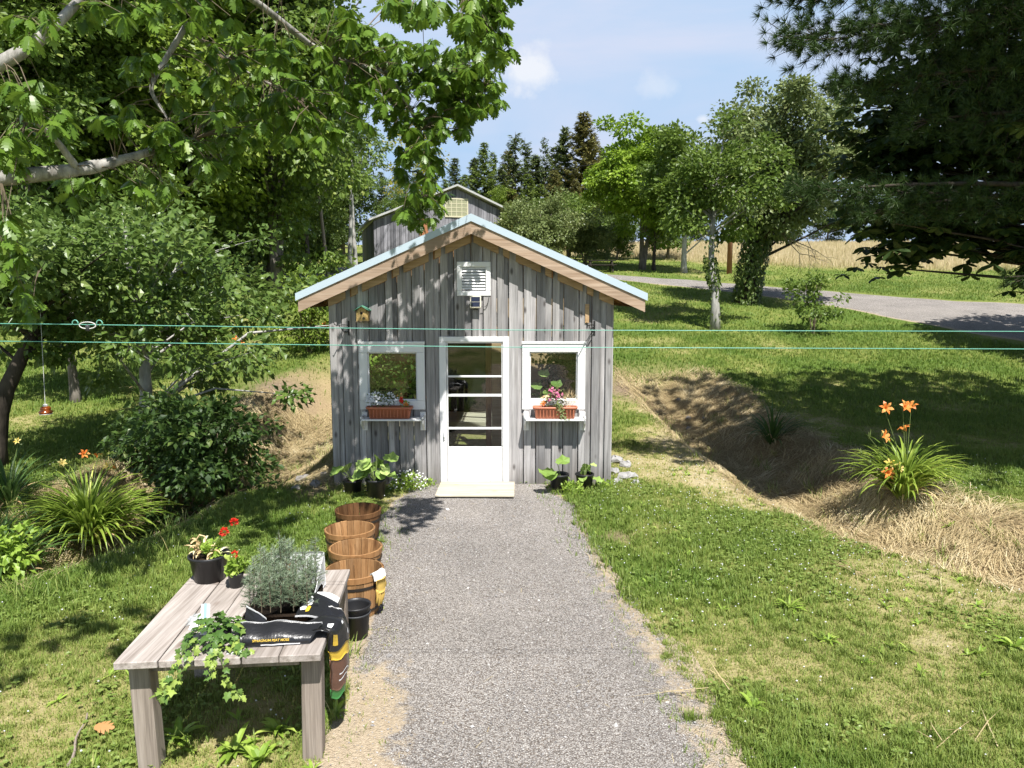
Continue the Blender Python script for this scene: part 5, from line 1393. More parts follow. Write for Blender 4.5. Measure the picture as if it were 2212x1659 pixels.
for Vn in vines:
    Vn = np.array(Vn); t = np.linspace(0, len(Vn) - 1, 26); Q = np.stack([np.interp(t, np.arange(len(Vn)), Vn[:, k]) for k in range(3)], -1)
    sm3.add(*tube(Q, .0022, 4, False))
    k = len(Q); aa = iR.normal(size=(k, 3)); scatter(m, *IVY, Q + iR.normal(size=(k, 3)) * .012, aa * .6 + np.array([0, -.5, -.5]), np.array([0, -.7, .6]) + iR.normal(size=(k, 3)) * .3, .042 * iR.uniform(.6, 1.25, k), np.clip(iR.normal(.8, .2, k), 0, 1))
m.build('leaves', M['ivy'], ivy); sm3.build('vines', M['stalk'], ivy)
tg = thing('plant_label', 'white and pale blue plastic plant label stuck in the ivy', 'label', tuple(tb(-.17, -.27)))
P = loft(tb(-.185, -.33, TZ + .005), tb(-.125, -.345, TZ + .005), tb(-.195, -.25, TZ + .155), tb(-.14, -.265, TZ + .16), 4, 4); m = MB(); V, Fs = thick(P, .002); m.add(V, Fs); tgc = m.build('card', M['bagwhite'], tg)
P2 = loft(*[P[1, 1] + np.array([0, -.004, .004]), P[1, 2] + np.array([0, -.004, .004]), P[3, 1] + np.array([0, -.004, .004]), P[3, 2] + np.array([0, -.004, .004])], 2, 2); m = MB(); m.add(*gridsheet(P2)); m.build('blue_stripe', M['tagblue'], tgc)
P = loft(tb(-.235, -.36, TZ + .05), tb(-.17, -.38, TZ + .05), tb(-.23, -.33, TZ + .075), tb(-.165, -.34, TZ + .08), 4, 4); m = MB(); V, Fs = thick(P, .002); m.add(V, Fs); m.build('paper_sleeve', M['bagwhite'], tg)
# ------------------------------------------------------------------ half barrels
def barrel(label, x, y, rt, mat, rz, hoops=True):
    z = hz(x, y); r = thing('half_barrel', label, 'barrel', (x, y, z), 'wooden half barrels along the path')
    h = .37; rb = rt * .80; m = MB(); bR2 = np.random.default_rng(int(abs(x * 1000)))
    N_ = 22
    for k in range(N_):
        a0 = rz + k * 6.28318 / N_ + .008; a1 = rz + (k + 1) * 6.28318 / N_ - .008; a = np.array([a0, (a0 + a1) / 2, a1])
        prof = [(rb, 0), (rb + (rt - rb) * .5 + .006, h * .5), (rt, h + bR2.normal() * .003), (rt - .014, h), (rb + (rt - rb) * .5 - .01, h * .5), (rb - .014, .0)]
        V = np.array([[(p * math.cos(t), p * math.sin(t), q) for t in a] for p, q in prof])
        V, Q = gridsheet(V); V = V + np.array([x, y, z])
        m.add(V, [Q, np.array([[0, 1, 16, 15], [1, 2, 17, 16]]), np.array([[0, 3, 6, 9], [9, 12, 15, 0]]), np.array([[2, 5, 8, 11], [11, 14, 17, 2]])], bR2.random())
    m.build('staves', mat, r)
    m = MB(); m.add(*lathe([(.001, .03), (rb - .005, .03), (rb - .005, .012), (.001, .012)], 28, (x, y, z)), .3); m.build('base', mat, r)
    R_ = lambda q: rb + (rt - rb) * q + .012 * (q * (1 - q)) * 2
    for q0, q1, mt, nm in ((.87, 1.0, 'rimwood', 'rim_band'), (.70, .765, 'hoop', 'hoop'), (.14, .20, 'hoop', 'hoop')):
        e = .004 if mt == 'hoop' else .005
        m = MB(); m.add(*lathe([(R_(q0) + .001, q0 * h), (R_(q0) + e, q0 * h), (R_(q1) + e, q1 * h), (R_(q1) + .001, q1 * h + (.003 if nm != 'hoop' else 0))], 48, (x, y, z)))
        m.build(nm, M[mt] if not (mt == 'rimwood' and mat is M['basketdark']) else M['basketdark'], r, False)
    return r
barrel('nearest wooden half barrel, with gloves over its rim, behind the work table', -1.322, 5.79, .24, M['basket'], .1)
barrel('orange brown half barrel second nearest to the table', -1.425, 6.32, .237, M['basket'], .4)
barrel('orange brown half barrel third from the table, next to the dark one', -1.60, 6.86, .243, M['basket'], .2)
barrel('darkest, smoke brown half barrel farthest from the table', -1.655, 7.50, .243, M['basketdark'], .3)
# gloves
gv = thing('work_gloves', 'white and yellow work gloves draped over the rim of the nearest half barrel', 'gloves', (-1.09, 5.74, .35))
def bwall(a, s, rr=.0):  # point near barrel rim at angle a, height s
    return np.array([-1.322 + (.245 + rr) * math.cos(a), 5.79 + (.245 + rr) * math.sin(a), s])
P = np.array([[bwall(-.75 + .55 * j / 7, z, r_) for j in range(8)] for z, r_ in ((.27, -.055), (.34, -.03), (.378, -.018), (.388, .0), (.375, .018), (.33, .024))]); P = wr(P, .008, .05, 5)
m = MB(); V, Fs = thick(P, -.008); m.add(V, Fs); m.build('cuff', M['glovewhite'], gv, True)
P = np.array([[bwall(-.66 + .38 * j / 6, z, r_ + .012 * math.sin(j / 6 * 3.14)) for j in range(7)] for z, r_ in ((.335, .026), (.29, .024), (.25, .022), (.22, .02))])
m = MB(); V, Fs = thick(P, -.014); m.add(V, Fs)
for k, (da, L, dz) in enumerate(((-.64, .095, 0), (-.55, .125, 0), (-.45, .12, 0), (-.36, .10, 0), (-.28, .06, .06))):
    b_ = bwall(da, .235 + dz, .028); e_ = bwall(da + (.0 if k < 4 else .12), .235 + dz - L, .018)
    m.add(*tube(np.array([b_ + (0, 0, .02), b_, (b_ + e_) / 2 + np.array([.006, 0, 0]), e_, e_ - (0, 0, .006)]), [.012, .0125, .012, .010, .004], 8))
m.build('fingers', M['gloveyellow'], gv, True)
# bucket
bk_ = np.array([-1.215, 5.33, hz(-1.215, 5.33)])
bu = thing('plastic_bucket', 'empty black plastic pail behind the table by the nearest half barrel', 'bucket', tuple(bk_))
m = MB(); m.add(*lathe([(.001, .004), (.088, 0), (.112, .245), (.118, .25), (.12, .258), (.118, .265), (.110, .265), (.106, .24), (.082, .012), (.001, .012)], 32, bk_)); m.build('pail', M['blackpot'], bu, True)
m = MB(); m.add(*lathe([(.108, .19), (.1135, .19), (.115, .205), (.109, .205)], 32, bk_)); m.build('ring', M['greypot'], bu, True)
# ------------------------------------------------------------------ squash pots by the shed wall
def squashpot(label, c, rt, h, nl, ls, lean=(0, -.4), spread=.22, hh=.3):
    c = np.array(c); r = pot('potted_squash', label, c, rt, rt * .78, h, M['blackpot'], 'black pots of squash along the shed wall', cat='potted plant')
    b = c + (0, 0, h * .85); tips = []; m = MB()
    for k in range(nl):
        a = gR.uniform(0, 6.28); q = gR.uniform(.35, 1)
        t = b + np.array([math.cos(a) * spread * q + lean[0] * .1, math.sin(a) * spread * q * .7 + lean[1] * .1, hh * gR.uniform(.25, 1) - .1 * (q > .85)]); tips.append(t)
        scatter(m, *SQUASH, t[None], np.array([[math.cos(a), math.sin(a) - .5, -.45 + .3 * gR.normal()]]), np.array([[math.cos(a) * .3, -.45, 1.0]]) + gR.normal(size=(1, 3)) * .2, ls * gR.uniform(.7, 1.15))
    m.build('leaves', M['squash'], r); stems('stems', M['stalk'], r, b - (0, 0, .03), tips, .006)
    return r
squashpot('low black pot of squash leaves at the left corner of the shed', (-2.16, 9.50, hz(-2.16, 9.5)), .13, .19, 8, .19, (-.6, 0), .2, .26)
squashpot('black pot heaped with the most squash leaves, left of the door', (-1.79, 9.22, hz(-1.79, 9.22)), .135, .27, 20, .18, (0, -.3), .2, .36)
squashpot('black pot with three big squash leaves right of the door', (.64, 9.52, hz(.64, 9.52)), .13, .25, 4, .21, (-1.2, -.2), .16, .26)
squashpot('small black pot with short squash shoots at the right end of the shed wall', (1.0, 9.66, hz(1, 9.66)), .125, .22, 6, .13, (0, 0), .13, .16)
def mound(name, label, cat, c, rad, n, T, ls, mat, flowers=None, up=.7):
    c = np.array(c); r = thing(name, label, cat, tuple(c))
    g = unit(gR.normal(size=(n, 3))) * (gR.random(n) ** .5)[:, None] * np.asarray(rad); g[:, 2] = np.abs(g[:, 2])
    m = MB(); scatter(m, *T, c + g, unit(g) + gR.normal(size=(n, 3)) * .5, np.array([0, 0, up]) + gR.normal(size=(n, 3)) * .5, ls * gR.uniform(.6, 1.3, n)); m.build('leaves', mat, r)
    if flowers:
        k, mt, fs, lift = flowers; g = unit(gR.normal(size=(k, 3))) * np.asarray(rad) * gR.uniform(.75, 1.1, (k, 1)); g[:, 2] = np.abs(g[:, 2]) + lift; m = MB()
        for q in range(5):
            a = q * 1.2566; scatter(m, *LEAFQ, c + g, np.tile([[math.cos(a), math.sin(a) * .6, math.sin(a) * .5]], (k, 1)), np.tile([[0, -.8, .6]], (k, 1)), fs)
        m.build('flowers', M[mt], r)
    return r
mound('alyssum_plant', 'low bushy plant with tiny white flowers left of the door step', 'plant', (-1.42, 9.62, hz(-1.42, 9.62)), (.26, .16, .26), 420, LEAF, .045, M['weed'], (90, 'whitep', .012, .02))
mound('weed_clump', 'leafy weeds between the two pots right of the door', 'plant', (.80, 9.36, hz(.8, 9.36)), (.16, .14, .2), 240, LEAF, .05, M['weed'])
mound('weed_clump', 'low weeds at the right front corner of the shed', 'plant', (1.28, 9.72, hz(1.28, 9.7)), (.14, .1, .12), 140, LEAF, .045, M['weed'])
mound('weed_clump', 'small weed tuft against the wall left of the door frame', 'plant', (-1.13, 9.78, 0), (.07, .05, .12), 50, LEAF, .04, M['weed'])
step = MB(); V, Fs = cbox((0, 0, 0), (1.035, .72, .02), .003); step.add(V @ rotz(-.012).T + np.array([-.485, 9.475, .045]), Fs, .6)
tag(step.build('plywood_step', M['ply']), 'pale plywood board lying on the gravel before the door', 'board')
# ------------------------------------------------------------------ window boxes
def planter(label, x0, x1):
    yc = YW - .145; z0 = .9685; h = .165
    r = thing('window_box', label, 'planter', ((x0 + x1) / 2, yc, z0), 'terracotta window boxes on the shelves')
    m = MB(); n_ = 40
    def ring(w, d, z, rr=.03):
        t = np.linspace(0, 2 * math.pi, n_, endpoint=False); c, s = np.cos(t), np.sin(t)
        return np.stack([(x0 + x1) / 2 + np.sign(c) * np.abs(c) ** .25 * w / 2, yc + np.sign(s) * np.abs(s) ** .25 * d / 2, np.full(n_, z)], -1)
    w = x1 - x0 - .03
    R_ = [ring(w * .90, .125, z0 + .001), ring(w * .965, .155, z0 + h * .8), ring(w + .02, .172, z0 + h * .81), ring(w + .03, .178, z0 + h), ring(w + .006, .16, z0 + h), ring(w - .02, .145, z0 + h * .8), ring(.02, .01, z0 + h * .8)]
    V = np.concatenate(R_); i = np.arange(len(R_) - 1)[:, None] * n_; j = np.arange(n_)[None]; k = (j + 1) % n_
    m.add(V, [np.stack([i + j, i + k, i + n_ + k, i + n_ + j], -1).reshape(-1, 4), np.arange(n_)[::-1][None]]); m.build('box', M['terra'], r, True)
    rb_ = MB()
    for q in np.linspace(x0 + .06, x1 - .06, 12): bx(rb_, q - .006, q + .006, yc - .081, yc - .07, z0 + .02, z0 + .125, .002)
    rb_.build('ribs', M['terra'], r)
    s = MB(); bx(s, x0 + .03, x1 - .03, yc - .065, yc + .065, z0 + .11, z0 + .145, .01); s.build('soil', M['soil'], r)
    return r, np.array([(x0 + x1) / 2, yc, z0 + h])
def posy(root, c, rad, n, mat, fs, name='flowers', fall=0):
    g = unit(gR.normal(size=(n, 3))) * (gR.random(n) ** .35)[:, None] * np.asarray(rad); g[:, 2] = np.abs(g[:, 2]) - fall; m = MB()
    for q in range(5):
        a = q * 1.2566 + gR.random(n); scatter(m, *LEAFQ, c + g, np.stack([np.cos(a), np.sin(a) * .5, np.sin(a) * .7], -1), np.tile([[0, -.9, .5]], (n, 1)) + gR.normal(size=(n, 3)) * .3, fs * gR.uniform(.7, 1.2, n), np.clip(gR.random(n), 0, 1))
    return m.build(name, mat, root)
pl, c = planter('terracotta window box with a heap of small white flowers under the left window', -2.0, -1.36)
leafball(M['greyleaf'], 'foliage', pl, c + (-.12, 0, .09), (.21, .09, .13), 260, LEAF, .035)
posy(pl, c + (-.19, -.04, .03), (.16, .09, .19), 110, M['whitep'], .02, 'white_flowers'); posy(pl, c + (.02, -.04, .05), (.12, .08, .17), 34, M['whitep'], .016, 'white_flowers')
leafball(M['weed'], 'green_leaves', pl, c + (.2, -.01, .03), (.07, .05, .05), 46, LEAF, .035)
posy(pl, c + (.165, -.02, .05), (.025, .03, .075), 14, M['red'], .022, 'red_flowers'); posy(pl, c + (.225, -.03, .02), (.03, .03, .03), 9, M['orange'], .022, 'orange_flowers')
pr2, c = planter('terracotta window box with pink flowers and trailing variegated leaves under the right window', .28, .90)
leafball(M['greyleaf'], 'foliage', pr2, c + (.0, 0, .13), (.15, .09, .17), 260, LEAF, .036)
leafball(M['dried'], 'dry_tuft', pr2, c + (.2, -.01, .1), (.085, .07, .09), 240, NEED, .08)
tr_ = MB(); n = 90; t = gR.random(n); pos = c + np.stack([.03 + t * .09 + gR.normal(size=n) * .022, -.09 - .012 * gR.random(n), .08 - t * .25], -1); scatter(tr_, *LEAF, pos, np.array([.2, -.5, -.6]) + gR.normal(size=(n, 3)) * .5, np.array([0, -.9, .5]) + gR.normal(size=(n, 3)) * .3, .034, gR.random(n)); tr_.build('trailing_leaves', M['greyleaf'], pr2)
posy(pr2, c + (.0, -.03, .08), (.14, .07, .2), 40, M['pink'], .022, 'pink_flowers'); posy(pr2, c + (-.17, -.03, .02), (.04, .03, .08), 10, M['orange'], .024, 'orange_flowers'); posy(pr2, c + (-.13, -.02, .1), (.06, .04, .06), 14, M['dried'], .02, 'faded_flowers')
# ------------------------------------------------------------------ things on the shed wall
bh = np.array([-2.03, YW - .025, 2.30]); bhr = thing('birdhouse', 'little yellow wooden birdhouse with a green roof hung on the left of the shed front', 'birdhouse', tuple(bh))
m = MB(); hw = .078; prof_ = [(-hw, 0), (hw, 0), (hw, .11), (hw * .62, .165), (0, .19), (-hw * .62, .165), (-hw, .11)]
m.add(*extr([(bh[0] + a, bh[1] - .125, bh[2] + b) for a, b in prof_], (0, .12, 0)), .6); bb1 = m.build('body', M['birdwood'], bhr)
m = MB()
for s in (-1, 1):
    A = [(0, .212), (s * .105, .150), (s * .105, .138), (0, .198)]
    m.add(*extr([(bh[0] + a, bh[1] - .16, bh[2] + b) for a, b in A], (0, .16, 0)))
m.build('roof', M['greenroof'], bhr)
m = MB(); m.add(*[(lambda q: q)(x_) for x_ in tube([(bh[0] - .005, bh[1] - .127, bh[2] + .108), (bh[0] - .005, bh[1] - .120, bh[2] + .108)], .019, 14)]); m.build('entry_hole', M['dark'], bb1)  # black disc imitates the shade inside the hole
m = MB(); m.add(*tube([(bh[0] + .025, bh[1] - .145, bh[2] + .038), (bh[0] + .025, bh[1] - .122, bh[2] + .038)], .016, 10)); m.build('bark_knot', M['twig'], bb1)
m = MB(); n = 50; m_p = bh + np.stack([gR.uniform(-.095, .095, n), gR.uniform(-.15, -.02, n), .14 + gR.uniform(-.02, .03, n)], -1); scatter(m, *LEAFQ, m_p, rdir(n), rdir(n), .03); m.build('bark_trim', M['twig'], bhr)
m = MB(); bx(m, bh[0] - .085, bh[0] + .085, bh[1] - .14, bh[1] - .001, bh[2] - .016, bh[2] - .0006, .003); m.build('floor', M['twig'], bhr)
so_ = thing('solar_lamp', 'small square solar lamp with a cable just under the gable vent', 'lamp', (-.5, YW - .03, 2.5))
m = MB(); V, Fs = cbox((0, 0, 0), (.15, .035, .165), .006); c_, s_2 = math.cos(-.25), math.sin(-.25); RX_ = np.array([[1, 0, 0], [0, c_, -s_2], [0, s_2, c_]])
m.add(V @ RX_.T + np.array([-.495, YW - .085, 2.555]), Fs); sc_ = m.build('case', M['cream'], so_)
m = MB()
for k in range(2):
    V, Fs = cbox((0, -.019, (-.036, .036)[k]), (.122, .004, .066), .001); m.add(V @ RX_.T + np.array([-.495, YW - .085, 2.555]), Fs)
m.build('solar_panel', M['solar'], sc_)
m = MB(); bx(m, -.53, -.46, YW - .07, YW - .0245, 2.45, 2.5, .004); m.add(*tube([(-.42, YW - .06, 2.50), (-.36, YW - .05, 2.49), (-.33, YW - .05, 2.54), (-.315, YW - .045, 2.62)], .005, 6)); m.build('cable_and_mount', M['iron'], so_)
def hook(label, x, z, s):
    r = thing('plant_hook', label, 'hook', (x, YW - .025, z), 'black iron plant hooks at the two ends of the shed front')
    m = MB(); bx(m, x - .012, x + .012, YW - .036, YW - .0246, z - .1, z + .1, .002)
    m.build('back_plate', M['iron'], r)
    m = MB(); m.add(*tube([(x, YW - .036, z + .04), (x + s * .05, YW - .12, z + .05), (x + s * .11, YW - .24, z + .045), (x + s * .13, YW - .29, z + .06), (x + s * .135, YW - .30, z + .09)], .006, 6))
    t = np.linspace(0, 5.5, 16); m.add(*tube(np.stack([x + s * .03 + s * .03 * np.cos(t), YW - .09 - .05 * np.cos(t), z - .02 + .035 * np.sin(t)], -1), .005, 5))
    m.add(*tube([(x, YW - .036, z - .06), (x + s * .06, YW - .13, z - .03), (x + s * .09, YW - .20, z + .04)], .005, 6)); m.build('arm', M['iron'], r); return r
hook('black iron plant hook on the left corner of the shed front, by the birdhouse', -2.24, 2.2, -1); hook('black iron plant hook on the right end of the shed front', 1.13, 2.2, -1)
# ------------------------------------------------------------------ inside the shed
def bench(label, x0, x1, y0, y1, z):
    r = thing('potting_bench', label, 'bench', ((x0 + x1) / 2, (y0 + y1) / 2, .03))
    m = MB(); bx(m, x0, x1, y0, y1, z - .03, z, .003, .4); m.build('top', M['inwall'], r)
    for xx in (x0 + .04, x1 - .04):
        for yy in (y0 + .04, y1 - .04):
            m = MB(); bx(m, xx - .025, xx + .025, yy - .025, yy + .025, .035, z - .031, .003); m.build('leg', M['inwall'], r)
bench('plank bench of pots behind the left window', -2.42, -1.15, 9.98, 12.3, .93); bench('plank bench behind the right window', .08, 1.3, 9.98, 10.9, .93)
for k, (x, y, s, lab) in enumerate(((-1.9, 10.16, .15, 'wide black pot nearest the glass on the left in the left window'), (-1.5, 10.15, .16, 'wide black pot nearest the glass on the right in the left window'), (-2.0, 11.65, .13, 'black pot of seedlings behind the two wide pots in the left window'), (-2.28, 11.75, .13, 'black pot of seedlings at the back left inside the left window'), (-1.66, 11.6, .13, 'black pot of seedlings at the back right inside the left window'), (.42, 10.16, .12, 'black pot with tall stalked leaves inside the right window'))):
    r = pot('potted_seedlings', lab, (x, y, .93), s, s * .8, .2, M['blackpot'], 'pots on the benches inside the shed', cat='potted plant'); b = np.array([x, y, 1.1])
    if k < 5: leafball(M['weed' if k % 2 else 'apple'], 'leaves', r, b + (0, 0, .22 + .1 * (k > 1)), (s * 1.5, s * 1.2, .2 + .1 * (k > 1)), 170, LEAF, .085)
    else:
        tips = [b + (-.02, 0, .48), b + (.16, -.05, .34), b + (-.12, .02, .3), b + (.05, .05, .2)]
        stems('stems', M['stalk'], r, b, tips, .006); m = MB()
        for t in tips: scatter(m, *SQUASH, np.array([t]), np.array([[.5, -.5, -.3]]), np.array([[0, -.5, .8]]), .17)
        m.build('leaves', M['squash'], r)
        leafball(M['apple'], 'low_leaves', r, b + (-.05, .05, .1), (.14, .12, .12), 70, LEAF, .06)
tree('indoor_plant', 'tall dark leafy plant standing behind the right window', 'plant', (.78, 11.1, .03), (M['twig'], M['shrub']), seed=99, h=2.1, r=.42, zb=.9, tr=.02, ncl=30, lpc=40, ls=.07, cl=.2, T=LEAF)
# paint stains on the table
def stain(name, col, u_, v_, ru_, rv_, seed):
    g = G(name + '_paint'); v = g.obj(); n1 = g.noise(v, 30, 5, .7); e = g.rnd()
    f = g.ramp(g.math('SUBTRACT', g.math('ADD', n1, .25), g.math('MULTIPLY', e, .75)), [(.28, (0, 0, 0)), (.5, (.75, .75, .75))])
    t = g.n('BsdfTransparent'); b = g.bsdf(col, .7, .2); mx = g.n('MixShader', Fac=f); g.nt.links.new(t.outputs[0], mx.inputs[1]); g.nt.links.new(b.outputs[0], mx.inputs[2]); mt = g.done(mx)
    V = [tb(u_, v_, TZ + .0045)] + [tb(u_ + ru_ * math.cos(a), v_ + rv_ * math.sin(a), TZ + .0045) for a in np.arange(12) * .5236]
    m = MB(); m.add(np.array(V), np.array([[0, 1 + i, 1 + (i + 1) % 12] for i in range(12)]), np.array([0] + [1] * 12)); m.build(name, mt, table)
stain('red_paint_stain', (.45, .12, .10), .30, .50, .075, .13, 1)
stain('pale_paint_stain', (.62, .66, .66), -.27, -.12, .10, .15, 2)
stain('white_paint_stain', (.8, .8, .8), .05, -.55, .05, .07, 3)
# ------------------------------------------------------------------ clotheslines
YC = 3.7
for lab, py in (('upper green coated clothesline strung across the yard, with a wire tightener', (692, 700, 708.5, 713, 716, 718)), ('lower green coated clothesline strung across the yard', (730, 738, 745.5, 750, 754, 757))):
    pts = [atY(px, q, YC) for px, q in zip((-900, 100, 720, 1106, 2212, 3100), py)]
    m = MB(); t = np.linspace(0, 5, 41); A = np.array(pts); m.add(*tube(np.stack([np.interp(t, np.arange(6), A[:, k]) for k in range(3)], -1), .0021, 7))
    tag(m.build('clothesline', M['wire'], None, True), lab, 'clothesline')
tn = thing('line_tightener', 'small oval wire tightener hooked into the upper clothesline at the left', 'tightener', tuple(atY(190, 702, YC)))
c = atY(189, 703, YC - .02); t = np.linspace(0, 6.283, 22); m = MB(); m.add(*tube(c + np.stack([.042 * np.cos(t), 0 * t, .017 * np.sin(t)], -1), .003, 6)); m.build('ring', M['wirewhite'], tn, True)
m = MB(); m.add(*lathe([(.003, -.03), (.012, -.027), (.009, -.012), (.012, .0), (.003, .005)], 12, c)); m.build('cone', M['greypot'], tn, True)
m = MB()
for s in (-1, 1):
    t = np.linspace(-.5, 3.4, 12); m.add(*tube(c + np.stack([s * (.062 + .015 * np.cos(t)), 0 * t, .011 + .016 * np.sin(t)], -1), .0028, 5))
m.build('end_loops', M['wire'], tn, True)
# hummingbird feeder
fc = atY(98.5, 886, 10.2); fd = thing('nectar_feeder', 'amber nectar feeder hanging on a long string at the left', 'feeder', tuple(fc))
m = MB(); m.add(*lathe([(.001, -.055), (.075, -.05), (.092, -.03), (.088, -.015), (.062, .0), (.072, .02), (.066, .04), (.04, .055), (.001, .056)], 22, fc)); m.build('bottle', M['amber'], fd, True)
m = MB(); m.add(*lathe([(.03, .055), (.032, .075), (.02, .09), (.001, .092)], 14, fc)); m.build('cap', M['glovewhite'], fd, True)
m = MB(); m.add(*lathe([(.06, -.064), (.085, -.058), (.085, -.05), (.06, -.05)], 20, fc)); m.build('base', M['glovewhite'], fd, True)
tp = atY(86, 655, 10.35); m = MB(); m.add(*tube([fc + (0, 0, .09), (fc + tp) / 2, tp], .004, 5)); m.build('string', M['wirewhite'], fd)
# ------------------------------------------------------------------ daylilies
def lilyflower(m, c, d, s):
    d = unit(np.array(d, float)); a0 = gR.uniform(0, 6)
    e1 = unit(np.cross(d, [0.1, .2, 1.])); e2 = np.cross(d, e1)
    for k in range(6):
        a = a0 + k * 1.0472; o_ = e1 * math.cos(a) + e2 * math.sin(a); w_ = np.cross(d, o_) * (.2 if k % 2 else .15) * s
        p0 = c; p1_ = c + d * .42 * s + o_ * .18 * s; p2_ = c + d * .68 * s + o_ * .52 * s; p3 = c + d * .58 * s + o_ * .86 * s
        V = np.array([p0, p1_ + w_ * .7, p1_ - w_ * .7, p2_ + w_, p2_ - w_, p3]); m.add(V, [np.array([[0, 1, 2], [3, 5, 4]]), np.array([[1, 3, 4, 2]])], gR.random())
def daylily(label, c, n, L, w, mat, scapes, group='clumps of daylilies', drop=1.9, fl='orange', dead=10, lean=(0, 0), azs=None, up=.75, fs=.118):
    c = np.array(c, float); r = thing('daylily_plant', label, 'plant', tuple(c), group)
    m = MB()
    for k in range(n):
        a = gR.uniform(0, 6.28) if azs is None else gR.normal(azs[0], azs[1]); q = gR.random()
        V, Q = ribbon(c + np.array([math.cos(a), math.sin(a), 0]) * .09 * q + np.array([0, 0, -.04]), a, 1.52 - up * q + gR.normal() * .1, L * gR.uniform(.6, 1.12), w * gR.uniform(.8, 1.2), drop * gR.uniform(.6, 1.25), 9, .22); m.add(V, Q, np.clip(gR.normal(.45, .22), 0, 1))
    m.build('leaves', mat, r)
    if dead:
        m = MB()
        for k in range(dead):
            a = gR.uniform(0, 6.28); V, Q = ribbon(c + (0, 0, .02), a, gR.uniform(.2, .9), L * gR.uniform(.4, .75), w * .8, 1.6, 7, .3); m.add(V, Q, gR.random())
        m.build('dead_leaves', M['dried'], r)
    if scapes:
        for sx, sy, h, op in scapes:
            ms = MB(); tip = c + np.array([sx, sy, h]); ms.add(*tube([c + (sx * .15, sy * .15, 0), c + (sx * .45, sy * .45, h * .6), tip], [.006, .005, .003], 5, False))
            for k in range(3):
                e = tip + gR.normal(size=3) * .035 + (0, 0, .02); ms.add(*tube([tip, (tip + e) / 2, e + (0, 0, .03)], [.003, .008, .003], 5))
            stk = ms.build('flower_stalk', M['stalk'], r)
            if op:
                mf = MB(); lilyflower(mf, tip, (gR.normal() * .5, -.7 + gR.normal() * .4, .5), fs if op == 1 else fs * .85); mf.build('flower', M[fl if op == 1 else 'yellowp'], stk)
    return r
def on(px, py):
    p = gpx(px, py); return p
pL = on(1945, 1075)
daylily('sunlit daylily clump with orange blooms on the straw bank at the right', pL + (.05, 0, 0), 300, 1.02, .040, M['lily'], [(-.32, .05, 1.22, 1), (-.10, 0, 1.24, 1), (.04, .05, 1.22, 1), (-.06, -.05, .92, 1), (-.42, -.1, .86, 1), (-.55, -.12, .52, 0), (-.32, -.16, .48, 2), (-.24, -.2, .45, 2), (-.62, 0, .62, 0), (-.5, .05, .82, 0), (-.28, 0, .86, 0), (-.36, -.2, .38, 1)], drop=2.3, up=.5)
p = on(1668, 955); daylily('shaded daylily clump without blooms on the far ditch bank', p, 80, 1.0, .032, M['lilydark'], [(-.1, 0, .95, 0), (.1, .05, .9, 0)], dead=16)
p = on(195, 1170); daylily('largest daylily clump, bright in the sun at the left', p, 400, 1.12, .044, M['lily'], [(-.35, .1, 1.0, 2), (-.1, .15, 1.1, 1), (.05, .2, 1.05, 1), (.22, .15, .95, 2), (.34, .12, .93, 1), (-.2, .1, .9, 0), (.0, .1, .92, 0), (.45, .2, .98, 0), (-.45, .1, .85, 0)], drop=1.9, dead=26, fs=.085)
p = on(330, 1165); daylily('small drooping daylily clump right of the largest one', p + (0, .3, 0), 70, .8, .028, M['lilydark'], [(.1, .2, .75, 1)], drop=2.4, fs=.08)
p = on(20, 1090); daylily('daylily clump behind the largest one at the left edge', p, 90, .95, .03, M['lilydark'], [(.12, .1, .8, 2)], drop=1.8, fs=.07)
p = on(60, 1250); daylily('dark daylily clump cut by the left picture edge', p + (-.25, 0, 0), 90, .95, .032, M['lilydark'], [], drop=2.0)
for px, py, n_, lab, fs in ((510, 800, 46, 'daylily clump with two orange blooms beyond the pale lit trunk', [(.0, 0, .85, 1), (.25, 0, .75, 1)]), (440, 835, 40, 'daylily clump in the shade behind the dense dark shrub', [(-.1, 0, .8, 0)]), (690, 762, 60, 'daylily clump with yellow orange blooms against the left shed wall', [(-.2, 0, .8, 1), (0, 0, .85, 2), (.15, 0, .8, 1), (-.1, 0, .72, 2)]), (300, 850, 46, 'daylily clump under the orchard tree', [(.1, 0, .8, 0)]), (-10, 1180, 60, 'leafy daylily clump low at the left edge', [])):
    p = on(px, py); daylily(lab, p, n_, .75, .03, M['lilydark'], fs, dead=5)
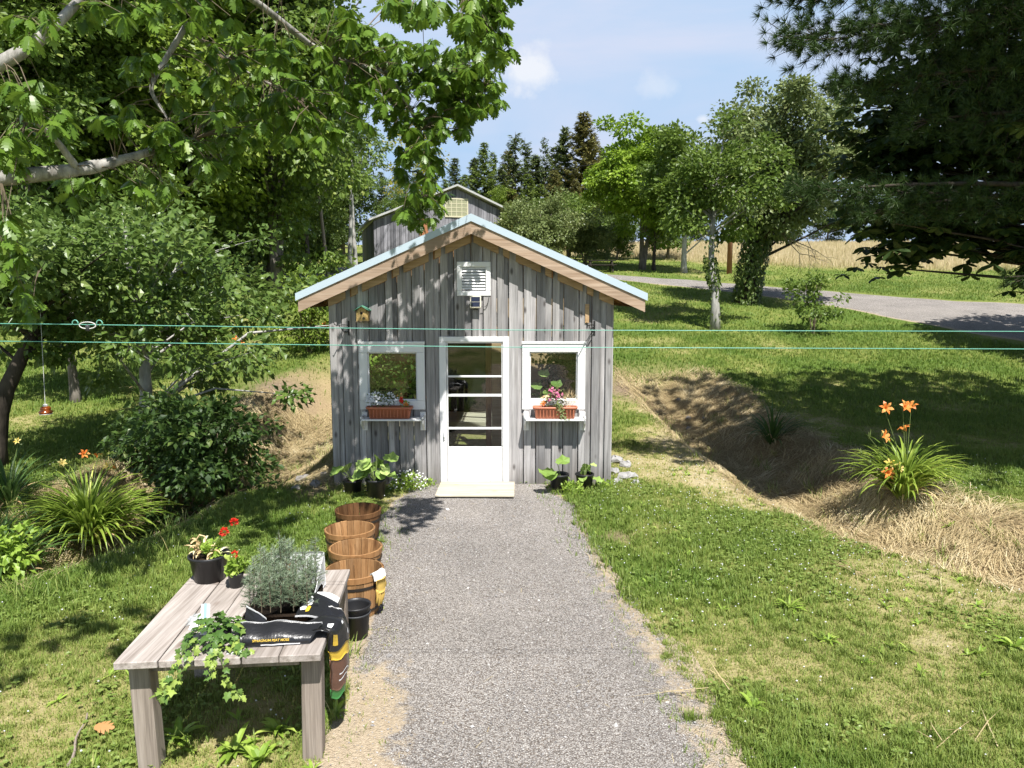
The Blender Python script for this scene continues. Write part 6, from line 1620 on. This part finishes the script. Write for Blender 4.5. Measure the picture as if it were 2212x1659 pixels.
# leafy weeds
def rosette(label, p, n, L, w, mat=M['weed']):
    m = MB()
    for k in range(n):
        a = gR.uniform(0, 6.28); V, Q = ribbon(np.array(p) + (0, 0, .0), a, gR.uniform(.25, 1.1), L * gR.uniform(.6, 1.2), w * gR.uniform(.7, 1.3), gR.uniform(.8, 1.8), 6, .15); m.add(V, Q, gR.random())
    return tag(m.build('dandelion_weed', mat), label, 'weed', 'broad leafed weeds in the lawn')
for px, py, n_, L, w, lab in ((385, 1600, 13, .16, .045, 'broad leafed weed by the front left table leg'), (505, 1625, 16, .17, .045, 'broad leafed weed in front of the table between its legs'), (600, 1585, 14, .15, .04, 'broad leafed weed in the table shadow by the right leg'), (560, 1650, 12, .15, .045, 'broad leafed weed at the bottom edge under the table'), (727, 1545, 9, .10, .03, 'broad leafed weed at the path edge by the right front table leg'), (740, 1400, 10, .10, .03, 'broad leafed weed beside the hanging soil bag'), (1705, 1318, 30, .15, .022, 'feathery thistle like weed in the middle of the right lawn'), (1790, 1388, 14, .12, .02, 'small thistle like weed right of the feathery one'), (2190, 1400, 14, .16, .045, 'broad leafed weed at the right picture edge'), (1625, 1530, 12, .12, .04, 'broad leafed weed near the lower right of the path'), (2050, 1140, 12, .14, .03, 'green weed on the straw bank right of the sunlit daylily')):
    p = on(px, py); rosette(lab, p, n_, L, w)
p = on(25, 1260); tree('broadleaf_weed', 'tall broad leafed weed at the lower left edge of the ditch', 'weed', tuple(p), (M['stalk'], M['weed']), seed=120, h=.75, r=.42, zb=.05, tr=.01, ncl=26, lpc=22, ls=.10, cl=.14, T=LEAF, fork=3)
# stones
def stone(label, p, s, mat, grp, seed):
    r = np.random.default_rng(seed); d = []
    V, Fs = lathe([(.001, -.5), (.35, -.42), (.5, -.1), (.46, .18), (.28, .4), (.001, .46)], 9)
    nn = unit(V); V = V * (1 + .22 * np.sin(nn[:, 0:1] * 5 + seed) * np.cos(nn[:, 1:2] * 4 + seed * 2)) * np.array([1, .75, .55]) * s
    V = V + r.normal(size=V.shape) * .05 * s; V = V @ rotz(r.uniform(0, 6)).T; m = MB(); m.add(V + np.array(p) + (0, 0, s * .14), Fs)
    return tag(m.build('stone', mat, None, False), label, 'stone', grp)
for k, (px, py, s) in enumerate(((1330, 998, .26), (1352, 1008, .22), (1328, 1022, .2), (1350, 1034, .24), (1368, 1030, .14), (1334, 1042, .15), (1374, 1044, .12))): stone('pale rock in the heap at the right corner of the shed', on(px, py), s, M['whitestone'], 'rocks heaped at the right shed corner', k)
for k, (px, py, s) in enumerate(((655, 1040, .26), (682, 1050, .2), (640, 1058, .16), (700, 1030, .16))): stone('grey rock on the bank at the left corner of the shed', on(px, py), s, M['stone'], 'rocks at the left shed corner', 20 + k)
for k, (px, py, s) in enumerate(((1487, 905, .14), (1487, 928, .16), (1465, 865, .14), (1520, 905, .1))): stone('small grey rock on the shaded ditch bank right of the shed', on(px, py), s, M['stone'], 'rocks on the ditch bank', 30 + k)
for k, (px, s) in enumerate(((738, .7), (752, .8), (768, .6), (728, .45), (782, .5))): stone('white rock in the pile far behind the left shed roof', gb(px, 47.0), s, M['whitestone'], 'white rock pile', 40 + k)
# fallen bits
m = MB(); q0 = on(148, 1668); q1 = on(188, 1555); t = np.linspace(0, 1, 9)[:, None]; A = q0 + (q1 - q0) * t; A[:, 2] = hgt(A[:, 0], A[:, 1]) + .035; A[:, 0] += .012 * np.sin(t[:, 0] * 9); m.add(*tube(A, np.linspace(.009, .004, 9), 6)); tag(m.build('fallen_twig', M['deadtwig']), 'long thin dead twig lying on the lawn at the lower left', 'twig')
m = MB(); q = on(201, 1588); scatter(m, *OAK, q[None] + (0, 0, .05), np.array([[1, -.1, .1]]), np.array([[0, -.5, 1.]]), .13, np.array([.4])); tag(m.build('fallen_leaf', M['deadleaf']), 'orange brown fallen leaf on the lawn left of the table', 'leaf')
# ------------------------------------------------------------------ pole, wire, picnic table
pb = gpx(1575, 592); m = MB(); pt = pb + (0, 0, 8.2)
up_ = thing('utility_pole', 'reddish brown utility pole rising into the trees beyond the road', 'pole', tuple(pb)); m.add(*tube([pb - (0, 0, .5), pt], [.17, .12], 12)); m.build('pole', M['pole'], up_, True)
m = MB(); bx(m, pt[0] - .5, pt[0] + .5, pt[1] - .05, pt[1] + .05, pt[2] - .6, pt[2] - .48, .01); m.build('crossarm', M['pole'], up_)
m = MB(); e = atY(880, 395, 72); mid = (pt + e) / 2 - (0, 0, 1.0); t = np.linspace(0, 1, 24)[:, None]; A = (1 - t) ** 2 * (pt - (0, 0, .2)) + 2 * t * (1 - t) * mid + t ** 2 * e; m.add(*tube(A, .028, 5)); tag(m.build('overhead_wire', M['iron']), 'thin overhead wire running left from the utility pole past the spruces', 'wire')
pt_ = np.array(gb(1296, 47)); pcn = thing('picnic_table', 'dark picnic table in the shade under the bright walnut', 'picnic table', tuple(pt_))
m = MB()
for k in range(5): bx(m, pt_[0] - .95, pt_[0] + .95, pt_[1] - .38 + k * .155, pt_[1] - .38 + k * .155 + .145, pt_[2] + .72, pt_[2] + .76, .005)
m.build('tabletop', M['picnic'], pcn)
for s in (-1, 1):
    m = MB(); bx(m, pt_[0] - .95, pt_[0] + .95, pt_[1] + s * .68 - .13, pt_[1] + s * .68 + .13, pt_[2] + .43, pt_[2] + .47, .005); m.build('seat', M['picnic'], pcn)
    m = MB(); xx = pt_[0] + s * .7
    m.add(*tube([(xx, pt_[1] - .75, pt_[2]), (xx, pt_[1] - .25, pt_[2] + .72)], .05, 4)); m.add(*tube([(xx, pt_[1] + .75, pt_[2]), (xx, pt_[1] + .25, pt_[2] + .72)], .05, 4)); m.add(*tube([(xx, pt_[1] - .8, pt_[2] + .4), (xx, pt_[1] + .8, pt_[2] + .4)], .045, 4)); m.build('leg_frame', M['picnic'], pcn)
# ------------------------------------------------------------------ lawn blades, clover, straw, pebbles
def infrust(x, y, m=1.15):
    return np.abs(x) < y * .713 * m + .5
SHED = lambda x, y: (x > XL - .02) & (x < XR + .02) & (y > YW - .03) & (y < YB + .03)
gg = np.random.default_rng(200)
def blades(mb, n, y0, y1, h0, w0, per, xlim=None, keep=None, curve=True, dens=None):
    y = np.sqrt(gg.random(n) * (y1 ** 2 - y0 ** 2) + y0 ** 2)
    x = (gg.random(n) * 2 - 1) * (y * .76 + .4)
    # tufts: pull part of the blades to shared centres
    k = gg.random(n) < .5
    cx_ = np.round(x / (.16)) * .16; cy_ = np.round(y / .16) * .16
    jx = (_hash((cx_ * 100).astype(int), (cy_ * 100).astype(int), 5) - .5) * .16; jy = (_hash((cx_ * 100).astype(int), (cy_ * 100).astype(int), 9) - .5) * .16
    x = np.where(k, cx_ + jx + gg.normal(size=n) * .025, x); y = np.where(k, cy_ + jy + gg.normal(size=n) * .025, y)
    st = strawmask(x, y); so = soilmask(x, y); dr = drymask(x, y)
    p = (1 - .93 * st) * (1 - .93 * np.clip(so * 1.3, 0, 1)) * (1.05 - .5 * sm(.62, .9, dr))
    fringe = (fbm(x, y, .35, 303) - .5) * .34
    a, b = path_edges(y)
    fringe = fringe + (fbm(x, y, .12, 307) - .5) * .12
    inside = (x > a + .04 + fringe) & (x < b - .06 - fringe) & (y < 9.9)
    p = np.where(inside, np.where((x < a + .3 + fringe) | (x > b - .35 - fringe), .05, .0), p)
    p = p * (1 - onroad(x, y)) * (1 - fieldmask(x, y))
    ok_ = (gg.random(n) < p) & ~SHED(x, y)
    x, y, dr = x[ok_], y[ok_], dr[ok_]; n = len(x)
    z = hgt(x, y)
    lush = sm(.75, .3, dr)
    hh = h0 * (.55 + .7 * lush) * gg.uniform(.5, 1.25, n)
    az = gg.uniform(0, 6.283, n); lean = np.abs(gg.normal(.55, .32, n))
    tip = np.stack([np.cos(az) * np.sin(lean), np.sin(az) * np.sin(lean), np.cos(lean)], -1) * hh[:, None]
    base = np.stack([x, y, z - .006], -1)
    sd = np.stack([-np.sin(az), np.cos(az), 0 * az], -1) * (w0 * gg.uniform(.6, 1.3, n))[:, None] / 2
    mid = base + tip * .55 * np.array([.7, .7, 1.25])
    V = np.stack([base - sd, base + sd, mid + sd * .75, mid - sd * .75, base + tip], 1).reshape(-1, 3)
    i = np.arange(n)[:, None] * 5
    a_ = np.clip(dr * .95 - .02 + gg.normal(size=n) * .13, 0, 1)
    mb.add(V, [i + np.array([[0, 1, 2, 3]]), i + np.array([[3, 2, 4]])], np.repeat(a_, 5))
gm_ = MB()
blades(gm_, 260000, 2.2, 5.5, .062, .0056, 1)
blades(gm_, 240000, 5.5, 9.5, .066, .008, 1)
blades(gm_, 180000, 9.5, 15, .07, .011, 1)
blades(gm_, 150000, 15, 24, .085, .017, 1)
blades(gm_, 90000, 24, 40, .09, .03, 1)
blades(gm_, 60000, 40, 68, .10, .05, 1)
tag(kind(gm_.build('lawn_grass', M['grass']), 'stuff'), 'short mown lawn grass, part green and part dry, on both sides of the path', 'grass')
# taller tufts at the ditch rims and along walls
tf = MB()
def tufts(pts, n, L, w, mats=None):
    for p in pts:
        for k in range(n):
            a = gg.uniform(0, 6.28); V, Q = ribbon(p + gg.normal(size=3) * np.array([.04, .04, 0]), a, gg.uniform(.9, 1.5), L * gg.uniform(.5, 1.2), w, gg.uniform(.4, 1.5), 5, .1); tf.add(V, Q, np.clip(gg.normal(.35, .22), 0, 1))
rim = []
for px, py in ((20, 1275), (60, 1288), (110, 1270), (150, 1278), (200, 1255), (245, 1235), (300, 1205), (330, 1210), (370, 1180), (385, 1170), (90, 1300), (270, 1220), (415, 1150), (450, 1120), (345, 1192), (30, 1300), (180, 1262), (1635, 1010), (1660, 1020), (1500, 990), (1250, 1095), (1275, 1160), (1285, 1200), (1340, 1260), (1240, 1075), (1300, 1230), (1290, 1180), (700, 1560), (710, 1500), (1350, 1300), (760, 1420), (715, 1460), (1330, 1050), (1300, 1045)):
    rim.append(gpx(px, py))
tufts(rim, 16, .17, .008)
tufts([gpx(px + 18 * gg.normal(), py + 8 * gg.normal()) for px, py in ((220, 1250), (330, 1205), (120, 1280), (60, 1290), (395, 1160))], 14, .26, .008)
bank = []
while len(bank) < 210:
    x_, y_ = gg.uniform(2.8, 9), gg.uniform(5, 17)
    if gg.random() < .5: x_, y_ = gg.uniform(-8, -3), gg.uniform(5, 16)
    s_m = float(strawmask(np.array([x_]), np.array([y_]))[0])
    if s_m > .25 and infrust(x_, y_): bank.append(np.array([x_, y_, hz(x_, y_)]))
for p in bank:
    dryt = gg.random() < .55; k_ = int(gg.integers(8, 26))
    for k in range(k_):
        a = gg.uniform(0, 6.28); V, Q = ribbon(p + gg.normal(size=3) * np.array([.07, .07, 0]), a, gg.uniform(.4, 1.4), gg.uniform(.10, .30), .008, gg.uniform(.6, 1.9), 5, .1); tf.add(V, Q, np.clip(gg.normal(.9 if dryt else .3, .15), 0, 1))
tag(kind(tf.build('tall_grass', M['grass']), 'stuff'), 'taller uncut grass tufts along the ditch rim and path edge', 'grass')
# mixed longer tufts and small broad weeds through the mown lawn
lw = MB(); lt_ = MB()
N = 2600; y = np.sqrt(gg.random(N) * (11 ** 2 - 2.4 ** 2) + 2.4 ** 2); x = (gg.random(N) * 2 - 1) * (y * .75 + .3)
okc = ~onpath(x, y, .02) & (strawmask(x, y) < .4) & (soilmask(x, y) < .4) & ~SHED(x, y) & (fbm(x, y, 1.4, 431, 2) > .42); x, y = x[okc], y[okc]; zz_ = hgt(x, y)
for i_, (a_, b_, c_z) in enumerate(zip(x, y, zz_)):
    if i_ % 2:
        n_b = int(gg.integers(5, 10)); g0 = gg.normal(.3, .2)
        for k in range(n_b):
            V, Q = ribbon((a_, b_, c_z), gg.uniform(0, 6.28), gg.uniform(.7, 1.4), gg.uniform(.07, .15), .006, gg.uniform(.6, 1.8), 4, .1); lt_.add(V, Q, np.clip(g0 + gg.normal() * .1, 0, 1))
    elif i_ % 4 == 0:
        for k in range(int(gg.integers(5, 9))):
            V, Q = ribbon((a_, b_, c_z + .004), gg.uniform(0, 6.28), gg.uniform(.15, .8), gg.uniform(.05, .10), gg.uniform(.014, .028), gg.uniform(.5, 1.4), 4, .12); lw.add(V, Q, gg.random())
tag(kind(lt_.build('grass_tufts', M['grass']), 'stuff'), 'longer grass tufts scattered through the mown lawn', 'grass')
tag(kind(lw.build('small_weeds', M['weed']), 'stuff'), 'small flat broad leafed weeds scattered through the lawn', 'weeds')
# clover
cl_ = MB(); fl_ = MB()
n = 26000
y = np.sqrt(gg.random(n) * (11 ** 2 - 2.4 ** 2) + 2.4 ** 2); x = (gg.random(n) * 2 - 1) * (y * .75 + .3)
pt2 = fbm(x, y, .8, 401, 3); okc = (pt2 > .50) & ~onpath(x, y, .06) & (strawmask(x, y) < .3) & (soilmask(x, y) < .3) & ~SHED(x, y) & (drymask(x, y) < .66)
x, y = x[okc], y[okc]; n = len(x); z = hgt(x, y) + gg.uniform(.02, .05, n)
az = gg.uniform(0, 6.28, n)
for k in range(3):
    a = az + k * 2.094; scatter(cl_, *CLOV, np.stack([x, y, z], -1), np.stack([np.cos(a), np.sin(a), 0 * a + .1], -1), np.tile([[0, 0, 1.]], (n, 1)) + gg.normal(size=(n, 3)) * .25, .022)
tag(kind(cl_.build('clover', M['clover']), 'stuff'), 'clover leaves spread through the lawn', 'clover')
n = 5200
y = np.sqrt(gg.random(n) * (11.5 ** 2 - 2.6 ** 2) + 2.6 ** 2); x = (gg.random(n) * 2 - 1) * (y * .75 + .3)
dens_ = np.exp(-((x - 2.6) / 1.6) ** 2 - ((y - 8) / 2.5) ** 2) + .55 * fbm(x, y, 1.1, 411, 2) + .3 * np.exp(-((x - 3) / 1.5) ** 2 - ((y - 3.6) / .8) ** 2)
okc = (gg.random(n) < dens_ * .55) & ~onpath(x, y, .1) & (strawmask(x, y) < .2) & ~SHED(x, y) & (soilmask(x, y) < .3); x, y = x[okc], y[okc]; n = len(x)
O8 = np.array([[1, 0, 0], [-1, 0, 0], [0, 1, 0], [0, -1, 0], [0, 0, 1.0], [0, 0, -1]], float) * .5; OF = np.array([[0, 2, 4], [2, 1, 4], [1, 3, 4], [3, 0, 4], [2, 0, 5], [1, 2, 5], [3, 1, 5], [0, 3, 5]])
scatter(fl_, O8, OF, np.stack([x, y, hgt(x, y) + gg.uniform(.04, .075, n)], -1), np.tile([[0, 1., 0]], (n, 1)), np.tile([[0, 0, 1.]], (n, 1)), gg.uniform(.010, .017, n))
tag(kind(fl_.build('clover_flowers', M['whitep']), 'stuff'), 'tiny white clover flower heads dotted over the lawn', 'flowers')
# straw
sw = MB()
def strands(n, xs_, ys_, L, w, lift=.03):
    z = hgt(xs_, ys_); az = (vnoise(xs_, ys_, .5, 505) * 5.0 + gg.normal(size=n) * .55); l = L * gg.uniform(.3, 1.5, n)
    d = np.stack([np.cos(az), np.sin(az)], -1) * l[:, None] / 2
    a0 = np.stack([xs_ - d[:, 0], ys_ - d[:, 1]], -1); a1 = np.stack([xs_ + d[:, 0], ys_ + d[:, 1]], -1)
    lf = gg.uniform(0, lift, n)
    p0 = np.stack([a0[:, 0], a0[:, 1], hgt(a0[:, 0], a0[:, 1]) + lf * gg.uniform(0, 1.6, n)], -1); p1 = np.stack([xs_ + gg.normal(size=n) * .012, ys_ + gg.normal(size=n) * .012, z + lf + .012], -1); p2 = np.stack([a1[:, 0], a1[:, 1], hgt(a1[:, 0], a1[:, 1]) + lf * gg.uniform(0, 1.6, n)], -1)
    s = np.stack([-np.sin(az), np.cos(az), 0 * az], -1) * (w * gg.uniform(.6, 1.3, n))[:, None] / 2
    V = np.stack([p0 - s, p0 + s, p1 - s, p1 + s, p2], 1).reshape(-1, 3); i = np.arange(n)[:, None] * 5
    sw.add(V, [i + np.array([[0, 1, 3, 2]]), i + np.array([[2, 3, 4]])], np.repeat(np.clip(gg.normal(.45, .22, n) + (vnoise(xs_, ys_, .4, 515) - .5) * .7, 0, 1), 5))
def sc_straw(N, x0, x1, y0, y1, L, w, lift, thr=.25):
    x = gg.uniform(x0, x1, N); y = gg.uniform(y0, y1, N); s = strawmask(x, y)
    k = (gg.random(N) < s) & infrust(x, y) & ~SHED(x, y); x, y = x[k], y[k]; strands(len(x), x, y, L, w, lift)
sc_straw(46000, 2.5, 9.5, 4.2, 11, .26, .0058, .09); sc_straw(22000, 2, 7, 11, 19, .30, .009, .06)
sc_straw(42000, -8.5, -2.4, 4.2, 11, .24, .0055, .05); sc_straw(26000, -6.5, -2.4, 9.5, 17, .30, .008, .06)
# loose straws on the lawn, path edge and by the barrels
N = 5000; y = np.sqrt(gg.random(N) * (11 ** 2 - 2.6 ** 2) + 2.6 ** 2); x = (gg.random(N) * 2 - 1) * (y * .72)
a, b = path_edges(y); nearp = np.exp(-((x - a) / .22) ** 2) + np.exp(-((x - b) / .25) ** 2); k = (gg.random(N) < .10 + nearp * .8) & ~SHED(x, y) & ~((x > -2.25) & (x < -1.0) & (y > 3.6) & (y < 4.95)); strands(int(k.sum()), x[k], y[k], .10, .0032, .015)
for px, py in ((1840, 1232), (1830, 1228), (1530, 1465), (1460, 1508), (2000, 1592), (2080, 1570), (2050, 1586), (2030, 1262), (1975, 1278)):
    q = gpx(px, py); m_ = 7 if px < 1850 and px > 1800 else 2; strands(m_, q[0] + gg.normal(size=m_) * .05, q[1] + gg.normal(size=m_) * .03, .42, .006, .05)
tag(kind(sw.build('cut_straw', M['straw']), 'stuff'), 'dry cut straw lying over the ditch banks', 'straw')
# hay field
hf = MB(); N = 120000
y = 44 + 69 * gg.random(N) ** 1.2; x = gg.uniform(3, 90, N); fm_ = fieldmask(x, y); k = (fm_ > .15) & (np.abs(x) < y * .78); x, y = x[k], y[k]; fm_ = fm_[k]; n = len(x)
az = gg.uniform(0, 6.28, n); h = gg.uniform(.35, .85, n) * (.2 + .8 * fm_) * (.7 + .5 * fbm(x, y, 6, 77)); base = np.stack([x, y, hgt(x, y) - .03], -1); tip = base + np.stack([np.cos(az) * .3 * h, np.sin(az) * .3 * h, h], -1); s = np.stack([np.full(n, .03), 0 * x, 0 * x], -1)
hf.add(np.stack([base - s, base + s, tip], 1).reshape(-1, 3), np.arange(n * 3).reshape(-1, 3), np.repeat(np.clip(gg.normal(.0, .22, n) + .62 * fm_, 0, 1), 3))
tag(kind(hf.build('hay_field_grass', M['field']), 'stuff'), 'tall tan hay standing in the field beyond the road', 'hay')
# pebbles
pb_ = MB(); N = 30000; y = np.sqrt(gg.random(N) * (9.8 ** 2 - 2.5 ** 2) + 2.5 ** 2); a, b = path_edges(y); x = a - .05 + gg.random(N) * (b - a + .1)
kk = gg.random(N) < (.95 - .6 * np.exp(-((x - a) / .3) ** 2)); x, y = x[kk], y[kk]; n = len(x); s = gg.lognormal(math.log(.0085), .4, n)
k_ = gg.random(n) < .012; s = np.where(k_, s * 2.4, s)
PB = O8 * np.array([1, .8, .55]); 
scatter(pb_, PB, OF, np.stack([x, y, hgt(x, y) + .012 + s * .1], -1), np.concatenate([gg.normal(size=(n, 2)), np.zeros((n, 1))], 1), np.tile([[0, 0, 1.]], (n, 1)) + gg.normal(size=(n, 3)) * .3, s)
g = G('pebbles'); M['pebble'] = g.done(g.bsdf(g.ramp(g.rnd(), [(0, (.18, .17, .165)), (.4, (.31, .298, .29)), (.85, (.42, .40, .385)), (1, (.6, .58, .55))]), .9, .2))
tag(kind(pb_.build('gravel_stones', M['pebble']), 'stuff'), 'loose grey gravel stones scattered over the path', 'gravel')
# ------------------------------------------------------------------ camera, light, sky
cam = bpy.data.cameras.new('camera'); co = bpy.data.objects.new('camera', cam); COL.objects.link(co)
co.location = (0, 0, CAMH); co.rotation_euler = (math.radians(90) - PITCH, 0, 0)
cam.sensor_width = 36; cam.lens = 36 * F / 2212; cam.clip_start = .05; cam.clip_end = 2000
SC.camera = co
SAZ, SEL = math.radians(19), math.radians(59)
S2 = Vector((math.sin(SAZ) * math.cos(SEL), -math.cos(SAZ) * math.cos(SEL), math.sin(SEL)))
sl_ = bpy.data.lights.new('sun', 'SUN'); sl_.energy = 5.0; sl_.angle = math.radians(.55); sl_.color = (1, .97, .925)
so = bpy.data.objects.new('sun', sl_); COL.objects.link(so); so.rotation_euler = S2.to_track_quat('Z', 'Y').to_euler(); so.location = (6, -16, 30)
W = bpy.data.worlds.new('World'); SC.world = W; W.use_nodes = True
nt = W.node_tree; nt.nodes.clear(); Ln = nt.links.new
out = nt.nodes.new('ShaderNodeOutputWorld')
sky = nt.nodes.new('ShaderNodeTexSky'); sky.sky_type = 'NISHITA'; sky.sun_disc = False; sky.sun_elevation = SEL; sky.sun_rotation = math.pi - SAZ; sky.air_density = 1.0; sky.dust_density = .6; sky.ozone_density = 1.2
b1 = nt.nodes.new('ShaderNodeBackground'); b1.inputs[1].default_value = .05; Ln(sky.outputs[0], b1.inputs[0])
tc = nt.nodes.new('ShaderNodeTexCoord'); mp = nt.nodes.new('ShaderNodeMapping'); mp.inputs['Scale'].default_value = (1.2, 1.2, 4.6); mp.inputs['Rotation'].default_value = (.16, .12, .4); Ln(tc.outputs['Generated'], mp.inputs[0])
nz = nt.nodes.new('ShaderNodeTexNoise'); nz.inputs['Scale'].default_value = 1.9; nz.inputs['Detail'].default_value = 7; nz.inputs['Roughness'].default_value = .52; nz.inputs['Distortion'].default_value = .4; Ln(mp.outputs[0], nz.inputs['Vector'])
rp_ = nt.nodes.new('ShaderNodeValToRGB'); e_ = rp_.color_ramp.elements; e_[0].position = .34; e_[0].color = (.27, .40, .565, 1); e_[1].position = .66; e_[1].color = (.415, .455, .565, 1); Ln(nz.outputs['Fac'], rp_.inputs[0])
b2 = nt.nodes.new('ShaderNodeBackground'); Ln(rp_.outputs[0], b2.inputs[0]); b2.inputs[1].default_value = 1.0
sx = nt.nodes.new('ShaderNodeSeparateXYZ'); Ln(tc.outputs['Generated'], sx.inputs[0])
mr = nt.nodes.new('ShaderNodeMapRange'); mr.interpolation_type = 'SMOOTHSTEP'; mr.inputs['From Min'].default_value = .72; mr.inputs['From Max'].default_value = .36; Ln(sx.outputs['Z'], mr.inputs['Value'])
mx = nt.nodes.new('ShaderNodeMixShader'); Ln(mr.outputs[0], mx.inputs[0]); Ln(b1.outputs[0], mx.inputs[1]); Ln(b2.outputs[0], mx.inputs[2])
# small cumulus puffs
last = mx
nz2 = nt.nodes.new('ShaderNodeTexNoise'); nz2.inputs['Scale'].default_value = 16; nz2.inputs['Detail'].default_value = 7; nz2.inputs['Roughness'].default_value = .58; Ln(tc.outputs['Generated'], nz2.inputs['Vector'])
def wm_(op, a, b=None):
    n = nt.nodes.new('ShaderNodeMath'); n.operation = op
    for k, v in enumerate((a, b)):
        if v is None: continue
        if isinstance(v, (int, float)): n.inputs[k].default_value = v
        else: Ln(v, n.inputs[k])
    return n.outputs[0]
for px, py, wx, wy, st in ((1138, 155, .052, .026, .62), (1415, 187, .03, .014, .25), (1522, 257, .010, .007, .5)):
    v = unit(ray(px, py))
    sub = nt.nodes.new('ShaderNodeVectorMath'); sub.operation = 'SUBTRACT'; Ln(tc.outputs['Generated'], sub.inputs[0]); sub.inputs[1].default_value = tuple(v)
    dv = nt.nodes.new('ShaderNodeVectorMath'); dv.operation = 'MULTIPLY'; Ln(sub.outputs[0], dv.inputs[0]); dv.inputs[1].default_value = (1 / wx, 1 / wx, 1 / wy)
    ln = nt.nodes.new('ShaderNodeVectorMath'); ln.operation = 'LENGTH'; Ln(dv.outputs[0], ln.inputs[0])
    e = wm_('ADD', ln.outputs['Value'], wm_('MULTIPLY', wm_('SUBTRACT', nz2.outputs['Fac'], .5), 4.4))
    rr2 = nt.nodes.new('ShaderNodeValToRGB'); Ln(e, rr2.inputs[0]); rr2.color_ramp.elements[0].position = .1; rr2.color_ramp.elements[0].color = (st,) * 3 + (1,); rr2.color_ramp.elements[1].position = 1.0; rr2.color_ramp.elements[1].color = (0, 0, 0, 1)
    bc = nt.nodes.new('ShaderNodeBackground'); bc.inputs[0].default_value = (1, 1, 1, 1); bc.inputs[1].default_value = .62
    m2 = nt.nodes.new('ShaderNodeMixShader'); Ln(rr2.outputs[0], m2.inputs[0]); Ln(last.outputs[0], m2.inputs[1]); Ln(bc.outputs[0], m2.inputs[2]); last = m2
Ln(last.outputs[0], out.inputs[0])
SC.view_settings.view_transform = 'Standard'; SC.view_settings.look = 'None'; SC.view_settings.exposure = 0.72; SC.view_settings.gamma = 1; SC.view_settings.use_curve_mapping = False
SC.render.engine = 'CYCLES'
cy = SC.cycles; cy.max_bounces = 7; cy.diffuse_bounces = 2; cy.glossy_bounces = 3; cy.transmission_bounces = 4; cy.transparent_max_bounces = 10; cy.use_denoising = True
cy.use_adaptive_sampling = True; cy.adaptive_threshold = .01
cy.sample_clamp_indirect = 4; cy.caustics_reflective = False; cy.caustics_refractive = False
cy.use_fast_gi = False
